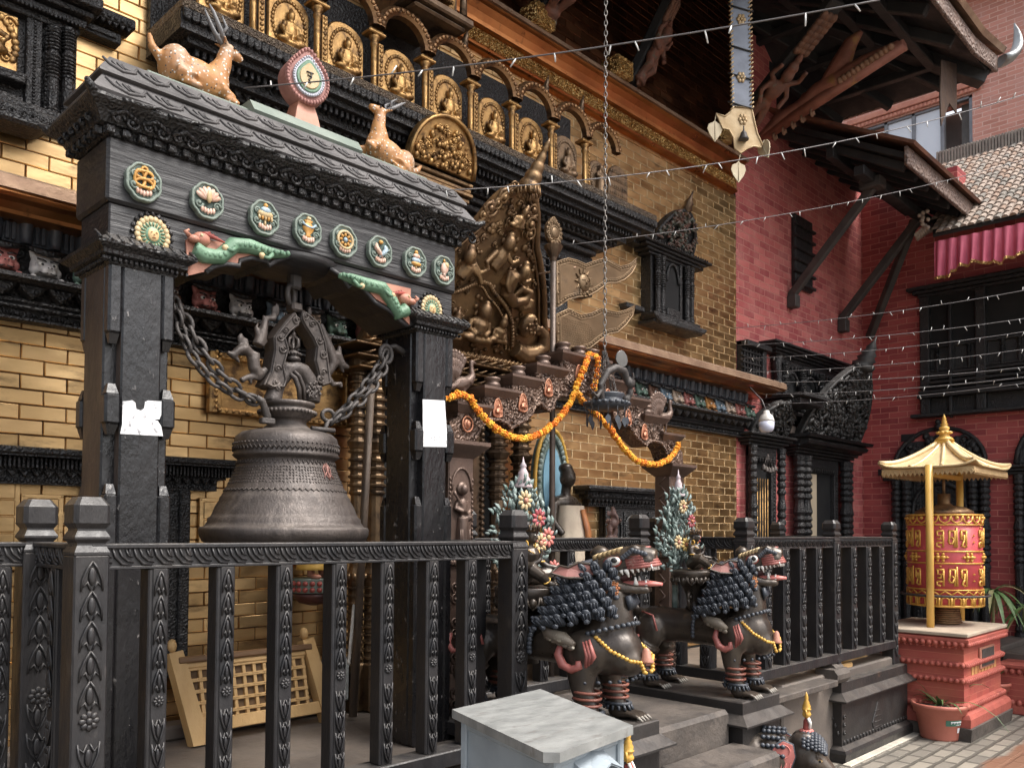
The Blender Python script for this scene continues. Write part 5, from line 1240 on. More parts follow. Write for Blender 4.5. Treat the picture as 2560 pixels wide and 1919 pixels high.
m=MB()
for PL in(PLL,PLR):
 pl=Q2(PL);m.prism(pl,HY-.035,HY+.045,b=.006)
 m.tube([(x,HY-.037,z)for x,z in inset(pl if sum(pl[i][0]*pl[(i+1)%len(pl)][1]-pl[(i+1)%len(pl)][0]*pl[i][1]for i in range(len(pl)))>0 else pl[::-1],.007)],.0045,5,closed=True)
 n_=len(PL)//2
 for k in range(9):
  a=np.array(PL[min(len(PL)-1,1+int(k*.75))],float);b=np.array(PL[-1-int(k*.75)],float);c_=(a+b)/2;q=ZQ(*c_)
  scroll(m,(q.x,HY-.036,q.z),.017,1.3,.0045,flip=(-1)**k)
q0,q1=ZQ(985,425),ZQ(1100,545);m.box(q0.x,HY-.03,q1.z,q1.x,HY+.03,q0.z,.008)
part('hanger_plates',m,BELLM,bell)
m=MB();c_=ZQ(1005,345);m.tube([(c_.x+.027*math.cos(t),HY+.018*math.cos(t),c_.z+.040*math.sin(t))for t in np.linspace(0,2*math.pi,21)[:-1]],.0115,8,closed=True)
q0,q1=ZQ(985,120),ZQ(1115,300);m.box(q0.x,HY-.022,q1.z,q1.x-.004,HY+.026,2.66,.009);part('hanging_ring',m,IRON,bell)
m=MB();s=MB()
def pq(pts,yo=0.0):return[(ZQ(*p).x,HY+yo,ZQ(*p).z)for p in pts]
s.tube(pq([(660,1230),(600,1150),(590,1060),(610,980)]),[.020,.026,.026,.022],9);s.tube(pq([(560,1000),(500,930),(430,950),(350,1010),(300,970)]),[.020,.024,.018,.014,.009],9)
s.tube(pq([(400,1040),(440,1090)]),[.010,.006],6);s.tube(pq([(640,900),(690,760),(720,640),(700,560)]),[.026,.022,.014,.005],8);s.tube(pq([(720,880),(640,800),(620,700),(640,650)]),[.018,.014,.008,.003],7)
s.tube(pq([(730,1160),(650,1260),(540,1240),(450,1290)]),[.016,.014,.011,.013],7);s.tube(pq([(560,1250),(560,1330)]),[.009,.007],6)
s.ell(ZQ(450,830),(.016,.008,.026),8,6);s.ell(ZQ(500,870),(.016,.012,.022),8,6)
s.tube(pq([(830,600),(740,600),(690,660),(680,700)]),[.016,.013,.009,.004],7);s.ell(ZQ(850,510),(.013,.010,.030),8,6);s.ell(ZQ(810,520),(.010,.008,.024),8,6)
m.skin(s,.0055,1);part('rearing_beast',m,BELLM,bell,'rearing beast turned to the left');m=MB();s=MB()
s.tube(pq([(1330,660),(1370,780),(1430,960),(1470,1100),(1420,1200)]),[.012,.018,.026,.026,.018],9);s.tube(pq([(1440,1000),(1520,1010),(1570,1120),(1640,1140)]),[.022,.024,.020,.010],9);s.ell(ZQ(1540,960),(.012,.010,.026),8,6)
s.tube(pq([(1560,1150),(1590,1200)]),[.010,.005],6);s.tube(pq([(1380,1190),(1470,1330),(1560,1320),(1560,1370)]),[.015,.012,.010,.009],7);s.tube(pq([(1400,900),(1440,820),(1470,790)]),[.012,.008,.003],6);s.tube(pq([(1280,820),(1350,850),(1410,830)]),[.012,.011,.009],6)
s.ell(ZQ(1210,530),(.012,.010,.026),8,6)
m.skin(s,.0055,1)
for c0,yo in(((1560,1090),-.018),):m.ell(Vector((ZQ(*c0).x,HY+yo,ZQ(*c0).z)),(.005,.004,.005),7,5)
part('rearing_beast',m,BELLM,bell,'rearing beast turned to the right')
m=MB();q=ZQ(1030,860);X0=q.x;zz=lambda v:ZQ(1030,v).z
m.lathe([(.022,zz(1080)),(.034,zz(1060)),(.030,zz(1035)),(.022,zz(1020)),(.032,zz(1000)),(.033,zz(985)),(.020,zz(965)),(.008,zz(950)),(.008,zz(800)),(.012,zz(785)),(.009,zz(760)),(.001,zz(728))],14,0,Matrix.Translation((X0,HY,0)))
for k in range(4):
 t=k*math.pi/2+.5;m.tube([(X0,HY,zz(955)),(X0+.032*math.cos(t),HY+.02*math.sin(t),zz(900)),(X0+.028*math.cos(t),HY+.02*math.sin(t),zz(840)),(X0+.006*math.cos(t),HY,zz(795))],[.008,.008,.007,.006],6)
for k in range(14):t=k*math.pi/7;m.ell((X0+.031*math.cos(t),HY+.031*math.sin(t),zz(1000)),(.006,.006,.006),6,4)
part('thunderbolt_finial',m,BELLM,bell)
m=MB();s=MB()
s.tube(pq([(800,1530),(830,1400),(880,1300),(960,1190),(1040,1150),(1130,1190),(1200,1300),(1230,1420),(1220,1530)]),[.040,.034,.030,.034,.036,.038,.040,.042,.042],10)
s.ell(ZQ(1200,1400),(.040,.04,.048),10,8);s.ell(ZQ(960,1150),(.04,.035,.026),10,8)
m.skin(s,.008,1)
m.tube(pq([(1060,1510),(1050,1380),(1010,1270),(950,1220)],-.030),[.009,.011,.011,.008],6);m.tube(pq([(1110,1510),(1100,1370),(1050,1250),(990,1190)],-.034),[.007,.008,.008,.006],6)
for k in range(40):a,r_=rng.uniform(0,6.28),rng.uniform(0,1)**.5;q=ZQ(1200+88*r_*math.cos(a),1400+88*r_*math.sin(a));m.ell((q.x,HY-.040,q.z),(.0075,.006,.0075),6,5)
part('crown_loop',m,BELLM,bell)
# ---- chains steadying the bell
def chain(pts,label,link=.062,r=.0075,strands=1,off=.02):
 P_=[Vector(p)for p in pts];L_=[0]
 for a,b in zip(P_,P_[1:]):L_.append(L_[-1]+(b-a).length)
 at=lambda s_:P_[min(len(P_)-2,max(0,int(np.searchsorted(L_,s_))-1))].lerp(P_[min(len(P_)-1,max(1,int(np.searchsorted(L_,s_))))],0 if False else(s_-L_[max(0,int(np.searchsorted(L_,s_))-1)])/max(1e-9,L_[min(len(L_)-1,max(1,int(np.searchsorted(L_,s_))))]-L_[max(0,int(np.searchsorted(L_,s_))-1)]))
 t=thing('chain',label,'chain',P_[0]);m=MB()
 for sd_ in range(strands):
  n_=int(L_[-1]/(link*.74));
  for i in range(n_):
   s_=(i+.5+.5*sd_*.9)*L_[-1]/n_
   if s_>L_[-1]:break
   p=at(s_);d_=(at(min(L_[-1],s_+.02))-at(max(0,s_-.02))).normalized();sdv=d_.cross(Vector((0,1,0))).normalized();up_=Vector((0,1,0));ang=(i%2)*1.35+.35+sd_*.8
   wv=sdv*math.cos(ang)+up_*math.sin(ang);p=p+sdv*(off*(sd_-.5)*(strands>1)*math.sin(math.pi*s_/L_[-1]))
   m.tube([p+d_*(link*.5*math.cos(a))+wv*(link*.29*math.sin(a))for a in np.linspace(0,2*math.pi,13)[:-1]],r,6,closed=True)
 return t,m
t,m=chain([onY(440,745,3.1),onY(455,800,3.08),onY(485,870,3.06),onY(525,925,3.05),onY(580,972,3.05),onY(632,1000,3.06)],'doubled iron chain sagging from the left leg to the bell neck',.066,.0078,2,.05)
part('links',m,IRON,t);m=MB();a=onY(640,1005,3.05);b=onY(668,1052,3.08);m.tube([a+Vector((.0,.0,.02)),a+Vector((.025,0,.01)),b+Vector((.0,0,.02)),b],[.012,.014,.016,.014],7);m.box(b.x-.03,b.y-.015,b.z-.012,b.x+.03,b.y+.015,b.z+.012,.004)
part('shackle',m,IRON,t)
t,m=chain([onY(968,878,3.1),onY(950,925,3.09),onY(915,975,3.08),onY(875,1015,3.08),onY(838,1050,3.1)],'iron chain rising from the bell neck to the hook on the right leg',.066,.0078,2,.035)
part('links',m,IRON,t);m=MB();c_=onY(965,885,3.1);m.tube([(c_.x+.032*math.cos(q),c_.y,c_.z+.04*math.sin(q))for q in np.linspace(0,2*math.pi,17)[:-1]],.0105,7,closed=True);m.tube([(c_.x+.02,c_.y,c_.z+.035),(c_.x+.05,c_.y,c_.z+.045),(2.46,c_.y,c_.z+.02)],[.010,.013,.016],7);part('hook',m,IRON,t)
m=MB();a=onY(820,1050,3.1);b=onY(778,1070,3.08);m.tube([a,(a.x-.01,a.y,a.z-.03),(a.x-.02,a.y,b.z-.01)],.010,7);m.tube([b,(a.x+.02,b.y,b.z)],.010,6);m.tube([(a.x+.03*math.cos(q),a.y,a.z+.02+.024*math.sin(q))for q in np.linspace(0,2*math.pi,13)[:-1]],.009,6,closed=True);part('shackle',m,IRON,t)
# ==== FENCES
def leafstrip(m,x0,x1,z0,z1,y,step,seed=0,axis='y'):
 """upright strip of pointed leaves with a rosette in the middle, standing proud of the face at y"""
 xc,hw=(x0+x1)/2,(x1-x0)/2;zr=z0+(z1-z0)*.47;n=max(2,int((z1-z0)/step));st=(z1-z0)/n
 for i in range(n):
  za=z0+i*st;mid=za+st/2
  if abs(mid-zr)<st*.55:
   for k in range(8):
    t=k*math.pi/4;m.ell((xc+hw*.55*math.cos(t),y-.003,zr+hw*.55*math.sin(t)),(hw*.36,.0055,hw*.26),7,5,rot=(0,-t,0))
   m.ell((xc,y-.006,zr),(hw*.30,.006,hw*.30),8,5);continue
  s=1 if mid>zr else-1;b=za if s>0 else za+st;h=st*s
  for e in(-1,1):
   m.tube([(xc+e*hw*.92,y-.002,b+h*.02),(xc+e*hw*.80,y-.004,b+h*.42),(xc+e*hw*.42,y-.005,b+h*.78),(xc,y-.004,b+h*1.02)],[.0030,.0040,.0040,.0030],5)
   m.tube([(xc+e*hw*.12,y-.002,b+h*.05),(xc+e*hw*.42,y-.0045,b+h*.32),(xc+e*hw*.80,y-.003,b+h*.16)],[.0028,.0045,.002],5)
  m.ell((xc,y-.003,b+h*.52),(hw*.34,.006,abs(h)*.30),8,6)
def baluster_mesh(w,d,h,carved=True):
 m=MB();m.box(-w/2,0,0,w/2,d,h,.004);m.box(-w/2+.012,-.004,0,w/2-.006,.004,h,.002)
 leafstrip(m,-w/2+.015,w/2-.009,.01,h-.01,-.004,.072);return m
def post_mesh(w,z0,z1,zcap):
 """square post with ogee necks and a bevelled block on top"""
 m=MB();h=w/2;c=lambda r,z:(r,z)
 m.box(-h,-h,z0,h,h,z1-.03,.005)
 ch=zcap-z1
 prof=[(h,z1-.03),(h,z1-.022),(h*.80,z1-.002),(h*.80,z1+.004),(h,z1+.016),(h,z1+.022),(h*.80,z1+.040),(h*.80,z1+.046),(h*1.03,z1+.062)]
 vs=[]
 for r,z in prof:vs+=[(-r,-r,z),(r,-r,z),(r,r,z),(-r,r,z)]
 fs=[(i*4+j,i*4+(j+1)%4,i*4+4+(j+1)%4,i*4+4+j)for i in range(len(prof)-1)for j in range(4)]
 m.add(vs,fs)
 R_=h*1.03;k=R_*.42;o=[(-R_,-k),(-k,-R_),(k,-R_),(R_,-k),(R_,k),(k,R_),(-k,R_),(-R_,k)];o=[(-R_,-R_+.012),(-R_+.012,-R_),(R_-.012,-R_),(R_,-R_+.012),(R_,R_-.012),(R_-.012,R_),(-R_+.012,R_),(-R_,R_-.012)]
 rings_=[(1,z1+.062),(1,zcap-.024),(.66,zcap)]
 vs=[(x*s_,y*s_,z)for s_,z in rings_ for x,y in o];fs=[(i*8+j,i*8+(j+1)%8,i*8+8+(j+1)%8,i*8+8+j)for i in range(2)for j in range(8)]+[tuple(range(16,24)),tuple(range(8))[::-1]]
 m.add(vs,fs)
 leafstrip(m,-h+.016,h-.016,z0+.06,z1-.05,-h,.084);return m
def rail_mesh(L_,w,h,step):
 m=MB();m.box(0,0,0,L_,w,h,.003);m.box(-.0,-.010,h-.013,L_,w+.006,h+.0015,.003);m.box(0,-.006,0,L_,0,.010,.002)
 n=max(1,int(L_/step));st=L_/n
 for i in range(n):
  x=i*st;f=lambda t,s:(x+t*st,-.0035,.010+(h-.024)*s)
  m.tube([f(0,1),f(.12,.55),f(.45,.12),f(.9,.02)],[.0035,.0045,.0045,.003],5);m.tube([f(.28,1),f(.42,.6),f(.70,.30),f(1.0,.2)],[.003,.004,.004,.0025],5);m.tube([f(.62,.95),f(.74,.62),f(.95,.50)],[.0025,.004,.002],5)
  m.ell(f(.8,.8),(st*.08,.004,h*.16),6,5)
 return m
PW=.098
FEN=[BLACK]
def fence(name,label,segs,posts,zs,zr,zcap,cat='fence',bw=.064,sillh=.064,railh=.075):
 """segs: (x0,y0,x1,y1,[baluster fractions]); posts: (x,y,zbase,rot)"""
 t=thing(name,label,cat,(segs[0][0],segs[0][1],zs-.08))
 bme=None;pmes={}
 for x0,y0,x1,y1,fr in segs:
  d=Vector((x1-x0,y1-y0,0));L_=d.length;ang=math.atan2(d.y,d.x);Mz=Matrix.Translation((x0,y0,0))@Matrix.Rotation(ang,4,'Z')
  m=MB();m.merge(rail_mesh(L_,.062,railh,.060),Mz@Matrix.Translation((0,-.031,zr-railh)));part('top_rail',m,FEN,t)
  m=MB();m.box(0,-.055,zs-sillh,L_,.055,zs,.005,0,Mz);part('sill',m,FEN,t)
  if bme is None:bme=baluster_mesh(bw,bw,zr-railh-zs).mesh('baluster',FEN)
  for f in fr:
   p=Vector((x0,y0,zs))+d*f;o=part('baluster',None,None,t,me=bme);o.location=p+Vector((0,0,0));o.rotation_euler=(0,0,ang)
   off=Matrix.Rotation(ang,3,'Z')@Vector((0,-bw/2,0));o.location=p+off
 for x,y,zb,rz in posts:
  key=round(zb,3)
  if key not in pmes:pmes[key]=post_mesh(PW,zb,zr,zcap).mesh('post',FEN)
  o=part('post',None,None,t,me=pmes[key]);o.location=(x,y,0);o.rotation_euler=(0,0,rz)
 return t
FY=2.635
xl=[(.998+k*.2166)for k in range(8)]
LX0,LX1=.915,2.705
cent=[1.117,1.337,1.552,1.776,1.992,2.215,2.425]
zs,zr=.712,1.549
fence('fence','long carved black fence in front of the bell and behind the grey box',[(LX0,FY,LX1,FY,[(c-LX0)/(LX1-LX0)for c in cent]),(LX0,3.02,LX0,FY,[.55]),(-.9,3.02,LX0,3.02,[.2,.4,.6,.8,.93]),(LX1,FY,LX1,3.10,[.5])],[(LX0,FY,.58,0),(LX1,FY,.58,0),(LX0-.02,3.02,FLOOR,0)],zs,zr,1.687)
bx=[4.965,5.13,5.245,5.46,5.72,6.17,6.385,6.60]
RX0,RX1=4.735,7.06;cent=[4.967,5.21,5.445,5.69,6.275,6.55,6.806]
fence('fence','carved black fence standing partly on the long low black plinth',[(RX0,FY,RX1,FY,[(c-RX0)/(RX1-RX0)for c in cent]),(RX0,3.3,RX0,FY,[.3,.62]),(RX1,FY,RX1,3.6,[.2,.4,.6,.8])],[(RX0,FY,.57,0),(5.975,FY,.57,0),(RX1,FY,.548,0),(RX1,3.1,.6,0),(RX1,3.6,.6,0),(RX0,3.3,FLOOR,0)],.74,1.562,1.683,bw=.08)
gx0,gx1=2.86,4.56
fence('gate','carved black timber gate closing the entry between the two lions',[(gx0,3.15,gx1-.22,3.15,[.1,.25,.4,.55,.70,.80,.90])],[(gx0+.02,3.15,FLOOR,0),(gx1-.20,3.15,FLOOR,0)],.78,1.555,1.70,'gate')
lk=thing('padlock','steel padlock and hasp on the gate post beside the left lion','padlock',(4.38,3.08,1.13));a=onY(1562,1542,3.09);b=onY(1584,1562,3.08)
m=MB();m.box(a.x-.01,3.083,a.z-.012,a.x+.075,3.095,a.z+.012,.003);part('hasp',m,mat('steel',(.42,.42,.43),(.3,.3,.31),10,(.3,.45),1.0,bump=(60,.1)),lk)
m=MB();m.box(b.x-.025,3.055,b.z-.035,b.x+.025,3.082,b.z+.015,.006);part('lock_body',m,bpy.data.materials['steel'],lk)
m=MB();m.tube([(b.x-.015,3.068,b.z+.012),(b.x-.015,3.068,b.z+.04),(b.x,3.068,b.z+.052),(b.x+.015,3.068,b.z+.04),(b.x+.015,3.068,b.z+.012)],.005,6);part('shackle',m,bpy.data.materials['steel'],lk)
fst=thing('fence_footing','rounded dusty stone blocks carrying the right fence on the black plinth','stone footing',(5.9,2.66,.55))
m=MB();pl=[(0,0),(.135,0),(.135,.0),(.16,.03),(.16,.065),(.135,.098),(.0,.098)]
m.mould([(2.53+.14-a,.5485+b)for a,b in pl],5.78,5.995);m.mould([(2.56,.648),(2.58,.664),(2.60,.676),(2.72,.676),(2.72,.648)],5.87,6.005);part('block',m,STONE,fst)
m=MB();m.box(6.03,2.62,.549,6.30,2.70,.64,.008);part('timber_shim',m,BOARDW,fst);m=MB();m.box(6.45,2.75,.549,6.9,2.80,.66,.008);part('timber_shim',m,BOARDW,fst)
pk_=MB();pk_.box(4.62,2.47,.555,5.70,2.80,.598,.006);solo('stone_slab',pk_,STONE,'thin brown stone slab bridging between the lion plinth and the black plinth','slab')
def plinth(name,label,x0,y0,x1,y1,h,lip=.06,top=.075,base=True,cat='plinth'):
 t=thing(name,label,cat,((x0+x1)/2,(y0+y1)/2,0))
 m=MB();m.ring([(0,h-top),(0,h-.006),(-.006,h)],x0,y0,x1,y1);m.v[-1]=m.v[-1];part('top_slab',m,STONED,t)
 m=MB();m.ring([(lip*.25,h-top-lip*1.15),(lip,h-top-lip*.92),(lip,h-top-lip*.75),(.004,h-top-.0)],x0,y0,x1,y1);part('lip',m,STONED,t)
 m=MB();i=.0
 if base:m.ring([(lip*.75,-.02),(lip*.75,.035),(lip*.85,.06),(lip*.70,.085),(lip*.2,.10),(.0,.105),(.0,h-top-lip)],x0,y0,x1,y1)
 else:m.ring([(0,-.02),(0,h-top-lip)],x0,y0,x1,y1)
 return t,m
t,m=plinth('black_plinth','long low black stone plinth with faint carved scrolls under the right fence',5.90,2.535,7.15,3.2,.548)
for k in range(22):m.ell((5.94+k*.056,2.533,.125),(.014,.008,.018),7,5)
for k in range(3):scroll(m,(5.935-.0,2.53,.19+k*.055),.022,1.1,.006);scroll(m,(5.90,2.56+.02*k,.19+k*.05),.02,1.1,.006)
pl=[(6.45,.13),(6.60,.13),(6.62,.2),(6.58,.27),(6.53,.33),(6.47,.25),(6.43,.19)];m.prism(pl,2.528,2.54,b=.003)
for k in range(4):m.tube([(6.46,2.527,.15+k*.04),(6.60-.01*k,2.527,.15+k*.04)],.003,4)
part('carved_body',m,STONED,t)
m=MB();m.box(5.80,2.43,0,7.24,2.49,.012,.004);solo('mortar_line',m,mat('lime_mortar',(.50,.46,.38),(.36,.33,.28),12,(.8,.9),bump=(50,.4)),'pale rough mortar line at the foot of the black plinth','mortar')
# ==== BRONZE TORANA over the temple door
TZ0,TY0,TH_,TLEAN=2.60,3.80,.95,.52
TXC=3.44
MT=Matrix.Translation((TXC,TY0,TZ0))@Matrix.Rotation(math.atan2(TLEAN,TH_),4,'X')
_Mi=MT.inverted()
def onT(u,v):
 d=Vector(ray(u,v));o=_Mi@Vector((0,0,CAMH));e=_Mi.to_3x3()@d;k=-o.y/e.y;return o+e*k
def T1(x,y,yo=-.02):p=onT(1000+x/3.455,360+y/3.455);return Vector((p.x,yo,p.z))
L=math.hypot(TLEAN,TH_)
def tout(t):return float(np.interp(t,[0,.1,.2,.32,.52,.66,.73,.82,.92,.98,1.0],[.74,.72,.66,.55,.43,.31,.24,.20,.14,.07,.02]))
tor=thing('torana','great embossed bronze doorway panel of deities leaning out behind the bell frame','torana',(TXC,3.8,2.6))
m=MB();N_=18;pl=[(-tout(i/N_),i/N_*L)for i in range(N_+1)]+[(tout(i/N_),i/N_*L)for i in range(N_,-1,-1)]
m.prism(pl,0,.05,M=MT,b=.012);m.tube([(x,-.015,z)for x,z in pl],.020,7,M=MT);m.tube([(x*.90,-.012,.02+z*.95)for x,z in pl],.009,6,M=MT)
rg=random.Random(21)
for k in range(240):
 t=rg.random()**1.2*.95;x=rg.uniform(-1,1)*tout(t)*.86;z=t*L;r=rg.uniform(.010,.024)
 if rg.random()<.5:m.ell((x,-.006,z),(r,.012,r),7,5,M=MT)
 else:scroll(m,(x,-.008,z),r*1.1,1.2,r*.28,flip=rg.choice((-1,1)),a0=rg.uniform(0,6),M=MT,n=10)
part('embossed_panel',m,BRONZEG,tor)
def figure(s,c,r,arms=True,crown=False,lean=0):
 c=Vector(c);q=lambda x,y,z:c+Vector((x*r+lean*z*r,-y*r,z*r))
 s.ell(q(0,.35,1.55),(r*.36,r*.36,r*.46),10,8)
 s.tube([q(0,.2,1.2),q(0,.25,.85),q(0,.3,.3)],[r*.26,r*.48,r*.40],10);s.ell(q(0,.2,.95),(r*.62,r*.3,r*.26),10,7)
 s.ell(q(0,.3,.05),(r*.95,r*.42,r*.24),12,7)
 for e in(-1,1):s.ell(q(e*.62,.42,.12),(r*.46,r*.36,r*.22),9,7)
 if arms:
  for e in(-1,1):s.tube([q(e*.58,.2,.98),q(e*.72,.35,.55),q(e*.30,.62,.32)],[r*.19,r*.16,r*.13],7)
 if crown:s.ell(q(0,.3,1.98),(r*.30,r*.28,r*.30),8,6);s.ell(q(0,.25,2.25),(r*.14,r*.14,r*.20),7,5)
 else:s.ell(q(0,.3,1.98),(r*.18,r*.18,r*.16),8,6)
s=MB()
figure(s,T1(600,1660),.112);figure(s,T1(800,1680),.072,crown=True);figure(s,T1(400,1650),.072,crown=True)
figure(s,T1(960,700),.058,crown=True,lean=.35)
for h,b,t_ in(((900,840),(840,970),(700,1000)),((560,950),(560,1050),(640,1120)),((1030,1090),(950,1140),(880,1190))):
 H_,B_,A_=T1(*h),T1(*b),T1(*t_)
 s.ell(H_+Vector((0,-.03,0)),(.036,.036,.046),10,8);s.tube([H_+Vector((0,-.01,-.03)),B_,B_+Vector((-.03,.0,-.07))],[.026,.050,.042],9)
 s.tube([B_+Vector((.03,-.01,.03)),B_+Vector((.08,-.03,-.01)),B_+Vector((.12,-.035,.02))],[.020,.017,.014],7);s.tube([B_+Vector((-.04,-.01,.03)),A_+Vector((0,-.03,0)),A_+Vector((.03,-.04,-.04))],[.020,.017,.014],7)
 s.ell(H_+Vector((0,-.02,.045)),(.024,.024,.026),8,6)
s.tube([T1(940,1180),T1(900,1280),T1(960,1360),T1(1060,1340),T1(1100,1270),T1(1040,1240),T1(980,1290)],[.045,.042,.038,.034,.030,.022,.012],9)
s.tube([T1(1000,1330),T1(1030,1400),T1(1090,1390),T1(1120,1330)],[.03,.034,.03,.02],8)
s.ell(T1(1090,1560),(.070,.045,.080),14,9)
B2=lambda x,y:T1((850+x/2.572-1000)*3.455,(640+y/2.572-360)*3.455)
s.tube([B2(1110,590),B2(1160,630),B2(1230,620),B2(1290,570),B2(1300,500),B2(1270,450)],[.05,.065,.06,.048,.036,.022],10);s.tube([B2(1270,450),B2(1245,470),B2(1265,500)],[.024,.02,.012],7)
m=MB();m.skin(s,.0065,1,0,M=MT)
arch=[T1(*p)for p in((470,1260),(540,1230),(610,1195),(690,1175),(750,1200),(785,1270),(830,1320),(880,1380),(915,1450),(940,1530),(945,1640),(940,1730))]
for off,r,n_ in((0,.014,40),(-.045,.009,46)):
 A=[p+Vector((off,0,off*.6))for p in arch];m.tube(A,r*.8,6,M=MT)
 for k in range(n_):
  f=k/(n_-1)*(len(A)-1.001);i=int(f);p=A[i].lerp(A[i+1],f-i);m.ell(p+Vector((0,-.012,0)),(r,r,r),6,5,M=MT)
for k,(p,r)in enumerate((((760,545),.052),((880,450),.048),((700,600),.04),((820,500),.042),((940,400),.038),((960,350),.03),((1130,560),.046),((1110,690),.048),((1100,770),.042),((1140,470),.040),((1160,400),.03),((1080,620),.04))):
 scroll(m,T1(*p,-.022),r,1.5,r*.25,flip=1 if k%2 else-1,a0=k,M=MT)
for k in range(26):
 a=k*.7;q=T1(1090,1560)+Vector((.045*math.cos(a)*(.4+.6*(k%3)/2),-.04,.05*math.sin(a)*(.4+.6*(k%3)/2)));m.ell(q,(.013,.010,.013),6,5,M=MT)
part('deity_relief',m,BRONZEG,tor)
m=MB();cu=[(.001,-.02),(.06,-.02),(.085,.0)]
for k in range(4):
 r=.085-.017*k;z=.065*k;cu+=[(r,z),(r*1.04,z+.012),(r*.90,z+.045),(r*.80,z+.05)]
cu+=[(.018,.27),(.03,.285),(.016,.30),(.022,.315),(.002,.36)]
pc=onY(1322,470,3.20);m.lathe([(r,z)for r,z in cu],16,0,frame((pc.x,pc.y,pc.z),(R(28),R(6),0),(.72,.72,.78)))
for k in range(14):t=k*math.pi/7;m.tube([(pc.x+.06*math.cos(t),pc.y+.06*math.sin(t),pc.z-.0),(pc.x+.062*math.cos(t),pc.y+.062*math.sin(t),pc.z-.045)],[.005,.009],5)
part('umbrella_finial',m,BRONZEG,tor)
m=MB()
for k in range(3):
 z=2.585-.055*k;x=TXC-.8+.02*k
 m.box(TXC-.86+.03*k,3.66+.03*k,z-.012,TXC+.86-.03*k,3.998,z,.004)
 while x<TXC+.82-.03*k:m.tube([(x,3.69+.03*k,z+.006),(x+.02,3.66+.03*k,z+.008),(x+.05,3.64+.03*k,z+.022)],[.012,.010,.003],5);x+=.075
m.tube([(TXC-.78,3.70,2.63),(TXC+.80,3.70,2.63)],.018,7);x=TXC-.78
while x<TXC+.8:m.tube([(x,3.685,2.615),(x+.03,3.68,2.645)],.006,5);x+=.035
part('torana_eaves',m,BRONZEG,tor)
t2=thing('torana','small gilded arched panel under the niche shelf behind the right deer','torana',(2.87,3.6,3.4));h=onY(1040,430,3.62);x0,x1=onY(1012,400,3.62).x,onY(1190,400,3.62).x;zc=onY(1110,425,3.62).z
m=MB();Mh=Matrix.Translation(((x0+x1)/2,3.62,zc))@Matrix.Rotation(R(16),4,'X');hw=(x1-x0)/2*.92
pl=[(hw*math.cos(t),hw*1.18*math.sin(t)**.85)for t in np.linspace(0,math.pi,17)];m.prism(pl,0,.04,M=Mh,b=.006);m.tube([(x*.97,-.008,z*.97)for x,z in pl],.013,6,M=Mh);rg=random.Random(8)
for k in range(120):
 t,q=rg.uniform(.08,math.pi-.08),rg.random()**.5*.84;x,z=hw*q*math.cos(t),hw*1.1*q*math.sin(t);r=rg.uniform(.008,.018)
 if k%2:m.ell((x,-.008,z),(r,r,r*1.2),7,5,M=Mh)
 else:scroll(m,(x,-.008,z),r*1.2,1.2,r*.3,M=Mh,n=9)
part('embossed_panel',m,GOLDR,t2);m=MB()
for k,(o,z)in enumerate(((.0,-.03),(-.03,-.06),(-.0,-.09),(-.05,-.12),(-.08,-.18),(-.11,-.22))):m.box(x0-o*.6-.0,3.64-o*.4,zc+z,x1+o*.2,3.95,zc+z+.024,.005)
for xx in(x0+.08,x1-.05):turned(m,xx,3.70,zc-.55,zc-.22,.030)
for k in range(12):t=k*math.pi/6;m.ell(((x0+x1)/2-.02+.028*math.cos(t),3.665,zc-.155+.03*math.sin(t)),(.009,.01,.009),6,5)
m.box(x0+.04,3.69,zc-.20,x1-.04,3.95,zc-.12,.004);part('cornice_tiers',m,BRONZEG,t2)
# ---- ornate bronze columns flanking the temple door
for u,r,y in((893,.040,3.84),(938,.052,3.80),(1243,.055,3.74),(1302,.055,3.78)):
 p=onY(u,1200,y);t=thing('door_column',{893:'slim ringed bronze column furthest left beside the temple door',938:'fluted bronze column between the bell and the right frame leg',1243:'dark ringed column behind the left flower tree, nearer the carved goddess',1302:'dark ringed column behind the left flower tree, nearer the gilt wall'}[u],'column',(p.x,y,FLOOR),'columns flanking the temple door')
 m=MB();Hc=2.50-FLOOR;pr=[(r*1.5,FLOOR),(r*1.5,.86),(r*1.2,.87)]
 m.box(p.x-r*1.5,y-r*1.5,FLOOR,p.x+r*1.5,y+r*1.5,.88,.01);z=.88
 prf=[]
 while z<1.30:prf+=[(r*1.0,z),(r*1.02,z+.012),(r*1.32,z+.018),(r*1.32,z+.026),(r*1.05,z+.032)];z+=.042
 prf+=[(r*1.2,1.31),(r*1.25,1.36),(r*.95,1.39),(r*.9,1.40),(r*.86,1.78),(r*1.05,1.79),(r*1.1,1.80)];z=1.81
 while z<2.46:
  prf+=[(r*.92,z),(r*.95,z+.014),(r*1.25,z+.020),(r*1.28,z+.030),(r,z+.036)];z+=.046
  if 2.0<z<2.05:prf+=[(r*1.15,z),(r*1.45,z+.03),(r*1.0,z+.05)];z+=.055
 prf+=[(r*1.5,2.48),(r*1.5,2.52)]
 m.lathe(prf,12,0,Matrix.Translation((p.x,y,0)),smooth=False)
 for k in range(8):a=k*math.pi/4;m.ell((p.x+r*1.15*math.cos(a),y+r*1.15*math.sin(a),1.34),(r*.4,r*.4,.022),7,5)
 part('shaft',m,mat('aged_column_bronze',(.22,.145,.08),(.12,.08,.05),10,(.36,.52),.75,bump=(90,.15),c3=(.05,.037,.03),c3at=(.5,.68),c3scale=10)if u<1000 else BRONZE,t)
m=MB();a,b=onY(1172,1200,3.72),onY(1215,1200,3.72);m.box(a.x-.08,3.76,FLOOR,b.x+.02,3.97,2.5,.006)
z=.7
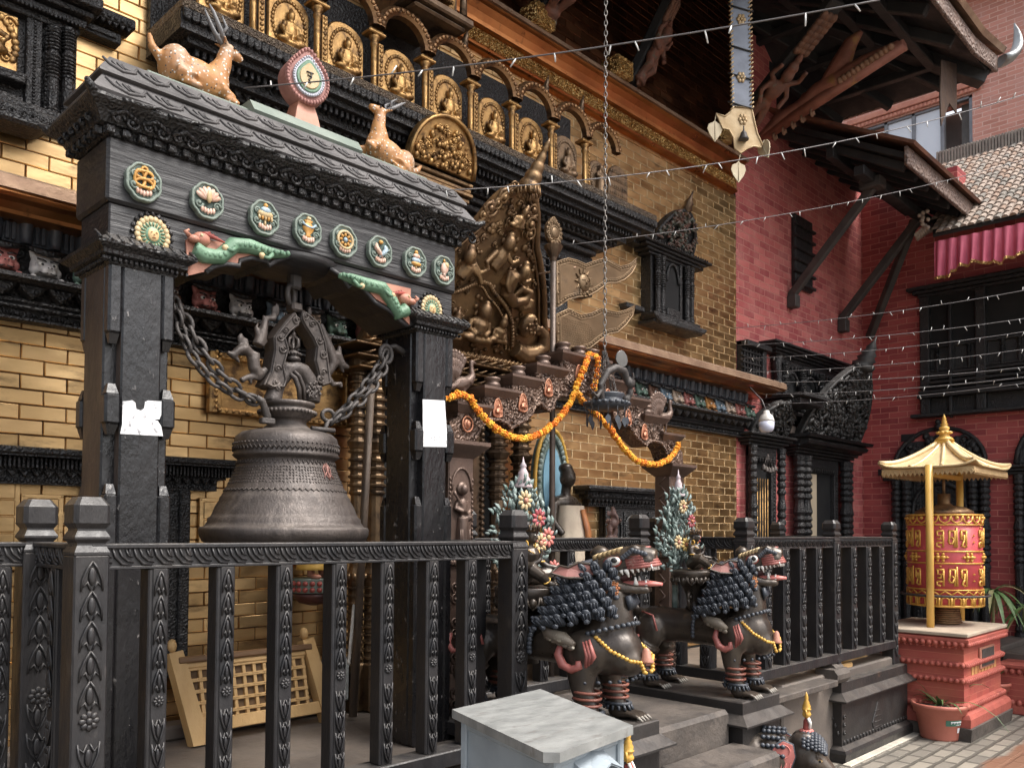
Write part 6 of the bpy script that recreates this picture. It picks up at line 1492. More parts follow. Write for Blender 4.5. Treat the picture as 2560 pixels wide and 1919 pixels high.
while z<2.45:m.ell((b.x-.0,3.752,z),(.018,.016,.016),7,5);m.box(a.x+.03,3.735,z,a.x+.05,3.765,z+.03);z+=.036
solo('door_jamb',m,BRONZE,'beaded dark bronze jamb of the temple door behind the goddess pillar','door frame')
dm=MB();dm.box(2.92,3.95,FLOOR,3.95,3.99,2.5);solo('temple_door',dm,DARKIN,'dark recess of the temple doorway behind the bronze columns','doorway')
# ==== STEPPED GATEWAY
GY,GXC=3.10,3.755
gw=thing('gateway','stepped bronze gateway arch with scroll relief standing behind the two lions','gateway',(GXC,3.16,FLOOR))
half=[(0,2.345),(.215,2.34),(.262,2.305),(.268,2.265),(.30,2.243),(.335,2.252),(.37,2.278),(.412,2.262),(.44,2.215),(.50,2.168),(.565,2.138),(.60,2.12),(.63,2.145),(.69,2.158),(.76,2.152),(.81,2.115),(.85,2.05),(.865,2.03)]
outer=[(1.03,2.03),(1.02,2.12),(.965,2.15),(.965,2.215),(.785,2.215),(.785,2.315),(.585,2.315),(.585,2.40),(.40,2.40),(.40,2.485),(.19,2.485),(.19,2.585),(0,2.585)]
m=MB()
for e in(-1,1):
 pl=[(GXC+e*x,z)for x,z in half+outer];m.prism(pl,GY,GY+.11,b=.006)
 m.tube([(GXC+e*x,GY-.004,z+.006)for x,z in half],.010,6)
rg=random.Random(4)
def inside(x,z):
 a=abs(x-GXC);lo_=np.interp(a,[p[0]for p in half],[p[1]for p in half]);hi=2.215 if a>.785 else 2.315 if a>.585 else 2.40 if a>.40 else 2.485 if a>.19 else 2.585
 return lo_+.022<z<hi-.035 and a<.93
k=0
while k<120:
 x,z=GXC+rg.uniform(-.95,.95),rg.uniform(2.1,2.56)
 if not inside(x,z):continue
 k+=1;r=rg.uniform(.018,.032)
 scroll(m,(x,GY-.002,z),r,1.3,.0058,flip=rg.choice((-1,1)),a0=rg.uniform(0,6),n=10)
part('arch',m,GATEB,gw)
m=MB();steps=[(.965,.785,2.215),(.785,.585,2.315),(.585,.40,2.40),(.40,.19,2.485)]
def cap(x0,x1,z):m.ring([(.0,z-.045),(.006,z-.040),(.030,z-.010),(.034,z-.006),(.034,z+.008),(.0,z+.012)],x0,GY+.0,x1,GY+.11)
for xa,xb,z in steps:
 for e in(-1,1):
  a,b=sorted((GXC+e*xa,GXC+e*xb));cap(a,b,z+.002)
cap(GXC-.19,GXC+.19,2.587)
part('step_cornice',m,GATEP,gw)
for e in(-1,1):
 m=MB();x=GXC+e*.945;m.box(x-.082,GY-.005,FLOOR,x+.082,GY+.115,1.955,.006)
 m.ring([(.0,1.95),(.01,1.96),(.055,2.005),(.06,2.012),(.06,2.03),(.0,2.034)],x-.082,GY-.005,x+.082,GY+.115)
 m.ring([(.0,1.42),(.014,1.43),(.014,1.445),(.0,1.455)],x-.082,GY-.005,x+.082,GY+.115)
 m.tube([(x+.066*math.cos(t),GY-.008,1.79+.11*math.sin(t))for t in np.linspace(0,math.pi,11)],.007,5)
 for z in(.75,.92,1.09,1.26):
  for q in(-1,1):scroll(m,(x+q*.036,GY-.007,z+.06),.036,1.3,.006,flip=q);scroll(m,(x+q*.036,GY-.007,z),.034,1.3,.006,flip=-q)
 for k in range(18):
  for q in(-1,1):m.ell((x+q*.073,GY-.006,1.47+k*.022),(.006,.006,.009),6,4)
 for k in range(26):m.tube([(x-.083,GY+.03+.05*(k%2),.7+k*.048),(x-.085,GY+.055,.725+k*.048),(x-.083,GY+.08-.05*(k%2),.75+k*.048)],.006,5)
 for k in range(8):m.ell((x-.07+k*.02,GY-.012,1.438),(.011,.012,.016),7,5)
 po_=part('pillar',m,GATEP,gw)
 m=MB();s=MB();y=GY-.010
 s.tube([(x,y,1.49),(x,y-.006,1.60),(x,y-.004,1.66)],[.040,.034,.028],10);s.ell((x,y-.004,1.71),(.034,.022,.045),10,8);s.ell((x+.002,y-.012,1.795),(.023,.022,.027),10,8);s.ell((x,y,1.80),(.034,.012,.036),10,7)
 s.tube([(x-.03,y,1.74),(x-.05,y-.008,1.70),(x-.01,y-.024,1.685)],[.012,.011,.009],7);s.tube([(x+.03,y,1.74),(x+.045,y-.01,1.69),(x+.02,y-.026,1.665)],[.012,.011,.009],7);s.tube([(x-.055,y-.012,1.77),(x+.03,y-.026,1.66)],.008,6);s.ell((x+.03,y-.022,1.655),(.022,.016,.016),8,6);s.ell((x-.056,y-.01,1.775),(.010,.01,.014),7,5)
 m.skin(s,.006,1)
 for k in range(7):x2=x-.03+k*.010;m.tube([(x2,GY-.045+.003*abs(k-3),1.60),(x2,GY-.048+.003*abs(k-3),1.50)],.0035,4)
 part('goddess_relief',m,GATEP,po_)
CORAL=mat('copper_medallion',(.52,.25,.15),(.38,.16,.095),14,(.4,.55),.5,bump=(70,.2))
mm=MB();s=MB();figure(s,(0,-.004,-.018),.019);mm.skin(s,.003,1);pl=[(.027*math.cos(t),-.024+(.070 if math.sin(t)>0 else.012)*math.sin(t))for t in np.linspace(0,2*math.pi,24)[:-1]];mm.prism(pl,-.002,.004,b=.001);mm.tube([(x,-.003,z)for x,z in pl],.0035,5,closed=True)
cme=mm.mesh('buddha_medallion',[CORAL])
Z2=lambda x,y,yy:onY(1080+x/3.455,860+y/3.455,yy)
for p in((565,560),(782,515),(1003,385),(1268,260),(1515,465),(1690,640),(1832,765)):
 q=Z2(*p,GY-.006);o=part('buddha_medallion',None,None,gw,me=cme);o.location=q;o.scale=(1.15,1.15,1.15)
mm=MB();mm.ell((0,0,0),(.024,.012,.026),12,8);mm.ell((0,-.010,.0),(.014,.010,.018),10,7);mm.tube([(.034*math.cos(t),-.004,.038*math.sin(t))for t in np.linspace(0,2*math.pi,17)[:-1]],.005,5,closed=True);q=Z2(303,690,GY-.006);o=part('boss',mm,CORAL,gw);o.location=q
mm=MB();mm.lathe([(.030,0),(.040,.008),(.044,.020),(.036,.032),(.030,.038),(.042,.046),(.044,.056),(.030,.062),(.001,.064)],16)
pme=mm.mesh('butter_lamp',[GATEP])
LMP=[(-.12,2.60),(.02,2.60),(.14,2.60),(-.29,2.498),(-.49,2.413),(-.68,2.328),(.29,2.498),(.49,2.413),(.68,2.328)]
for i,(o_,z)in enumerate(LMP):
 o=setp(part('butter_lamp',None,None,None,me=pme),['left of three bronze lamps on the gateway top step','middle of three bronze lamps on the gateway top step','right of three bronze lamps on the gateway top step','bronze lamp on the gateway step just left of its top','bronze lamp on the second gateway step down from the top, left side','bronze lamp on the gateway step beside the left peacock','bronze lamp on the gateway step behind the hanging oil lamp','bronze lamp on the second gateway step down from the top, right side','bronze lamp on the gateway step beside the right peacock'][i],'lamp','bronze butter lamps on the gateway steps');o.location=(GXC+o_,GY+.055,z)
def peacock(loc,label,sc):
 t=thing('peacock_statue',label,'peacock statue',loc,'bronze peacocks on the gateway');M=frame(loc,(0,0,R(-12)),sc)
 s=MB();s.ell((0,0,.105),(.055,.034,.042),12,9,rot=(0,-.35,0));s.tube([(.035,0,.12),(.065,0,.155),(.060,0,.195),(.058,0,.222)],[.034,.022,.014,.013],10);s.ell((.064,0,.230),(.019,.013,.014),9,7);s.tube([(.078,0,.230),(.098,0,.222)],[.007,.002],6)
 for e in(-1,1):s.tube([(.005,e*.016,.08),(.008,e*.016,.045),(.004,e*.016,.004)],[.014,.008,.006],7);s.tube([(-.01,e*.016,.005),(.03,e*.018,.005)],.006,6)
 for e in(-1,1):s.ell((-.02,e*.032,.105),(.055,.010,.028),10,6,rot=(0,-.3,0))
 m=MB();m.skin(s,.0055,1,M=M);part('body',m,GATEP,t)
 m=MB()
 for k in range(11):
  a=R(62)+k*R(9.5);L_=.15+.02*math.sin(k/10*math.pi);p0=Vector((-.035,0,.105));d=Vector((math.cos(a)*.72,0,math.sin(a)))
  for q in range(3):m.ell(p0+d*L_*(.45+.25*q),(.011+.003*q,.006,.028),8,6,M=M,rot=(0,math.pi/2-a,0))
  m.tube([p0,p0+d*L_],[.008,.004],5,M=M);m.ell(p0+d*(L_+.005),(.013,.007,.013),8,6,M=M)
 part('tail_fan',m,GATEP,t)
 m=MB()
 for k in range(4):m.tube([(-.03-.012*k,-.036,.115-.006*k),(-.075-.012*k,-.034,.06-.004*k)],[.008,.003],5,M=M)
 part('wing_feathers',m,GATEP,t)
a=onY(1162,985,GY+.05);peacock((GXC-.90,GY+.05,2.228),'bronze peacock with fanned tail on the left gateway step beside the frame leg',.93)
peacock((GXC+.87,GY+.05,2.228),'bronze peacock with fanned tail on the right gateway step',.93)
# ---- marigold garlands
def garland(pts,label,y=None,dens=1.0):
 t=thing('garland',label,'garland',pts[0],'marigold garlands on the gateway');L_=[0]
 for a,b in zip(pts,pts[1:]):L_.append(L_[-1]+(b-a).length)
 ms=[MB(),MB()];s_=0;i=0
 while s_<L_[-1]:
  k=min(len(pts)-2,int(np.searchsorted(L_,s_,'right'))-1);p=pts[k].lerp(pts[k+1],(s_-L_[k])/(L_[k+1]-L_[k]));d=(pts[k+1]-pts[k]).normalized()
  r=rng.uniform(.0165,.021);q=d.to_track_quat('Z','Y').to_euler();mb=ms[0 if rng.random()<.62 else 1];Mf=frame(p+Vector((rng.uniform(-.003,.003),rng.uniform(-.004,.004),rng.uniform(-.003,.003))),q)
  mb.ell((0,0,0),(r*.8,r*.8,.012),8,6,M=Mf)
  for a in range(9):
   an=a*.698+rng.uniform(-.2,.2);mb.ell((r*.72*math.cos(an),r*.72*math.sin(an),rng.uniform(-.005,.005)),(r*.36,r*.36,rng.uniform(.005,.009)),5,4,M=Mf)
  s_+=.0165;i+=1
 part('light_flowers',ms[0],MARI,t);part('deep_flowers',ms[1],mat('deep_marigold',(.80,.24,.012),(.66,.15,.008),30,(.6,.8),bump=(160,.8)),t)
 m=MB();m.tube(pts,.003,5);part('thread',m,wirem,t)
gy=GY-.045
garland([Z2(*p,gy+o)for p,o in(((60,485),.02),((130,465),0),((230,428),0),((330,460),0),((380,555),0),((470,650),0),((560,740),0),((680,798),0),((780,818),0),((870,800),0),((960,758),0),((1050,690),0),((1130,600),0),((1190,510),0),((1240,400),0),((1290,260),0),((1330,165),0),((1350,85),.03),((1395,100),.03),((1430,130),.0),((1436,210),0),((1418,300),0),((1395,395),0))],'marigold garland draped in a deep curve over the left half of the gateway')
garland([Z2(*p,gy)for p in((1262,430),(1300,490),(1390,570),(1490,680),(1560,762),(1620,850),(1690,940),(1770,1008),(1870,1035),(1960,1035),(2040,1000),(2100,930),(2135,855))],'marigold garland hanging from the oil lamp to the right end of the gateway')
# ---- oil lamp on its long chain
lx,ly=3.69,2.90
ol=thing('hanging_oil_lamp','dark hanging oil lamp with leaf pendants on a long steel chain','oil lamp',(lx,ly,2.2))
m=MB();z=2.60;i=0
while z<4.9:
 a=(i%2)*math.pi/2+.6;m.tube([(lx+.0085*math.cos(q)*math.cos(a),ly+.0085*math.cos(q)*math.sin(a),z+.019*math.sin(q))for q in np.linspace(0,2*math.pi,11)[:-1]],.0030,5,closed=True);z+=.029;i+=1
part('chain',m,mat('bright_chain',(.26,.24,.22),(.17,.16,.15),20,(.4,.5),.8,bump=None),ol)
m=MB()
for k in range(5):
 a=k*2*math.pi/5
 for j in range(9):t=j/9;c_=Vector((lx+.075*t*math.cos(a),ly+.075*t*math.sin(a),2.60-.27*t));m.tube([(c_.x+.008*math.cos(q),c_.y+.004*math.sin(q),c_.z+.018*math.sin(q))for q in np.linspace(0,2*math.pi,9)[:-1]],.003,4,closed=True)
part('fan_chains',m,IRON,ol)
m=MB();m.lathe([(.001,2.26),(.07,2.262),(.115,2.275),(.125,2.292),(.12,2.305),(.09,2.31),(.085,2.33),(.10,2.345),(.095,2.352),(.06,2.35),(.001,2.345)],26,0,Matrix.Translation((lx+.02,ly,0)))
for k in range(22):a=k*math.pi/11;m.ell((lx+.02+.118*math.cos(a),ly+.118*math.sin(a),2.296),(.016,.016,.012),7,5)
part('bowl',m,BLUEBLK,ol)
m=MB();pl=[(.055*math.cos(t)*(1-.25*max(0,-math.cos(t))),.040*math.sin(t))for t in np.linspace(0,2*math.pi,18)[:-1]];m.prism(pl,-.004,.004,0,frame((lx+.05,ly-.075,2.545),(R(10),R(35),0)),b=.001);part('oval_plate',m,mat('dull_plate',(.20,.20,.195),(.15,.15,.145),8,(.45,.6),.5,bump=(40,.1)),ol)
m=MB();s=MB()
s.tube([(lx-.07,ly-.04,2.30),(lx-.10,ly-.05,2.38),(lx-.05,ly-.06,2.46),(lx+.02,ly-.06,2.49),(lx+.09,ly-.06,2.48),(lx+.13,ly-.06,2.43)],[.016,.018,.02,.022,.026,.02],8);s.ell((lx+.14,ly-.07,2.42),(.035,.028,.03),9,7);s.ell((lx+.15,ly-.06,2.37),(.02,.02,.035),8,6);s.ell((lx+.13,ly-.05,2.33),(.03,.025,.025),8,6)
for e in(-1,1):s.tube([(lx+.14,ly-.07+e*.02,2.44),(lx+.13,ly-.07+e*.03,2.475)],[.010,.004],6)
s.tube([(lx-.09,ly-.05,2.36),(lx-.13,ly-.05,2.31),(lx-.15,ly-.04,2.34)],[.014,.012,.005],7);s.tube([(lx-.06,ly,2.34),(lx-.12,ly,2.29),(lx-.10,ly,2.25)],[.012,.01,.006],6)
m.skin(s,.006,1);part('winged_beast',m,IRON,ol)
m=MB()
for k in range(13):
 a=k*2*math.pi/13;p=(lx+.02+.112*math.cos(a),ly+.112*math.sin(a));dz=rng.uniform(0,.02);m.tube([(p[0],p[1],2.28),(p[0],p[1],2.235-dz)],.0025,4)
 pl=[(0,.0),(.016,-.018),(.014,-.034),(0,-.058),(-.014,-.034),(-.016,-.018)];m.prism(pl,-.0015,.0015,0,frame((p[0],p[1],2.238-dz),(0,0,rng.uniform(-1,1))))
part('leaf_pendants',m,BLUEBLK,ol)
# ---- pole with flaming finial and two metal flags
FYP=3.2
fp=thing('flag_pole','iron pole topped by a flaming gilt disc, carrying two metal flags','flag pole',(3.6,FYP,FLOOR))
zt=onY(1383,640,FYP).z;x0=onY(1383,700,FYP).x;m=MB();m.tube([(x0,FYP,FLOOR),(x0,FYP,zt)],.0165,10);part('pole',m,mat('pole_iron',(.13,.095,.075),(.08,.062,.052),9,(.45,.6),.5,bump=(70,.25)),fp)
m=MB();m.lathe([(.018,zt-.03),(.022,zt-.01),(.045,zt+.03),(.056,zt+.055),(.050,zt+.06),(.001,zt+.062)],14,0,Matrix.Translation((x0,FYP,0)),smooth=False);part('cup',m,BRONZE,fp)
zc=zt+.135;m=MB();m.prism([(x0+x,zc+z)for x,z in leafpl(.066)],FYP-.010,FYP+.012,b=.004);m.ell((x0,FYP-.012,zc-.005),(.032,.010,.033),14,8)
m.tube([(x0+.037*math.cos(t),FYP-.012,zc-.005+.038*math.sin(t))for t in np.linspace(0,2*math.pi,17)[:-1]],.004,5,closed=True)
for k in range(15):a=k*2*math.pi/15;scroll(m,(x0+.055*math.cos(a),FYP-.010,zc+.057*math.sin(a)),.014,1.1,.004,a0=a)
FLAGM=mat('embossed_brass_flag',(.20,.135,.078),(.14,.095,.055),7,(.4,.55),.75,bump=(50,.12),c3=(.12,.085,.055),c3at=(.55,.7),c3scale=9)
part('flame_disc',m,FLAGM,fp)
Z1=lambda x,y:onY(1000+x/3.455,360+y/3.455,FYP)
F1=[(1352,1015),(1450,988),(1530,1008),(1600,1040),(1680,1012),(1770,985),(1830,1020),(1900,1058),(1980,1040),(2045,985),(2035,1050),(2000,1115),(1940,1170),(1870,1200),(1795,1200),(1700,1270),(1620,1315),(1540,1320),(1450,1345),(1352,1410)]
F2=[(1352,1470),(1450,1425),(1560,1478),(1650,1462),(1740,1420),(1800,1440),(1880,1455),(1960,1432),(2028,1390),(2008,1480),(1950,1560),(1880,1625),(1800,1640),(1715,1700),(1640,1760),(1540,1785),(1440,1792),(1352,1795)]
for n_,FP in enumerate((F1,F2)):
 m=MB();pl=[(Z1(*p).x,Z1(*p).z)for p in FP];m.prism(pl,FYP-.003,FYP+.003)
 ar=sum(pl[i][0]*pl[(i+1)%len(pl)][1]-pl[(i+1)%len(pl)][0]*pl[i][1]for i in range(len(pl)));q=pl if ar>0 else pl[::-1]
 m.tube([(x,FYP-.002,z)for x,z in q],.005,5,closed=True);ins=inset(q,.026);m.tube([(x,FYP-.004,z)for x,z in ins],.0025,5,closed=True);mid=inset(q,.013)
 for i in range(len(mid)):
  a,b=Vector(mid[i]),Vector(mid[(i+1)%len(mid)])
  for k in range(4):p=a.lerp(b,k/4);scroll(m,(p.x,FYP-.004,p.y),.009,1.0,.003,n=8)
 if n_==0:
  c_=Z1(1583,1200);m.ell((c_.x,FYP-.004,c_.z),(.050,.020,.052),16,9)
  for k in range(12):a=k*math.pi/6;m.prism([(c_.x+.055*math.cos(a-.2),c_.z+.055*math.sin(a-.2)),(c_.x+.055*math.cos(a+.2),c_.z+.055*math.sin(a+.2)),(c_.x+.086*math.cos(a+.04),c_.z+.086*math.sin(a+.04))],FYP-.012,FYP,b=.003)
  for e in(-1,1):m.tube([(c_.x+e*.012,FYP-.024,c_.z+.010),(c_.x+e*.022,FYP-.023,c_.z+.012),(c_.x+e*.032,FYP-.019,c_.z+.008)],.0028,5)
  m.tube([(c_.x,FYP-.024,c_.z+.015),(c_.x+.001,FYP-.027,c_.z-.010)],[.003,.006],6);m.tube([(c_.x-.012,FYP-.022,c_.z-.022),(c_.x,FYP-.024,c_.z-.026),(c_.x+.012,FYP-.022,c_.z-.022)],.003,5)
 else:
  for r_ in range(11):
   a=Z1(1400,1500+r_*20);b=Z1(1640+8*r_,1510+r_*20);x=a.x
   while x<b.x:w_=rng.uniform(.006,.02);m.box(x,FYP-.0045,a.z-.003,x+w_,FYP-.002,a.z+.003);x+=w_+.004
 part('flag',m,FLAGM,fp,'upper flag with a sun face' if n_==0 else 'lower flag with rows of inscription')
m=MB();a=onY(1345,685,3.35);b=onY(1440,668,3.19);m.tube([a,b],.005,6);part('stay_rod',m,COPPEROLD,fp)
# ==== LIONS with seated deities on their backs
LIONP=[STATUE,REDP,BLUEBLK,CREAM]
def lion(px,py,pz,sx,sy,sz,label):
 t=thing('guardian_lion',label,'lion statue',(px,py,pz),'guardian lions at the entry')
 M=Matrix.Translation((px,py,pz))@Matrix.Rotation(R(9),4,'Z')@Matrix.Diagonal((sx,sy,sz,1));MBODY=M;MHEAD=M@Matrix.Translation((0,-.14,.61))@Matrix.Rotation(R(14),4,'Z')@Matrix.Rotation(R(-13),4,'X')@Matrix.Translation((0,.14,-.61))
 P=lambda s,y,z:(s,y-2.45,z-.75)
 s=MB()
 s.ell(P(0,2.235,1.075),(.118,.125,.118),16,12);s.tube([P(0,2.28,1.085),P(0,2.45,1.085),P(0,2.62,1.085),P(0,2.76,1.08)],[.112,.098,.092,.104],16);s.ell(P(0,2.78,1.075),(.104,.082,.105),14,10)
 s.ell(P(0,2.165,1.03),(.085,.072,.070),12,9)
 for e,fx in((-1,-.108),(1,.118)):
  s.ell(P(e*.095,2.28,1.06),(.055,.088,.105),12,9);s.tube([P(e*.10,2.29,1.0),P(fx,2.285,.91),P(fx,2.262,.84),P(fx,2.25,.78)],[.062,.044,.037,.040],10)
  s.ell(P(e*.09,2.76,1.045),(.052,.088,.10),12,9);s.tube([P(e*.10,2.75,.98),P(e*.108,2.80,.90),P(e*.11,2.76,.82),P(e*.11,2.75,.78)],[.066,.050,.038,.040],10)
  for y0 in(2.235,2.735):
   x=fx if y0<2.5 else e*.11;s.ell(P(x,y0,.774),(.046,.055,.026),10,7)
   for k in range(4):s.tube([P(x-.032+k*.021,y0-.02,.778),P(x-.036+k*.024,y0-.062,.776),P(x-.037+k*.0245,y0-.085,.765)],[.015,.013,.009],6)
 s.tube([P(0,2.24,1.12),P(0,2.22,1.22),P(0,2.24,1.32)],[.105,.078,.080],12)
 s.tube([P(0,2.80,1.12),P(0,2.88,1.15),P(0,2.93,1.22),P(.02,2.90,1.27)],[.035,.026,.022,.012],8)
 m=MB();m.skin(s,.010,3,0,M=M);part('body',m,STATUE,t)
 M=MHEAD
 s=MB()
 s.ell(P(0,2.255,1.385),(.086,.095,.072),14,10);s.tube([P(0,2.24,1.405),P(0,2.15,1.425),P(0,2.085,1.425),P(0,2.052,1.412)],[.070,.062,.055,.040],12);s.ell(P(0,2.085,1.41),(.062,.040,.036),12,8)
 for e in(-1,1):s.ell(P(e*.058,2.255,1.335),(.040,.062,.052),10,8);s.tube([P(e*.045,2.23,1.325),P(e*.042,2.16,1.30),P(e*.022,2.11,1.288)],[.034,.022,.017],8);s.ell(P(e*.030,2.115,1.468),(.020,.022,.020),8,6)
 s.tube([P(-.03,2.115,1.288),P(.03,2.115,1.288)],.018,8)
 m=MB();m.skin(s,.0075,2,0,M=M);part('head',m,STATUE,t)
 m=MB()
 for k in range(8):
  z=1.388+k*.011;w=.064-.0013*k*k*.55;m.tube([P(-w*.98,2.15,z+.004),P(-w*.95,2.095,z),P(-w*.55,2.053+.002*k,z-.002),P(0,2.043+.003*k,z-.002),P(w*.55,2.053+.002*k,z-.002),P(w*.95,2.095,z),P(w*.98,2.15,z+.004)],.0072,6,M=M)
 part('muzzle',m,mat('lion_muzzle_paint',(.34,.115,.095),(.24,.075,.065),16,(.45,.6),bump=(70,.2),c3=(.42,.26,.22),c3at=(.58,.68),c3scale=22),t)
 m=MB();s=MB();s.tube([P(0,2.22,1.335),P(0,2.15,1.318),P(0,2.10,1.312),P(0,2.055,1.30)],[.036,.034,.030,.016],9,sq=.45);m.merge(s,M);part('tongue',m,PINKP,t)
 m=MB();m.ell(P(0,2.20,1.36),(.05,.05,.028),10,7,M=M);part('mouth_cavity',m,mat('mouth_dark',(.045,.012,.012),(.03,.01,.01),8,(.6,.7),bump=None),t)
 m=MB()
 for e in(-1,1):
  for k in range(7):
   y=2.175-k*.019;x=e*(.060-.0009*k*k);L_=.036 if k==1 else.022;m.tube([P(x,y,1.388),P(x,y-.003,1.388-L_)],[.0085 if k!=1 else.011,.002],6,M=M)
  for k in range(4):x=e*(.010+.012*k);m.tube([P(x,2.056+.0045*k,1.390),P(x,2.052+.0045*k,1.364)],[.007,.002],6,M=M)
  m.tube([P(e*.038,2.14,1.315),P(e*.038,2.135,1.35)],[.010,.002],6,M=M);m.tube([P(e*.022,2.108,1.305),P(e*.022,2.104,1.33)],[.008,.002],6,M=M)
 part('teeth',m,WHITEP,t)
 for e in(-1,1):
  m=MB();m.ell(P(e*.068,2.195,1.428),(.017,.035,.025),12,8,1,M=M);m.ell(P(e*.074,2.192,1.430),(.0155,.029,.021),12,8,0,M=M);m.ell(P(e*.087,2.184,1.433),(.005,.012,.012),9,7,2,M=M);part('eye',m,[EYEW,REDP,EYEB],t)
  m=MB()
  for k in range(6):m.tube([P(e*.066,2.255-k*.018,1.452+.003*k),P(e*.080,2.25-k*.018,1.463+.003*k),P(e*.070,2.235-k*.018,1.472+.002*k)],[.009,.008,.003],6,M=M)
  part('brow',m,CREAM,t)
  m=MB();pl=[P(e*.095,2.262,1.385),P(e*.132,2.305,1.382),P(e*.155,2.355,1.395),P(e*.160,2.405,1.425),P(e*.148,2.368,1.452),P(e*.135,2.342,1.436),P(e*.118,2.305,1.450),P(e*.092,2.262,1.432)]
  vs=pl+[(p[0]-e*.012,p[1],p[2])for p in pl];n=len(pl);m.add(vs,[tuple(range(n))if e>0 else tuple(range(n))[::-1],tuple(range(n,2*n))[::-1]]+[(i,(i+1)%n,n+(i+1)%n,n+i)for i in range(n)],0,False,M);m.tube(pl,.0055,5,1,closed=True,M=M);part('ear',m,[mat('ear_paint',(.26,.10,.085),(.19,.075,.06),10,(.45,.6),bump=(60,.1)),STATUE],t)
  m=MB()
  for k in range(44):a,q=k*2.4,(k/44)**.5;m.ell(P(e*(.092-.012*q*q),2.225+.032*q*math.cos(a),1.318+.036*q*math.sin(a)),(.006,.0062,.0062),6,5,M=M)
  part('cheek_beads',m,ORANGEP,t)
  m=MB()
  for k in range(17):a=-1.9+k*.235;m.ell(P(e*.080,2.285+.062*math.cos(a),1.345+.075*math.sin(a)),(.011,.012,.012),7,5,M=M)
  for k in range(9):m.ell(P(e*.068,2.155-.010*k,1.462-.006*abs(k-4)),(.010,.011,.012),7,5,M=M)
  part('curl_beads',m,BLUEBLK,t)
 m=MB();m.lathe([(.02,0),(.026,.006),(.020,.012),(.034,.026),(.036,.040),(.026,.056),(.008,.066),(.001,.070)],14,0,M@Matrix.Translation(P(0,2.245,1.442)));part('crown_knob',m,STATUE,t)
 m=MB();ax0,ax1=Vector(P(0,2.27,1.40)),Vector(P(0,2.34,1.17));s=MB();s.tube([P(0,2.285,1.42),P(0,2.31,1.36),P(0,2.345,1.28),P(0,2.365,1.225)],[.088,.106,.132,.138],16);m.merge(s,M)
 for j in range(6):
  f=j/5;c=Vector(P(0,2.275+.085*f,1.435-.190*f));r=.088+.050*f;n=12+j
  for k in range(n):
   a=R(-152)+(k+.5*(j%2))*R(304)/n+R(90);d=Vector((math.cos(a),math.sin(a),0));q=Vector((-d.y,d.x,0));fl=1.0+.12*max(0,d.y)*f;w=1.5*r*fl*2.65/n
   p0=c+d*r*fl;p1=p0+d*(.030+.010*f)+Vector((0,.012*f,-.040-.006*f));ang=Vector((0,0,1)).rotation_difference((p0-p1).normalized()).to_matrix().to_4x4()
   Ml=M@Matrix.Translation((p0+p1)/2)@ang@Matrix.Rotation(0,4,'Z');Mr=M@Matrix.Translation((p0+p1)/2)@Matrix(((q.x,d.x,0,0),(q.y,d.y,0,0),(0,0,1,0),(0,0,0,1)))@Matrix.Rotation(R(-34),4,'X')
   m.ell((0,0,0),(w*.62,.013,.036),9,6,M=Mr)
   for e in(-.35,0,.35):m.tube([(e*w,.010,.022),(e*w*.9,.0125,-.004),(e*w*.5,.010,-.026)],.0035,5,M=Mr)
   m.ell(p1+d*.004,(.0115,.0115,.0105),7,5,M=M);m.tube([p1+d*.004+q*(.009*math.cos(t_))+Vector((0,0,.009*math.sin(t_)))+d*.006 for t_ in(0,1.2,2.4,3.6)],.0035,5,M=M)
 for k in range(11):
  x=-.075+k*.015;m.tube([P(x,2.25,1.452-2.5*x*x),P(x*1.1,2.32,1.442-2.5*x*x),P(x*1.25,2.385,1.405-2*x*x)],[.010,.013,.004],6,M=M)
 for k in range(9):a=k*math.pi/8;m.tube([P(.055*math.cos(a),2.175,1.275),P(.06*math.cos(a),2.175-.01*math.sin(a),1.24),P(.05*math.cos(a),2.185,1.215)],[.012,.012,.004],6,M=M)
 part('mane',m,BLUEBLK,t)
 M=MBODY
 m=MB();k=0
 for k in range(30):a=k*2*math.pi/30;m.ell(P(.122*math.cos(a),2.235+.105*math.sin(a)*.95,1.155-.035*math.sin(-a)*-1),(.011,.011,.011),7,5,M=M)
 for k in range(26):a=R(-100)+k*R(200)/25;m.ell(P(.132*math.sin(a),2.49,1.07+.132*math.cos(a)),(.011,.012,.012),7,5,M=M)
 for e in(-1,1):
  for k in range(7):m.ell(P(e*(.03+.018*k),2.115+.004*k*k,.965-.004*k),(.008,.008,.008),6,5,M=M)
 part('bead_harness',m,BLUEBLK,t)
 m=MB()
 for e in(-1,1):
  pts=[Vector(P(e*.118,2.225,1.135)),Vector(P(e*.128,2.165,1.085)),Vector(P(e*.095,2.105,1.045)),Vector(P(e*.050,2.088,1.035)),Vector(P(e*.036,2.080,.995)),Vector(P(e*.012,2.082,.985))]
  for a,b in zip(pts,pts[1:]):
   n=max(2,int((b-a).length/.014))
   for k in range(n):p=a.lerp(b,k/n);m.ell(p,(.0085,.0085,.0085),7,5,M=M)
 part('gold_necklace',m,YELP,t)
 m=MB();m.lathe([(.026,0),(.027,.006),(.018,.02),(.014,.05),(.006,.06),(.001,.062)],10,0,M@frame(P(0,2.088,1.03)));part('pendant_bell',m,SALMON,t)
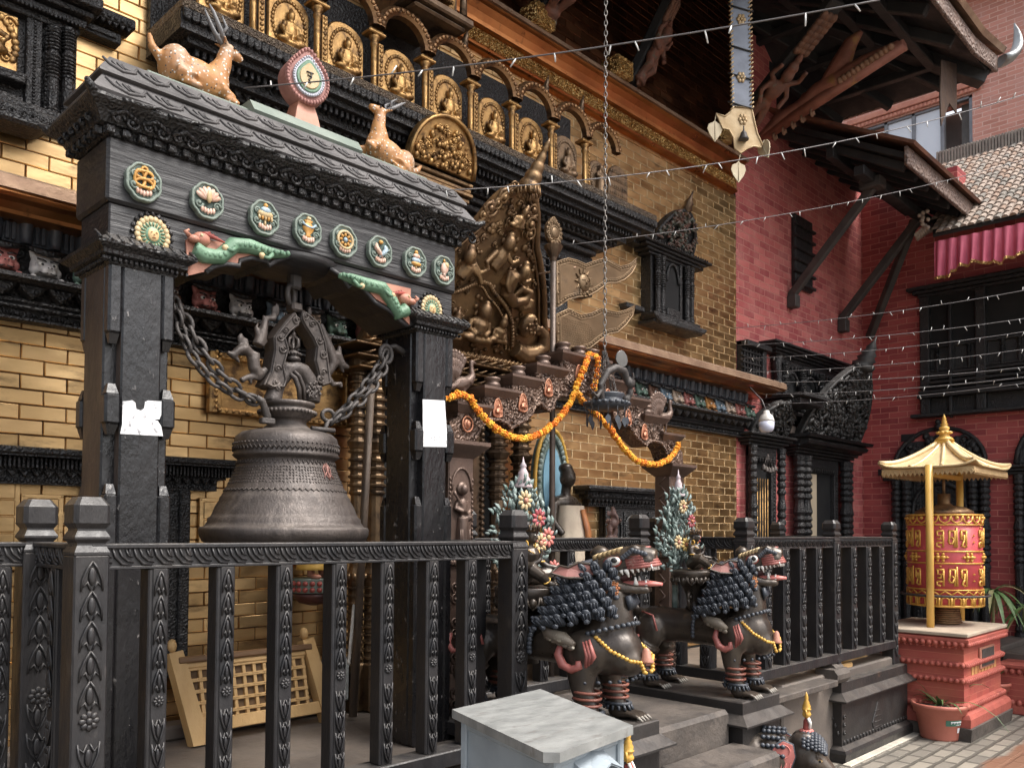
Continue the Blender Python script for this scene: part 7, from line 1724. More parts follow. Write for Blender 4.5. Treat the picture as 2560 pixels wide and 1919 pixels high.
 for e in(-1,1):
  m=MB();x=e*.160
  m.tube([P(x*.95,2.345,1.105),P(x,2.355,1.055),P(x,2.335,1.010),P(x,2.300,.995),P(x,2.270,1.012),P(x*.99,2.275,1.035)],[.010,.016,.019,.018,.016,.009],7,M=M)
  for k in range(3):m.tube([P(e*.158,2.245-.010*k,1.01+.01*k),P(e*.165,2.235-.012*k,1.06),P(e*.150,2.26-.012*k,1.115+.006*k)],[.006,.010,.004],6,M=M)
  m.tube([P(e*.148,2.84,1.10),P(e*.152,2.852,1.05),P(e*.15,2.825,1.015),P(e*.15,2.795,1.03)],[.009,.014,.013,.008],7,M=M);m.tube([P(e*.10,2.80,1.155),P(e*.13,2.72,1.14),P(e*.142,2.69,1.06)],.006,6,M=M)
  part('painted_scroll',m,mat('scroll_red',(.34,.11,.09),(.25,.075,.065),12,(.4,.55),bump=(60,.1)),t)
  m=MB();m.tube([P(e*.12,2.44,1.165),P(e*.145,2.40,1.135),P(e*.158,2.34,1.125),P(e*.160,2.29,1.10)],[.010,.026,.030,.012],8,M=M);m.tube([P(e*.11,2.455,1.17),P(e*.10,2.47,1.195),P(e*.11,2.455,1.205)],[.012,.009,.004],6,M=M)
  for k in range(5):m.ell(P(e*.165,2.30+.022*k,1.088+.008*k),(.010,.016,.012),7,5,M=M)
  part('shoulder_wing',m,mat('wing_paint',(.17,.145,.11),(.11,.085,.065),14,(.45,.6),bump=(60,.15),c3=(.42,.38,.30),c3at=(.58,.66),c3scale=26),t)
 for(x,y)in((-.108,2.262),(.118,2.262),(-.11,2.765),(.11,2.765)):
  m=MB()
  for k in range(14):a=k*math.pi/7;m.tube([P(x+.042*math.cos(a),y-.01+.044*math.sin(a),.815),P(x+.052*math.cos(a),y-.012+.056*math.sin(a),.792)],[.008,.005],5,M=M)
  m.tube([P(x+.044*math.cos(a),y-.01+.046*math.sin(a),.818)for a in np.linspace(0,2*math.pi,13)[:-1]],.008,6,closed=True,M=M)
  for k in range(8):m.tube([P(x*.98,y+.052-.004*k,.80+.017*k),P(x,y+.074-.004*k,.815+.017*k)],[.013,.004],5,M=M)
  part('anklet',m,BLUEBLK,t)
  m=MB()
  for z in(.845,.872,.899):m.tube([P(x+.046*math.cos(a),y+.002+.048*math.sin(a),z)for a in np.linspace(0,2*math.pi,13)[:-1]],.0065,6,closed=True,M=M)
  part('leg_band',m,mat('band_red',(.24,.085,.055),(.16,.06,.045),12,(.4,.55),bump=(60,.1)),t)
  m=MB();m0=y-.085
  for k in range(4):m.tube([P(x-.037+k*.0245,y-.108,.770),P(x-.039+k*.026,y-.128,.756)],[.008,.002],6,M=M)
  part('claws',m,mat('claw_paint',(.40,.37,.32),(.3,.27,.23),12,(.4,.55),bump=None),t)
 return t
LR=(4.03,2.45,.75);LLY=2.05+(2.45-2.046)*1.24
lion(*LR,1,1,1,'guardian lion on the plinth above the kneeling elephant, mouth wide open')
lion(2.90,LLY,.77,1.08,1.24,.99,'guardian lion partly hidden by the long fence and the grey donation box')
def deity(px,py,pz,sc,label):
 """seated figure on a lotus, right hand raised, left hand on the knee; one skinned body with fingers"""
 t=thing('seated_deity',label,'deity statue',(px,py,pz),'bronze deities on the lion backs');M=frame((px,py,pz),(0,0,R(14)),sc)
 s=MB();T=lambda pts,r,n=10:s.tube(pts,r,n)
 s.ell((0,.0,.035),(.072,.056,.036),14,9);T([(0,.002,.04),(0,.0,.09),(0,-.002,.135),(0,.0,.16)],[.048,.038,.048,.034],14)
 s.ell((0,.0,.143),(.068,.030,.024),14,8);T([(0,0,.15),(0,-.004,.185)],[.019,.017],10)
 s.ell((0,-.008,.213),(.029,.031,.036),14,11);s.ell((0,-.022,.196),(.019,.017,.015),10,7)
 s.ell((0,-.038,.207),(.0045,.008,.008),7,6)
 for e in(-1,1):s.ell((e*.030,-.002,.203),(.005,.007,.016),7,6)
 T([(.058,.002,.034),(.115,-.045,.040),(.135,-.075,.034),(.085,-.112,.022),(.03,-.118,.020)],[.040,.034,.030,.022,.017],10);T([(.04,-.118,.018),(.0,-.132,.012),(-.02,-.134,.010)],[.014,.014,.010],8)
 T([(-.055,.0,.036),(-.10,-.055,.070),(-.112,-.075,.074),(-.085,-.105,.045),(-.06,-.125,.012)],[.040,.036,.032,.025,.018],10);T([(-.06,-.125,.012),(-.048,-.165,.004)],[.016,.012],8)
 for k in range(5):T([(-.062+k*.007,-.160,.006),(-.060+k*.0078,-.176,.002)],[.0048,.0036],5)
 T([(-.066,.0,.142),(-.078,-.008,.105),(-.066,-.040,.085),(-.038,-.068,.105),(-.030,-.072,.118)],[.020,.017,.016,.012,.009],10);s.ell((-.028,-.074,.130),(.010,.007,.015),8,7)
 for k in range(4):x=-.036+k*.0052;T([(x,-.075,.142),(x-.001,-.077,.154),(x+.001,-.074,.163-.003*abs(k-1.5))],[.0034,.0032,.0025],6)
 T([(-.019,-.074,.130),(-.013,-.080,.138),(-.014,-.080,.146)],[.0042,.0036,.0028],6)
 T([(.066,.0,.142),(.082,-.006,.105),(.098,-.036,.078),(.122,-.068,.072),(.130,-.078,.072)],[.020,.017,.015,.012,.009],10);s.ell((.140,-.090,.070),(.010,.014,.006),8,7)
 for k in range(4):x=.146-k*.006;T([(x,-.100,.070),(x+.004,-.115,.064),(x+.006,-.124,.054)],[.0036,.0032,.0026],6)
 T([(.133,-.084,.076),(.124,-.097,.080),(.126,-.105,.076)],[.004,.0034,.0028],6)
 m=MB();m.skin(s,.0034 if sc>1.2 else.0036,1,0,M=M);part('body',m,STATUE,t)
 m=MB();m.ell((0,.004,.228),(.033,.034,.026),12,8,M=M);m.ell((0,.012,.258),(.016,.016,.020),9,7,M=M)
 for e in(-1,1):m.tube([(e*.03,.01,.20),(e*.05,.015,.165),(e*.058,.012,.14)],[.009,.008,.004],6,M=M)
 part('hair',m,mat('hair_dark',(.02,.018,.018),(.03,.026,.025),14,(.4,.55),bump=(80,.2)),t)
 m=MB()
 for k in range(11):a=R(-200)+k*R(22);m.tube([(.036*math.cos(a),.036*math.sin(a)-.004,.236),(.045*math.cos(a),.045*math.sin(a)-.004,.262+.008*(k%2))],[.008,.002],6,M=M)
 m.tube([(.036*math.cos(a),.036*math.sin(a)-.004,.236)for a in np.linspace(0,2*math.pi,17)[:-1]],.005,6,closed=True,M=M);part('crown',m,BRONZE,t)
 m=MB()
 for e in(-1,1):m.ell((e*.0125,-.0375,.2175),(.0075,.003,.0034),9,6,0,M=M);m.ell((e*.0125,-.0405,.2172),(.0028,.0015,.0028),7,5,1,M=M);m.tube([(e*.005,-.0385,.2265),(e*.013,-.0385,.2295),(e*.022,-.0335,.226)],.0014,4,1,M=M)
 m.tube([(-.008,-.0375,.191),(0,-.040,.1905),(.008,-.0375,.191)],.0026,5,2,M=M);m.ell((0,-.0395,.232),(.003,.0015,.0045),6,5,2,M=M);part('face_paint',m,[EYEW,EYEB,REDP],t)
 m=MB()
 for e in(-1,1):m.tube([(e*.033+.014*math.cos(a)*.3,-.002+.012*math.cos(a),.178+.014*math.sin(a))for a in np.linspace(0,2*math.pi,13)[:-1]],.004,6,closed=True,M=M)
 for c,r in(((-.075,-.012,.10),.0185),((.085,-.012,.10),.0185)):m.tube([(c[0]+r*math.cos(a),c[1]+r*math.sin(a),c[2])for a in np.linspace(0,2*math.pi,13)[:-1]],.0032,5,closed=True,M=M)
 for k in range(13):a=R(200)+k*R(140)/12;m.ell((.046*math.cos(a),.030*math.sin(a)-.012,.158-.022*math.sin(-a)),(.0036,.0036,.0036),6,5,M=M)
 m.tube([(-.067+.019*math.cos(a),-.124+.012*math.sin(a),.024+.012*math.cos(a))for a in np.linspace(0,2*math.pi,11)[:-1]],.0036,5,closed=True,M=M);part('gold_ornaments',m,YELP,t)
 m=MB()
 m.lathe([(.001,-.34),(.045,-.34),(.040,-.30),(.050,-.27),(.060,-.26),(.052,-.245),(.035,-.235),(.05,-.20),(.055,-.175),(.075,-.12),(.11,-.085),(.135,-.07)],22,0,M);m.lathe([(.135,-.07),(.142,-.055),(.150,-.04),(.152,-.012),(.146,-.006),(.10,-.002),(.001,-.001)],30,0,M)
 for k in range(15):
  a=k*2*math.pi/15;d=Vector((math.cos(a),math.sin(a),0));q=Vector((-d.y,d.x,0));m.tube([d*.140+q*.028+Vector((0,0,-.045)),d*.150+q*.024+Vector((0,0,-.075)),d*.138+Vector((0,0,-.10)),d*.150-q*.024+Vector((0,0,-.075)),d*.140-q*.028+Vector((0,0,-.045))],.007,6,M=M);m.ell(d*.138+Vector((0,0,-.072)),(.020,.020,.024),8,6,M=M)
 scroll(m,(-.09,.0,-.18),.045,1.4,.013,M=M);scroll(m,(.09,.0,-.18),.045,1.4,.013,flip=-1,M=M);m.tube([(-.04,0,-.28),(-.10,.0,-.24),(-.12,0,-.19)],.012,7,M=M)
 part('lotus_pedestal',m,STATUE,t)
 return t
deity(4.03,2.545,1.392,.82,'bronze deity seated on the lotus above the right lion')
deity(2.90,2.72,1.345,1.06,'bronze deity seated on the lotus above the left lion')
def flowertree(px,py,z0,z1,w,seed,label):
 """frost-green leafy bower with flowers standing behind the deity"""
 t=thing('metal_flower_tree',label,'flower tree',(px,py,z0),'metal flower trees behind the deities');rg=random.Random(seed);H=z1-z0
 def hw(f):return w*(np.interp(f,[0,.15,.45,.75,1],[.45,.85,1,.62,.10]))
 m=MB();m.tube([(px,py,z0-.30),(px,py,z0),(px,py+.01,z1)],[.020,.016,.008],7)
 for k in range(22):f=rg.uniform(.02,.9);x=rg.uniform(-1,1)*hw(f)*.8;m.tube([(px,py+.01,z0+f*H*.6),(px+x*.6,py,z0+f*H*.85),(px+x,py-.01,z0+f*H)],[.010,.008,.004],5)
 part('stem',m,FROST,t)
 m=MB();n=0
 while n<330:
  f=rg.random();x=rg.uniform(-1,1)*hw(f);p=Vector((px+x,py+rg.uniform(-.05,.03),z0+f*H));L_=rg.uniform(.030,.055);a=math.atan2(f*H+.06,x*1.3)+rg.uniform(-.7,.7);d=Vector((math.cos(a),rg.uniform(-.7,.1),math.sin(a))).normalized();q=d.cross(Vector((rg.uniform(-.4,.4),-1,rg.uniform(-.3,.3)))).normalized();u_=q.cross(d);n+=1
  c=[p,p+d*L_*.35+q*L_*.22+u_*.003,p+d*L_*.75+q*L_*.16+u_*.001,p+d*L_-u_*L_*.18,p+d*L_*.75-q*L_*.16+u_*.001,p+d*L_*.35-q*L_*.22+u_*.003,p+d*L_*.5+u_*L_*.14]
  back=[k-u_*.005 for k in c];vs=[tuple(k)for k in c+back]
  fs=[(0,1,6),(1,2,6),(2,3,6),(3,4,6),(4,5,6),(5,0,6)];fs+=[tuple(7+i for i in k[::-1])for k in fs]+[(i,(i+1)%6,7+(i+1)%6,7+i)[::-1]for i in range(6)]
  m.add(vs,fs,0,True)
 part('leaves',m,FROST,t)
 for i,(fx,fz,c)in enumerate(((.25,.62,'red'),(-.45,.36,'cream'),(.30,.36,'cream'),(-.06,.33,'yel'),(.75,.08,'pink'),(.55,.42,'pink'),(-.2,.8,'cream'))):
  m=MB();p=Vector((px+fx*w,py-.075,z0+fz*H));r=.026*(1.25 if w>.19 else 1.0)
  for k in range(9):a=k*2*math.pi/9;m.ell(p+Vector((r*math.cos(a),0,r*math.sin(a))),(r*.55,.008,r*.30),8,5,0,rot=(0,-a,0))
  m.ell(p+Vector((0,-.006,0)),(r*.42,.009,r*.42),9,6,1)
  part('flower',m,[{'red':mat('petal_red',(.36,.08,.09),(.26,.06,.07),10,(.5,.6),bump=None),'cream':CREAM,'yel':mat('petal_yellow',(.66,.47,.17),(.55,.37,.11),10,(.5,.6),bump=None),'pink':PINKP}[c],{'red':mat('petal_eye',(.45,.16,.08),None,10,bump=None),'cream':SALMON,'yel':ORANGEP,'pink':CREAM}[c]],t)
 m=MB();k=.9 if w<.19 else 1.1;m.lathe([(.040*k,-.01),(.042*k,.0),(.030*k,.018),(.033*k,.03),(.022*k,.048),(.024*k,.06),(.014*k,.078),(.012*k,.09),(.016*k,.095),(.005*k,.115),(.001,.14)],10,0,Matrix.Translation((px,py-.02,z1-.02)));part('stupa_finial',m,mat('lilac_white',(.52,.47,.50),(.44,.33,.33),16,(.5,.65),bump=(60,.1)),t)
flowertree(4.02,2.66,1.38,1.82,.185,3,'frost green metal flower tree with white finial behind the right deity')
flowertree(2.95,2.83,1.37,1.83,.215,9,'frost green metal flower tree with white finial behind the left deity')
t,m=plinth('lion_plinth','black stone plinth with a sloping lip under the lion above the elephant',3.838,2.146,4.222,2.90,.752,.055,.062,False);part('carved_body',m,STONED,t)
t,m=plinth('lion_plinth','black stone plinth beneath the left lion beside the donation box',2.77,2.17,3.155,3.12,.772,.055,.062,False);part('carved_body',m,STONED,t)
# ---- kneeling elephants with crowned gilt figures on their heads
def elephant(px,py,pz,rz,sc,label,label2):
 t=thing('elephant_statue',label,'elephant statue',(px,py,pz),'kneeling elephants before the lions');M=frame((px,py,pz),(0,0,rz),sc)
 s=MB()
 s.ell((-.28,0,.36),(.25,.19,.215),16,12);s.ell((-.10,0,.40),(.15,.165,.19),14,10);s.ell((.10,0,.44),(.135,.115,.145),14,10);s.ell((.10,.05,.53),(.09,.06,.07),10,8);s.ell((.10,-.05,.53),(.09,.06,.07),10,8)
 s.tube([(.17,0,.40),(.24,0,.34),(.275,0,.24),(.27,0,.12),(.30,0,.05),(.35,0,.06)],[.085,.066,.050,.040,.034,.028],12)
 for e in(-1,1):s.ell((.16,e*.085,.40),(.06,.04,.05),9,7);s.tube([(-.02,e*.12,.30),(.08,e*.15,.12),(.20,e*.15,.06)],[.10,.075,.06],10);s.tube([(-.36,e*.13,.25),(-.28,e*.19,.10),(-.16,e*.19,.05)],[.13,.09,.06],10);s.tube([(.20,e*.055,.33),(.28,e*.075,.27),(.34,e*.08,.27)],[.022,.018,.008],8)
 m=MB();m.skin(s,.013,3,0,M=M);part('body',m,mat('elephant_bronze',(.095,.075,.058),(.060,.048,.040),6,(.24,.4),.35,bump=(60,.1),c3=(.17,.145,.125),c3at=(.55,.72),c3scale=4),t)
 m=MB()
 for j in range(8):
  for k in range(13):
   a=-1.5+3.0*(k+.5*(j%2))/12.5;b=.25+j*.19;p=Vector((.10+.138*math.cos(b)*1.0,.118*math.sin(a),.47+.125*math.sin(b)*math.cos(a*.85)))
   if p.z>.47:m.ell(p,(.017,.017,.014),7,5,M=M)
 for j in range(5):
  for k in range(9):a=-1.35+2.7*k/8;m.ell((-.16+j*.032,.172*math.sin(a),.41+.185*math.cos(a)),(.018,.018,.016),7,5,M=M)
 part('beaded_cap',m,BLUEBLK,t)
 for e in(-1,1):
  m=MB();pl=[(.03,.52),(-.035,.545),(-.10,.50),(-.115,.43),(-.12,.34),(-.08,.27),(-.03,.28),(.015,.36),(.045,.44)]
  Me=M@frame((.0,e*.118,0),(0,0,-e*.28));m.prism(pl,-.010,.010,0,Me,b=.003);q=pl if True else pl;m.tube([(x,-.0,z)for x,z in pl],.010,6,1,closed=True,M=Me)
  for k in range(4):m.tube([(-.09+.028*k,-.012*1,.30),(-.075+.03*k,-.012,.40)],.0035,4,0,M=Me)
  m.tube([(-.035+.045*math.cos(a),-.012,.475+.045*math.sin(a))for a in np.linspace(0,2*math.pi,15)[:-1]],.004,5,0,closed=True,M=Me);part('ear',m,[PINKP,BLUEBLK],t)
  m=MB();m.ell((.195,e*.098,.425),(.022,.010,.011),9,6,0,M=M);m.ell((.200,e*.107,.425),(.009,.004,.009),7,5,1,M=M);part('eye',m,[mat('amber_eye',(.40,.26,.10),None,10,bump=None),EYEB],t)
  m=MB();m.tube([(.12,e*.115,.50),(.17,e*.108,.515),(.215,e*.085,.495),(.225,e*.078,.46)],.006,6,M=M);part('brow_line',m,SALMON,t)
 g=thing('gilt_figure',label2,'figurine',M@Vector((.12,0,.585)),'crowned gilt figures on the elephants');Mg=M@frame((.115,0,.60),(0,0,0),.86)
 m=MB();m.lathe([(.04,-.02),(.048,-.012),(.048,.002),(.036,.008),(.001,.01)],14,0,Mg)
 for k in range(12):a=k*math.pi/6;m.ell((.044*math.cos(a),.044*math.sin(a),-.004),(.010,.010,.012),7,5,0,M=Mg)
 part('lotus_base',m,PINKP,g)
 m=MB();s=MB();s.tube([(0,0,.01),(0,0,.04),(.005,0,.075),(.004,0,.095)],[.030,.026,.030,.015],10);part_=m.skin(s,.006,1,M=Mg);part('robe',m,REDP,g)
 m=MB()
 for e in(-1,1):m.tube([(.01,e*.030,.10),(.028,e*.032,.06),(.024,e*.020,.025),(.020,0,.012)],[.010,.011,.011,.011],7,M=Mg)
 part('scarf',m,WHITEP,g)
 m=MB();s=MB();s.ell((0,0,.125),(.034,.034,.030),12,9);s.ell((0,0,.155),(.030,.030,.022),12,8);s.ell((.03,0,.125),(.008,.006,.008),7,5);m.skin(s,.006,1,M=Mg)
 m.lathe([(.034,.160),(.036,.168),(.028,.172),(.032,.19),(.022,.21),(.024,.218),(.012,.236),(.016,.25),(.010,.275),(.001,.30)],12,0,Mg)
 for e in(-1,1):m.tube([(-.005,e*.034,.165),(.0,e*.044,.14),(.004,e*.040,.10)],[.009,.008,.003],6,M=Mg)
 part('crowned_head',m,YELP,g)
elephant(4.07,2.02,.165,R(-66),.74,'kneeling elephant statue with pink ears before the tall lion plinth','gilt crowned figure on the head of the elephant with pink ears')
elephant(2.60,2.03,.22,R(-66),.74,'kneeling elephant statue mostly hidden behind the grey donation box','gilt crowned figure peeping up beside the grey donation box')
eb=MB();eb.box(3.78,1.62,-.01,4.36,2.14,.17,.015);solo('stone_block',eb,STONED,'black stone block carrying the elephant with pink ears','block')
eb=MB();eb.box(2.42,1.70,-.01,2.95,2.16,.225,.015);solo('stone_block',eb,STONED,'black stone block hidden behind the grey donation box','block')
# ==== PRAYER WHEEL
wcx,wcy=7.83,2.46
wh=thing('prayer_wheel','red and gold prayer wheel under a cream canopy on a red brick pedestal','prayer wheel',(wcx,wcy,0))
bx0,by0,bx1,by1=7.20,2.13,8.18,2.82
m=MB();m.box(bx0,by0,.10,bx1,by1,.80);part('pedestal',m,PEDBRICK,wh)
m=MB();m.ring([(.03,-.02),(.045,.10),(.035,.105)],bx0-.03,by0-.03,bx1+.03,by1+.03);part('cement_foot',m,STONE,wh)
m=MB();m.ring([(.06,.08),(.066,.17),(.05,.20),(.01,.225),(0,.23)],bx0,by0,bx1,by1)
for z,r in((.25,.03),(.45,.026),(.57,.026)):
 m.ring([(0,z-r),(r,z-r*.5),(r*1.2,z),(r,z+r*.5),(0,z+r)],bx0,by0,bx1,by1,cap=False)
 x=bx0
 while x<bx1:m.ell((x,by0-r*1.1,z),(.019,.014,r*.8),7,5);x+=.045
 y=by0
 while y<by1:m.ell((bx0-r*1.1,y,z),(.014,.019,r*.8),7,5);y+=.045
m.ring([(0,.70),(.02,.715),(.05,.755),(.05,.775),(0,.79)],bx0,by0,bx1,by1)
x=bx0-.03
while x<bx1+.03:m.ell((x,by0-.042,.735),(.022,.02,.022),7,5);x+=.048
y=by0
while y<by1:m.ell((bx0-.042,y,.735),(.02,.022,.022),7,5);m.ell((bx0-.03,y,.705),(.012,.014,.012),6,4);y+=.048
part('pedestal_mouldings',m,TERRA,wh)
m=MB();m.box(bx0-.045,by0-.045,.792,bx1+.045,by1+.045,.822,.006);part('slab',m,mat('pale_slab',(.46,.38,.29),(.36,.29,.22),7,(.6,.75),bump=(40,.2)),wh)
m=MB();m.box(7.56,by0-.018,.505,7.95,by0-.001,.675,.004,1);m.box(7.60,by0-.022,.52,7.92,by0-.012,.66,.002,0);part('plaque',m,[mat('dark_plaque',(.06,.055,.05),None,8,bump=None),SALMON],wh)
m=MB()
for k in range(8):a=bx0+.18+k*.085;m.box(a,by0-.006,.475,a+.058,by0-.001,.545,.002)
part('letter_tiles',m,mat('letter_yellow',(.58,.40,.14),(.50,.20,.09),30,(.5,.6),bump=None),wh)
m=MB()
for x in(7.44,8.22):m.tube([(x,2.45,.82),(x,2.45,2.16)],.030,14)
m.box(7.44,2.43,2.06,8.22,2.47,2.10,.004);part('post',m,WHEELY,wh)
D0,D1,DR=.985,1.752,.290;MW=Matrix.Translation((wcx,wcy,0))
m=MB();m.lathe([(.001,D0),(DR,D0),(DR,D1),(.001,D1)],56,0,MW);part('drum',m,WHEELR,wh)
m=MB();m.lathe([(DR*.80,D1+.002),(DR*.78,D1+.03),(DR*.55,D1+.065),(.07,D1+.08),(.05,D1+.10),(.05,D1+.18),(.001,D1+.18)],30,0,MW);m.lathe([(.10,.822),(.125,.83),(.10,.98),(.001,.98)],24,0,MW)
for k in range(8):m.lathe([(.128-.003*k,.832+k*.018),(.136-.003*k,.840+k*.018),(.128-.003*k,.848+k*.018)],24,0,MW,True)
m.lathe([(.012,1.9),(.012,2.12)],8,0,MW);part('hub',m,BRONZEG,wh)
m=MB();cy=lambda a,z,r=DR+.003:(wcx+r*math.cos(a),wcy+r*math.sin(a),z)
def rg_(z,r=.007):m.tube([cy(k*math.pi/24,z)for k in range(48)],r,6,closed=True)
for z in(D0+.006,1.075,1.125,1.345,1.445,1.665,D1-.006):rg_(z,.007 if z>D0+.01 and z<D1-.02 else.010)
NV=20
for k in range(NV):
 a=k*2*math.pi/NV;w=math.pi/NV
 m.tube([cy(a-w,D1-.01),cy(a-w*.8,1.70),cy(a-.3*w,1.683),cy(a,1.678),cy(a+.3*w,1.683),cy(a+.8*w,1.70),cy(a+w,D1-.01)],.008,5);m.ell(cy(a,1.722),(.018,.018,.016),7,5)
 m.tube([cy(a-w,1.085),cy(a,1.115),cy(a+w,1.085)],.007,5);m.tube([cy(a-w*.6,D0+.012),cy(a-w*.6,1.05),cy(a,1.066),cy(a+w*.6,1.05),cy(a+w*.6,D0+.012)],.008,5);m.tube([cy(a+w,D0+.01),cy(a+w,1.06)],.012,5)
for k in range(8):
 a=k*math.pi/4+.2;m.tube([cy(a-.22,1.395),cy(a+.22,1.395)],.006,5)
 for e in(-1,1):m.ell(cy(a+e*.07,1.395),(.024,.024,.017),8,6);m.ell(cy(a+e*.07,1.420),(.014,.014,.014),7,5);m.ell(cy(a+e*.07,1.370),(.014,.014,.014),7,5);m.ell(cy(a+e*.16,1.395),(.014,.014,.012),7,5)
 m.ell(cy(a,1.395),(.012,.012,.010),7,5)
G=[[[(0,1),(.9,1)],[(.15,1),(.15,.72),(.55,.72),(.55,.5),(.1,.5)],[(.1,.28),(.75,.28)],[(.1,.28),(.05,.08),(.5,0)],[(.8,1),(.8,0)],[(.55,.72),(.8,.72)],[(.45,1.18),(.5,1.24)]],[[(0,1),(1,1)],[(.12,1),(.12,.55),(.02,.40),(.15,.22),(.45,.22),(.62,.5),(.3,.62)],[(.7,1),(.7,0)],[(.9,1.2),(.95,0)]],[[(0,1),(.75,1)],[(.1,1),(.1,.5),(.45,.42),(.45,.78)],[(.45,.42),(.15,.12),(.55,.02)],[(.72,1),(.72,0)]],[[(.4,.74),(.5,.70)],[(.4,.34),(.5,.30)]]]
for z0 in(1.158,1.478):
 a=-3.05
 for k in range(20):
  g=G[(0,1,2,3)[k%4]]
  for st_ in g:m.tube([cy(a+x*.23,z0+y*.135,DR+.004)for x,y in st_],.0095,5)
  a+=.314
part('gold_relief',m,WHEELG,wh)
m=MB();m.tube([cy(k*math.pi/24,1.075,DR+.05)for k in range(48)],.010,6,closed=True);part('turning_rail',m,IRON,wh)
cx0,cy0,cx1,cy1,cz=7.44,2.10,8.44,2.86,2.145;ax_,ay_,az=(cx0+cx1)/2-.02,(cy0+cy1)/2,2.37
m=MB();n=9
def roofpt(s,t):
 k=t**1.25;x=ax_+(s[0]-ax_)*(.11+.89*t);y=ay_+(s[1]-ay_)*(.11+.89*t);return(x,y,az-(az-cz)*(1-(1-t)**1.5))
cs=[(cx0,cy0),(cx1,cy0),(cx1,cy1),(cx0,cy1)]
for i in range(4):
 p,q=cs[i],cs[(i+1)%4];V=np.zeros((13,n,3))
 for a in range(13):
  f=a/12;s=(p[0]+(q[0]-p[0])*f,p[1]+(q[1]-p[1])*f)
  for b in range(n):V[a,b]=roofpt(s,b/(n-1));V[a,b,2]+=.045*abs(2*f-1)**6*(b/(n-1))**4
 m.grid(V,smooth=False,flip=True);W_=V.copy();W_[...,2]-=.012;m.grid(W_,smooth=False)
 m.tube([tuple(V[0,b]+np.array([0,0,.008]))for b in range(n)],[.022]*(n-2)+[.024,.016],8)
 for f in(4,8):m.tube([tuple(V[f,b]+np.array([0,0,.004]))for b in range(n)],.015,7)
 m.tube([tuple(V[a,n-1])for a in range(13)],.009,6)
part('canopy_roof',m,WHEELC,wh)
m=MB()
for i in range(4):
 p,q=Vector((*cs[i],0)),Vector((*cs[(i+1)%4],0));c_=Vector((ax_,ay_,0));p=c_+(p-c_)*.95;q=c_+(q-c_)*.95;L_=(q-p).length;k=int(L_/.036);d=(q-p).normalized();ang=math.atan2(d.y,d.x)
 Mq=Matrix.Translation((p.x,p.y,0))@Matrix.Rotation(ang,4,'Z');m.box(0,-.003,2.095,L_,.003,2.135,0,0,Mq)
 for j in range(k):
  x=(j+.5)*L_/k;m.tube([(x+.013*math.cos(t),-.004,2.10+.014*math.sin(t))for t in np.linspace(0,2*math.pi,9)[:-1]],.004,5,closed=True,M=Mq);m.prism([(x-.016,2.096),(x,2.070),(x+.016,2.096)],-.003,.003,M=Mq)
part('pierced_valance',m,mat('valance_sheet',(.60,.44,.24),(.50,.34,.17),9,(.45,.6),.2,bump=(40,.1)),wh)
m=MB();Mf=Matrix.Translation((ax_,ay_,0));m.box(ax_-.075,ay_-.06,2.33,ax_+.075,ay_+.06,2.40,.006)
m.lathe([(.08,2.40),(.065,2.42),(.045,2.435),(.035,2.455),(.055,2.462),(.058,2.475),(.03,2.485),(.042,2.50),(.040,2.515),(.022,2.53),(.032,2.54),(.018,2.555),(.024,2.565),(.014,2.58),(.018,2.588),(.004,2.625),(.001,2.63)],18,0,Mf)
for k in range(10):a=k*math.pi/5;m.ell((ax_+.052*math.cos(a),ay_+.052*math.sin(a),2.468),(.016,.016,.012),7,5)
part('finial',m,WHEELY,wh)
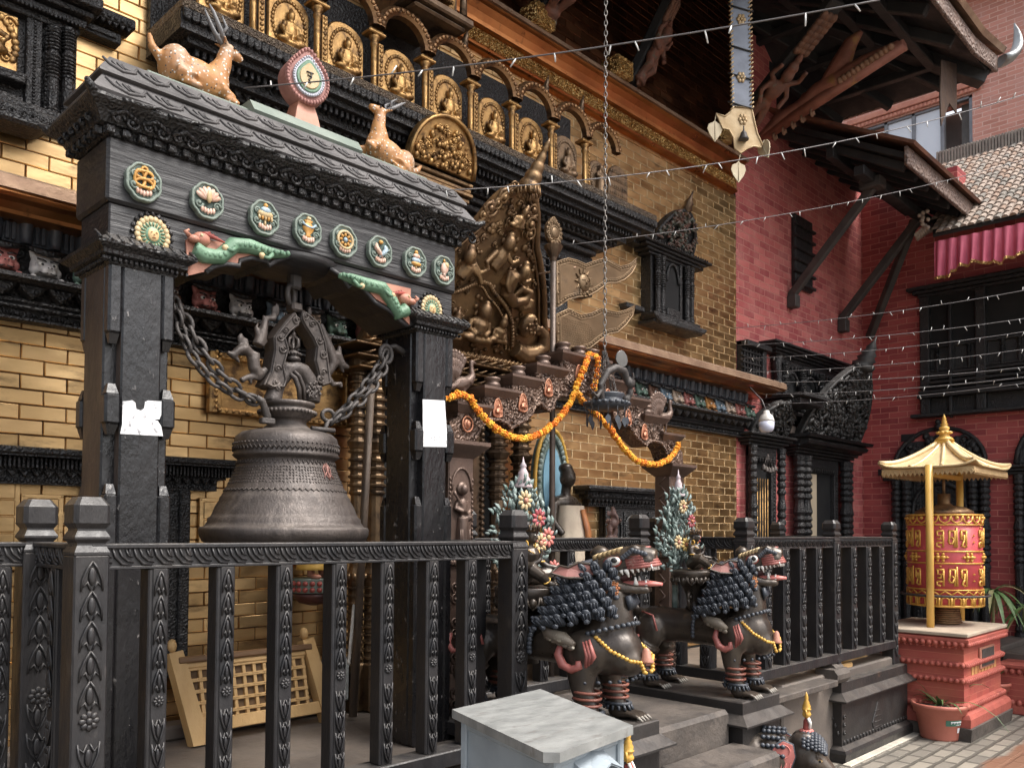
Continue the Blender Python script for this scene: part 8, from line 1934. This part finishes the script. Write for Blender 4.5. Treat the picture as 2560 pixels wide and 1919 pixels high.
# ---- potted plants, planter
def pot(px,py,r,h,label,n,sticker=False,seed=1):
 t=thing('potted_plant',label,'potted plant',(px,py,0));M=Matrix.Translation((px,py,0));rg=random.Random(seed)
 m=MB();m.lathe([(r*.70,.0),(r*.72,.012),(r*.88,h*.70),(r*.97,h*.72),(r*1.0,h*.88),(r*1.07,h*.89),(r*1.09,h*.97),(r*1.04,h),(r*.95,h*.98),(r*.93,h*.86),(.001,h*.85)],36,0,M);part('pot',m,POT,t)
 m=MB();m.lathe([(r*.92,h*.90),(.001,h*.92)],20,0,M);part('soil',m,mat('soil',(.10,.08,.065),(.07,.055,.045),30,(.85,.95),bump=(60,.6)),t)
 m=MB()
 for k in range(n):
  a=rg.uniform(0,6.28);L_=rg.uniform(.6,1.5)*h*(1.5 if k%4==0 else.8);b=rg.uniform(.5,1.1);P_=[]
  for q in range(6):s_=q/5;P_.append(Vector((px+rg.uniform(-.01,.01)+math.cos(a)*L_*s_*(1-.35*s_*b),py+math.sin(a)*L_*s_*(1-.35*s_*b),h*.88+L_*(s_*b*1.1-.75*s_*s_*(1.25-.5*b)))))
  sd_=Vector((-math.sin(a),math.cos(a),0));V=np.zeros((6,3,3))
  for q in range(6):w=.012*(1-(q/5)**2)+.001;V[q,0]=P_[q]-sd_*w;V[q,1]=P_[q]+Vector((0,0,-.003));V[q,2]=P_[q]+sd_*w
  m.grid(V,rg.choice((0,0,1)))
 part('leaves',m,[LEAF,DRYLEAF],t)
 if sticker:
  m=MB();an=lambda a,z,q=1.004:(px+r*q*(.72+.16*z/(h*.7))*math.cos(a),py+r*q*(.72+.16*z/(h*.7))*math.sin(a),z)
  a0=math.atan2(-py,-px)+.25;V=np.array([[an(a0+i*.09,z,1.012)for z in(h*.44,h*.60)]for i in range(10)]);m.grid(V,0);V=np.array([[an(a0+.62+i*.05,z,1.012)for z in(h*.24,h*.38)]for i in range(4)]);m.grid(V,1)
  for k in range(11):a=a0+.22+k*.052;m.tube([an(a,h*.56,1.02),an(a+.045,h*.56,1.02)],.003,4,1);m.tube([an(a+.01,h*.56,1.02),an(a+.02,h*(.50+.02*(k%3)),1.02)],.003,4,1)
  for k in range(5):a=a0+.5+k*.06;m.tube([an(a,h*.475,1.02),an(a+.03,h*.475,1.02)],.003,4,1)
  part('sticker',m,[mat('green_label',(.07,.20,.14),None,8,(.4,.5),bump=None),PAPER],t)
q=onZ(2350,1842,0.0);pot(q.x,q.y,.195,.275,'terracotta pot with a green sticker and thin drying leaves beside the red pedestal',15,True,4)
pot(8.52,2.30,.15,.27,'smaller terracotta pot half hidden behind the red pedestal',7,False,8)
ld=MB();ld.box(8.9,2.30,0,9.92,3.99,.545,.012);ld.box(8.88,-1,0,9.92,2.297,.50,.012);solo('shrine_landing',ld,FLOORM,'low stone landing in front of the dark shrine doors behind the prayer wheel','landing')
pl_=thing('brick_planter','low red brick planter wall with beaded ridge at the right edge','planter',(9.1,1.5,0));m=MB();m.box(9.0-.45,-1.0,0,8.875,2.24,.40);part('brick_body',m,PEDBRICK,pl_);m=MB();y=-1.0
m.box(8.53,-1,.40,8.89,2.26,.44,.008);m.box(8.53,-1,0,8.56,2.25,.08,.01)
while y<2.24:m.ell((8.545,y,.375),(.02,.024,.028),7,5);m.ell((8.54,y,.10),(.02,.024,.03),7,5);y+=.055
part('beaded_ridge',m,TERRA,pl_)
def palm(px,py,z0,h,n,label,seed):
 t=thing('palm_plant',label,'plant',(px,py,z0));rg=random.Random(seed);m=MB();m.tube([(px,py,z0-.12),(px+.01,py,z0+h)],[.018,.013],7);part('stem',m,DRYLEAF,t);m=MB()
 for k in range(n):
  a=k*2.4;L_=rg.uniform(.24,.38);e=rg.uniform(.1,.9);V=np.zeros((7,3,3));sd_=Vector((-math.sin(a),math.cos(a),0))
  for q in range(7):
   s_=q/6;p=Vector((px+math.cos(a)*L_*s_,py+math.sin(a)*L_*s_,z0+h+L_*(e*s_-1.1*s_*s_)));w=.019*math.sin(math.pi*min(1,.12+s_*.88))**.8+.001
   V[q,0]=p-sd_*w+Vector((0,0,.004));V[q,1]=p;V[q,2]=p+sd_*w+Vector((0,0,.004))
  m.grid(V,rg.choice((0,0,0,1)))
 part('leaves',m,[LEAF,DRYLEAF],t)
q=onX(2482,1500,8.72);palm(q.x,q.y,.50,q.z-.42,22,'long-leaved green palm plant behind the prayer wheel at the right',3)
q=onX(2570,1520,8.72);palm(q.x,q.y,.44,max(.12,q.z-.44),12,'smaller palm plant cut by the right edge of the view',6)
# ==== DONATION BOX
db=thing('donation_box','grey painted metal donation box with stained flat lid and hooded coin slot','donation box',(2.05,1.87,0))
A=[onZ(u,v,1.0)for u,v in((1130,1772),(1351,1721),(1583,1812),(1400,1880),(1358,1879))]
xy=[(p.x,p.y)for p in A];m=MB();vs=[(x,y,z)for z in(.972,1.0)for x,y in xy];n=5
m.add(vs,[tuple(range(n)),tuple(range(n,2*n))[::-1]]+[(i,n+i,n+(i+1)%n,(i+1)%n)for i in range(n)]);m.f=[f[::-1]for f in m.f];part('lid',m,LIDM,db)
cxy=Vector((sum(p[0]for p in xy[:4])/4,sum(p[1]for p in xy[:4])/4));corner=[cxy+(Vector(p)-cxy)*.84 for p in((A[0].x,A[0].y),(A[1].x,A[1].y),(A[2].x,A[2].y),(A[3].x-.012,A[3].y))]
m=MB();vs=[(p.x,p.y,z)for z in(-.01,.971)for p in corner];m.add(vs,[(0,3,7,4)[::-1],(0,1,5,4)[::-1],(1,2,6,5)[::-1],(2,3,7,6)[::-1],(4,5,6,7)])
m.f=[f[::-1]for f in m.f]
for p in corner:m.box(p.x-.014,p.y-.014,0,p.x+.014,p.y+.014,.968,.005)
for a,b in((3,2),(0,3)):
 p,q=corner[a],corner[b];bar(m,(p.x,p.y,.955),(q.x,q.y,.955),.012,.035)
 for k in range(4):
  for z in(.55,.8):r=p.lerp(q,.15+.22*k);m.ell((r.x,r.y,z),(.010,.010,.010),7,5)
part('body',m,GREYPAINT,db)
p,q=corner[3],corner[2];c_=p.lerp(q,.52);d=Vector((q.x-p.x,q.y-p.y,0)).normalized();nn=Vector((d.y,-d.x,0));Mh=Matrix(((d.x,-nn.x,0,c_.x),(d.y,-nn.y,0,c_.y),(0,0,1,0),(0,0,0,1)))
m=MB();m.add([(-.085,-.065,.895),(0,-.075,.928),(.085,-.065,.895),(-.085,0,.935),(0,0,.955),(.085,0,.935)],[(0,1,4,3),(1,2,5,4)],0,False,Mh);m.add([(-.085,-.065,.890),(0,-.075,.923),(.085,-.065,.890),(-.085,0,.930),(0,0,.950),(.085,0,.930)],[(0,3,4,1),(1,4,5,2)],0,False,Mh)
m.add([(-.085,-.065,.895),(-.085,0,.935),(-.085,0,.865),(.085,-.065,.895),(.085,0,.935),(.085,0,.865)],[(0,1,2),(3,5,4)],0,False,Mh);part('slot_hood',m,GREYPAINT,db)
m=MB();m.box(-.05,-.004,.868,.05,.002,.882,0,0,Mh);part('slot',m,DARKIN,db)
# ==== things behind the fence
tb=thing('lattice_panel','pale wooden lattice panel leaning against the gilded wall behind the fence','lattice panel',(2.1,3.75,FLOOR));MB_=Matrix.Translation((1.69,3.70,FLOOR+.002))@Matrix.Rotation(R(-14),4,'X');Wd=.735
m=MB()
for x,sl in((.03,.07),(Wd-.02,.07)):
 m.add([(x-.045+sl,-.03,0),(x+.035+sl,-.03,0),(x+.035+sl,.03,0),(x-.045+sl,.03,0),(x-.05,-.03,.42),(x+.015,-.03,.43),(x+.015,.03,.43),(x-.05,.03,.42)],[(3,2,1,0),(4,5,6,7),(0,1,5,4),(1,2,6,5),(2,3,7,6),(3,0,4,7)],0,False,MB_);m.ell((x-.02,0,.455),(.022,.022,.032),8,6,M=MB_)
m.box(.10,-.02,.05,Wd,.02,.11,.004,0,MB_);m.box(.03,-.02,.345,Wd-.03,.02,.37,.004,0,MB_);m.box(.02,-.035,.368,Wd-.02,.03,.40,.006,1,MB_);part('frame',m,[BOARDW,mat('stained_rail',(.20,.10,.035),(.11,.06,.03),7,(.5,.6),bump=(40,.3),stretch=(.2,1,1))],tb)
m=MB()
for k in range(12):x=.065+k*.054;m.box(x,-.008,.10,x+.017,.008,.35,.002,0,MB_)
for k in range(5):z=.125+k*.052;m.box(.06,-.013,z,Wd-.06,.005,z+.017,.002,0,MB_)
for k in range(11):
 for j in range(4):m.box(.058+k*.054,-.017,.146+j*.052-.012,.090+k*.054,-.006,.150+j*.052-.012,.001,0,MB_)
part('lattice',m,BOARDW,tb);m=MB();m.box(.05,.006,.10,Wd-.05,.018,.36,0,0,MB_);part('backing',m,mat('lattice_back',(.12,.065,.025),(.08,.045,.02),6,(.7,.8),bump=None),tb)
ls=thing('lotus_shelf','painted lotus shelf with statue feet and yellow hem fixed to the gilded wall','shelf',(2.46,3.85,1.3));Ms=Matrix.Translation((2.47,3.86,0))
m=MB();m.lathe([(.02,1.20),(.075,1.215),(.105,1.245),(.11,1.262),(.001,1.265)],22,0,Ms);part('bracket',m,mat('dark_red_bracket',(.09,.028,.022),(.05,.02,.018),12,(.4,.5),bump=(50,.2)),ls);m=MB();m.lathe([(.10,1.266),(.118,1.27),(.112,1.30),(.118,1.335),(.12,1.34),(.001,1.342)],26,0,Ms)
for k in range(20):
 a=k*math.pi/10
 for z in(1.285,1.317):m.ell((2.47+.115*math.cos(a),3.86+.115*math.sin(a),z),(.015,.015,.014),7,5,1)
part('lotus',m,[PALEGREEN,REDP],ls);m=MB()
for e in(-1,1):m.ell((2.47+e*.035,3.79,1.352),(.024,.045,.014),9,6);m.tube([(2.47+e*.035,3.83,1.35),(2.47+e*.03,3.84,1.40)],.02,7)
part('feet',m,SALMON,ls);m=MB();m.lathe([(.095,1.385),(.09,1.40),(.075,1.60),(.06,1.70),(.001,1.72)],20,0,Ms);part('yellow_robe',m,YELP,ls)
sl_=MB();sl_.prism([(2.50,.69),(2.66,.69),(2.66,.88),(2.63,.95),(2.58,.98),(2.53,.95),(2.50,.88)],3.80,3.84,b=.008);solo('inscribed_stone',sl_,mat('grey_stele',(.26,.27,.27),(.18,.19,.19),14,(.6,.75),bump=(60,.6)),'small grey round-topped inscribed stone standing by the wall behind the fence','stone')
po=MB();a,b=onZ(882,1790,.64),onY(928,960,3.62);po.tube([a,b],.021,8);solo('leaning_pole',po,mat('wood_pole',(.12,.085,.06),(.075,.055,.042),8,(.6,.75),bump=(60,.3)),'long round wooden pole leaning by the columns behind the bell','pole')
po=MB();a,b=onY(872,1660,3.6),onY(885,1510,3.66);bar(po,a,b,.012,.03);solo('white_strip',po,WHITEP,'thin white plastic strip leaning beside the wooden pole','strip')
sb=thing('standing_buddha','standing buddha statue with cream robe and blue halo behind the left flower tree','buddha statue',(4.12,3.6,FLOOR));bxx,byy=4.14,3.55
m=MB();pl=[(bxx-.03+.16*math.cos(t),1.74+(.34 if math.sin(t)>0 else.42)*math.sin(t))for t in np.linspace(0,2*math.pi,26)[:-1]];m.prism(pl,3.66,3.70,0,b=.008);m.prism([(bxx-.03+(x-bxx+.03)*.55,1.78+(z-1.78)*.62)for x,z in pl],3.652,3.662,1)
for k in range(44):t=k*math.pi/22;m.ell((bxx-.03+.125*math.cos(t),3.652,1.75+(.28 if math.sin(t)>0 else.36)*math.sin(t)),(.020,.012,.022),7,5,2)
m.tube([(x,3.66,z)for x,z in pl],.014,6,3,closed=True);part('halo',m,[FROST,mat('sky_blue_paint',(.22,.40,.52),(.17,.33,.44),8,(.5,.6),bump=None),FROST,YELP],sb)
m=MB();s=MB();s.ell((bxx,byy,1.765),(.052,.056,.068),14,11);s.ell((bxx-.01,byy+.01,1.825),(.05,.05,.035),10,8);s.tube([(bxx,byy+.01,1.72),(bxx,byy+.02,1.65)],.032,9);s.ell((bxx,byy+.02,1.60),(.125,.06,.06),14,9);s.ell((bxx-.01,byy-.055,1.755),(.010,.014,.014),8,6)
for e in(-1,1):s.ell((bxx+e*.052,byy+.01,1.745),(.010,.012,.026),7,6);s.tube([(bxx+e*.11,byy+.02,1.60),(bxx+e*.14,byy,1.48),(bxx+e*.11,byy-.06,1.40)],[.035,.030,.024],9)
m.skin(s,.010,2);part('body',m,STATUE,sb);m=MB();n=40;V=np.zeros((n,8,3))
for i in range(n):
 a=i*2*math.pi/(n-1)
 for j in range(8):t=j/7;r=.085+.075*t+.010*math.sin(9*a+2*t)*t;V[i,j]=(bxx+r*1.15*math.cos(a)+.07*t*t,byy+r*.8*math.sin(a)-.03,1.585-.66*t)
m.grid(V,0);m.tube([(bxx+.02,byy-.11,1.56),(bxx+.05,byy-.13,1.42),(bxx+.06,byy-.135,1.28)],[.022,.026,.022],6,1,sq=.5);part('robe',m,[mat('cream_cloth',(.62,.52,.40),(.52,.42,.32),8,(.8,.9),bump=(60,.2)),ORANGEP],sb)
m=MB();m.lathe([(.19,FLOOR-.17),(.19,.70),(.15,.74),(.17,.935),(.001,.94)],16,0,Matrix.Translation((bxx+.06,byy,0)));part('base',m,STONE,sb);sb.location.z+=.17
gs=thing('ganesha_statue','small reddish elephant-headed statue standing by the dark window right of the gate','statue',(4.43,3.4,1.54));Mg=Matrix.Translation((4.43,3.42,1.545));m=MB();s=MB()
for e in(-1,1):s.tube([(e*.022,0,.015),(e*.030,-.01,.05),(e*.024,0,.085)],[.018,.018,.024],8);s.tube([(e*.035,0,.125),(e*.065,-.01,.105),(e*.055,-.035,.125)],[.014,.012,.010],7);s.ell((e*.034,.0,.165),(.016,.008,.020),8,6)
s.ell((0,-.01,.10),(.040,.036,.036),10,8);s.ell((0,-.012,.165),(.024,.024,.026),10,8);s.tube([(0,-.03,.16),(.006,-.045,.13),(.014,-.045,.105)],[.012,.009,.007],7);s.ell((0,-.01,.195),(.015,.015,.016),8,6);s.ell((0,0,.008),(.055,.04,.014),12,6);m.skin(s,.006,1,0,M=Mg);part('body',m,mat('red_stone',(.16,.09,.075),(.11,.065,.055),16,(.5,.65),bump=(60,.2)),gs)
m=MB();m.box(4.37,3.37,FLOOR,4.49,3.47,1.543,.01);part('plinth_post',m,STONE,gs)
# ==== hanging metal ribbon from the roof pinnacle
rb=thing('hanging_ribbon','long hanging ribbon of silvered metal with gilt edges, flowers and leaf pendants','banner',(5.35,3.0,4.6));MR=Matrix.Translation((5.35,3.0,0))@Matrix.Rotation(R(-38),4,'Z');_Ri=MR.inverted()
def onR(u,v):d=Vector(ray(u,v));o=_Ri@Vector((0,0,CAMH));e=_Ri.to_3x3()@d;k=-o.y/e.y;p=o+e*k;return(p.x,p.z)
lz=onR(1846,-900);m=MB();a0,a1,b0,b1=onR(1822,0),onR(1869,0),onR(1830,275),onR(1879,275);top=6.2
m.prism([(b0[0],b0[1]),(b1[0],b1[1]),(a1[0],top),(a0[0],top)],-.004,.004,0,MR);part('ribbon',m,mat('silver_ribbon',(.20,.215,.25),(.14,.15,.175),6,(.4,.55),.5,bump=(40,.15)),rb)
m=MB();body=[onR(*p)for p in((1830,268),(1878,272),(1884,300),(1892,335),(1905,362),(1902,372),(1884,366),(1868,372),(1851,384),(1836,372),(1833,345),(1822,325),(1806,322),(1790,285),(1812,292),(1824,282))];m.prism(body[::-1],-.006,.006,0,MR,b=.002)
m.tube([(x,-.006,z)for x,z in body],.007,6,closed=True,M=MR)
for xa,za,xb,zb in((b0[0],b0[1],a0[0],top),(b1[0],b1[1],a1[0],top)):
 k=int((top-b0[1])/.032)
 for i in range(k):t=i/k;x,z=xa+(xb-xa)*t,za+(zb-za)*t;m.tube([(x-.012,-.006,z),(x+.012,-.008,z+.022)],[.006,.007],5,M=MR)
for v in(50,195,300):
 c_=onR(1852 if v<250 else 1856,v)
 for q in range(6):a=q*math.pi/3;m.ell((c_[0]+.022*math.cos(a),-.008,c_[1]+.026*math.sin(a)),(.014,.008,.016),8,5,M=MR)
 m.ell((c_[0],-.012,c_[1]),(.011,.008,.011),7,5,M=MR)
part('gilt_edging',m,mat('pale_gilt',(.50,.38,.23),(.40,.28,.15),12,(.45,.6),.45,bump=(70,.2)),rb)
c_=onR(1855,345);m=MB();m.lathe([(.034,-.03),(.036,-.02),(.026,0),(.022,.02),(.006,.04),(.004,.07),(.001,.075)],14,0,MR@Matrix.Translation((c_[0],-.03,c_[1])));part('bell',m,IRON,rb)
m=MB();lf=lambda s:[(0,.052*s),(.014*s,.040*s),(.034*s,.032*s),(.041*s,.008*s),(.030*s,-.022*s),(0,-.062*s),(-.030*s,-.022*s),(-.041*s,.008*s),(-.034*s,.032*s),(-.014*s,.040*s)]
for p,ry,top_ in(((1787,326),0,(1790,285)),((1846,428),0,(1851,384)),((1911,372),R(-65),(1904,362))):
 c_=onR(*p);tt=onR(*top_);Ml=MR@frame((c_[0],0,c_[1]),(0,R(-25)if ry else 0,ry));m.prism(lf(1.35),-.004,.004,0,Ml,b=.0015);m.tube([(0,-.005,.06),(0,-.005,-.07)],.003,4,0,M=Ml);m.tube([(c_[0],0,c_[1]+.06),(tt[0],0,tt[1])],.004,5,0,M=MR)
part('leaf_pendants',m,mat('pale_leaf_metal',(.56,.49,.35),(.48,.40,.27),9,(.45,.6),.3,bump=(40,.1)),rb)
m=MB()
for v in(20,120,190,262):a,b=onR(1818,v-6),onR(1882,v+12);m.tube([(a[0],-.01,a[1]),(b[0],-.01,b[1])],.006,5,M=MR)
part('cross_bars',m,BLACK,rb)
dbm=MB()
for k in range(5):dbm.lathe([(.028,0),(.026,.01),(.018,.04),(.006,.05),(.001,.06)],10,0,Matrix.Translation((7.30+.055*k,3.86,2.17-.02*math.sin(k*.8))));dbm.tube([(7.30+.055*k,3.86,2.2),(7.42,3.88,2.33)],.004,4)
solo('bell_cluster',dbm,BELLM,'cluster of five small bells hanging in the first dark doorway','bells')
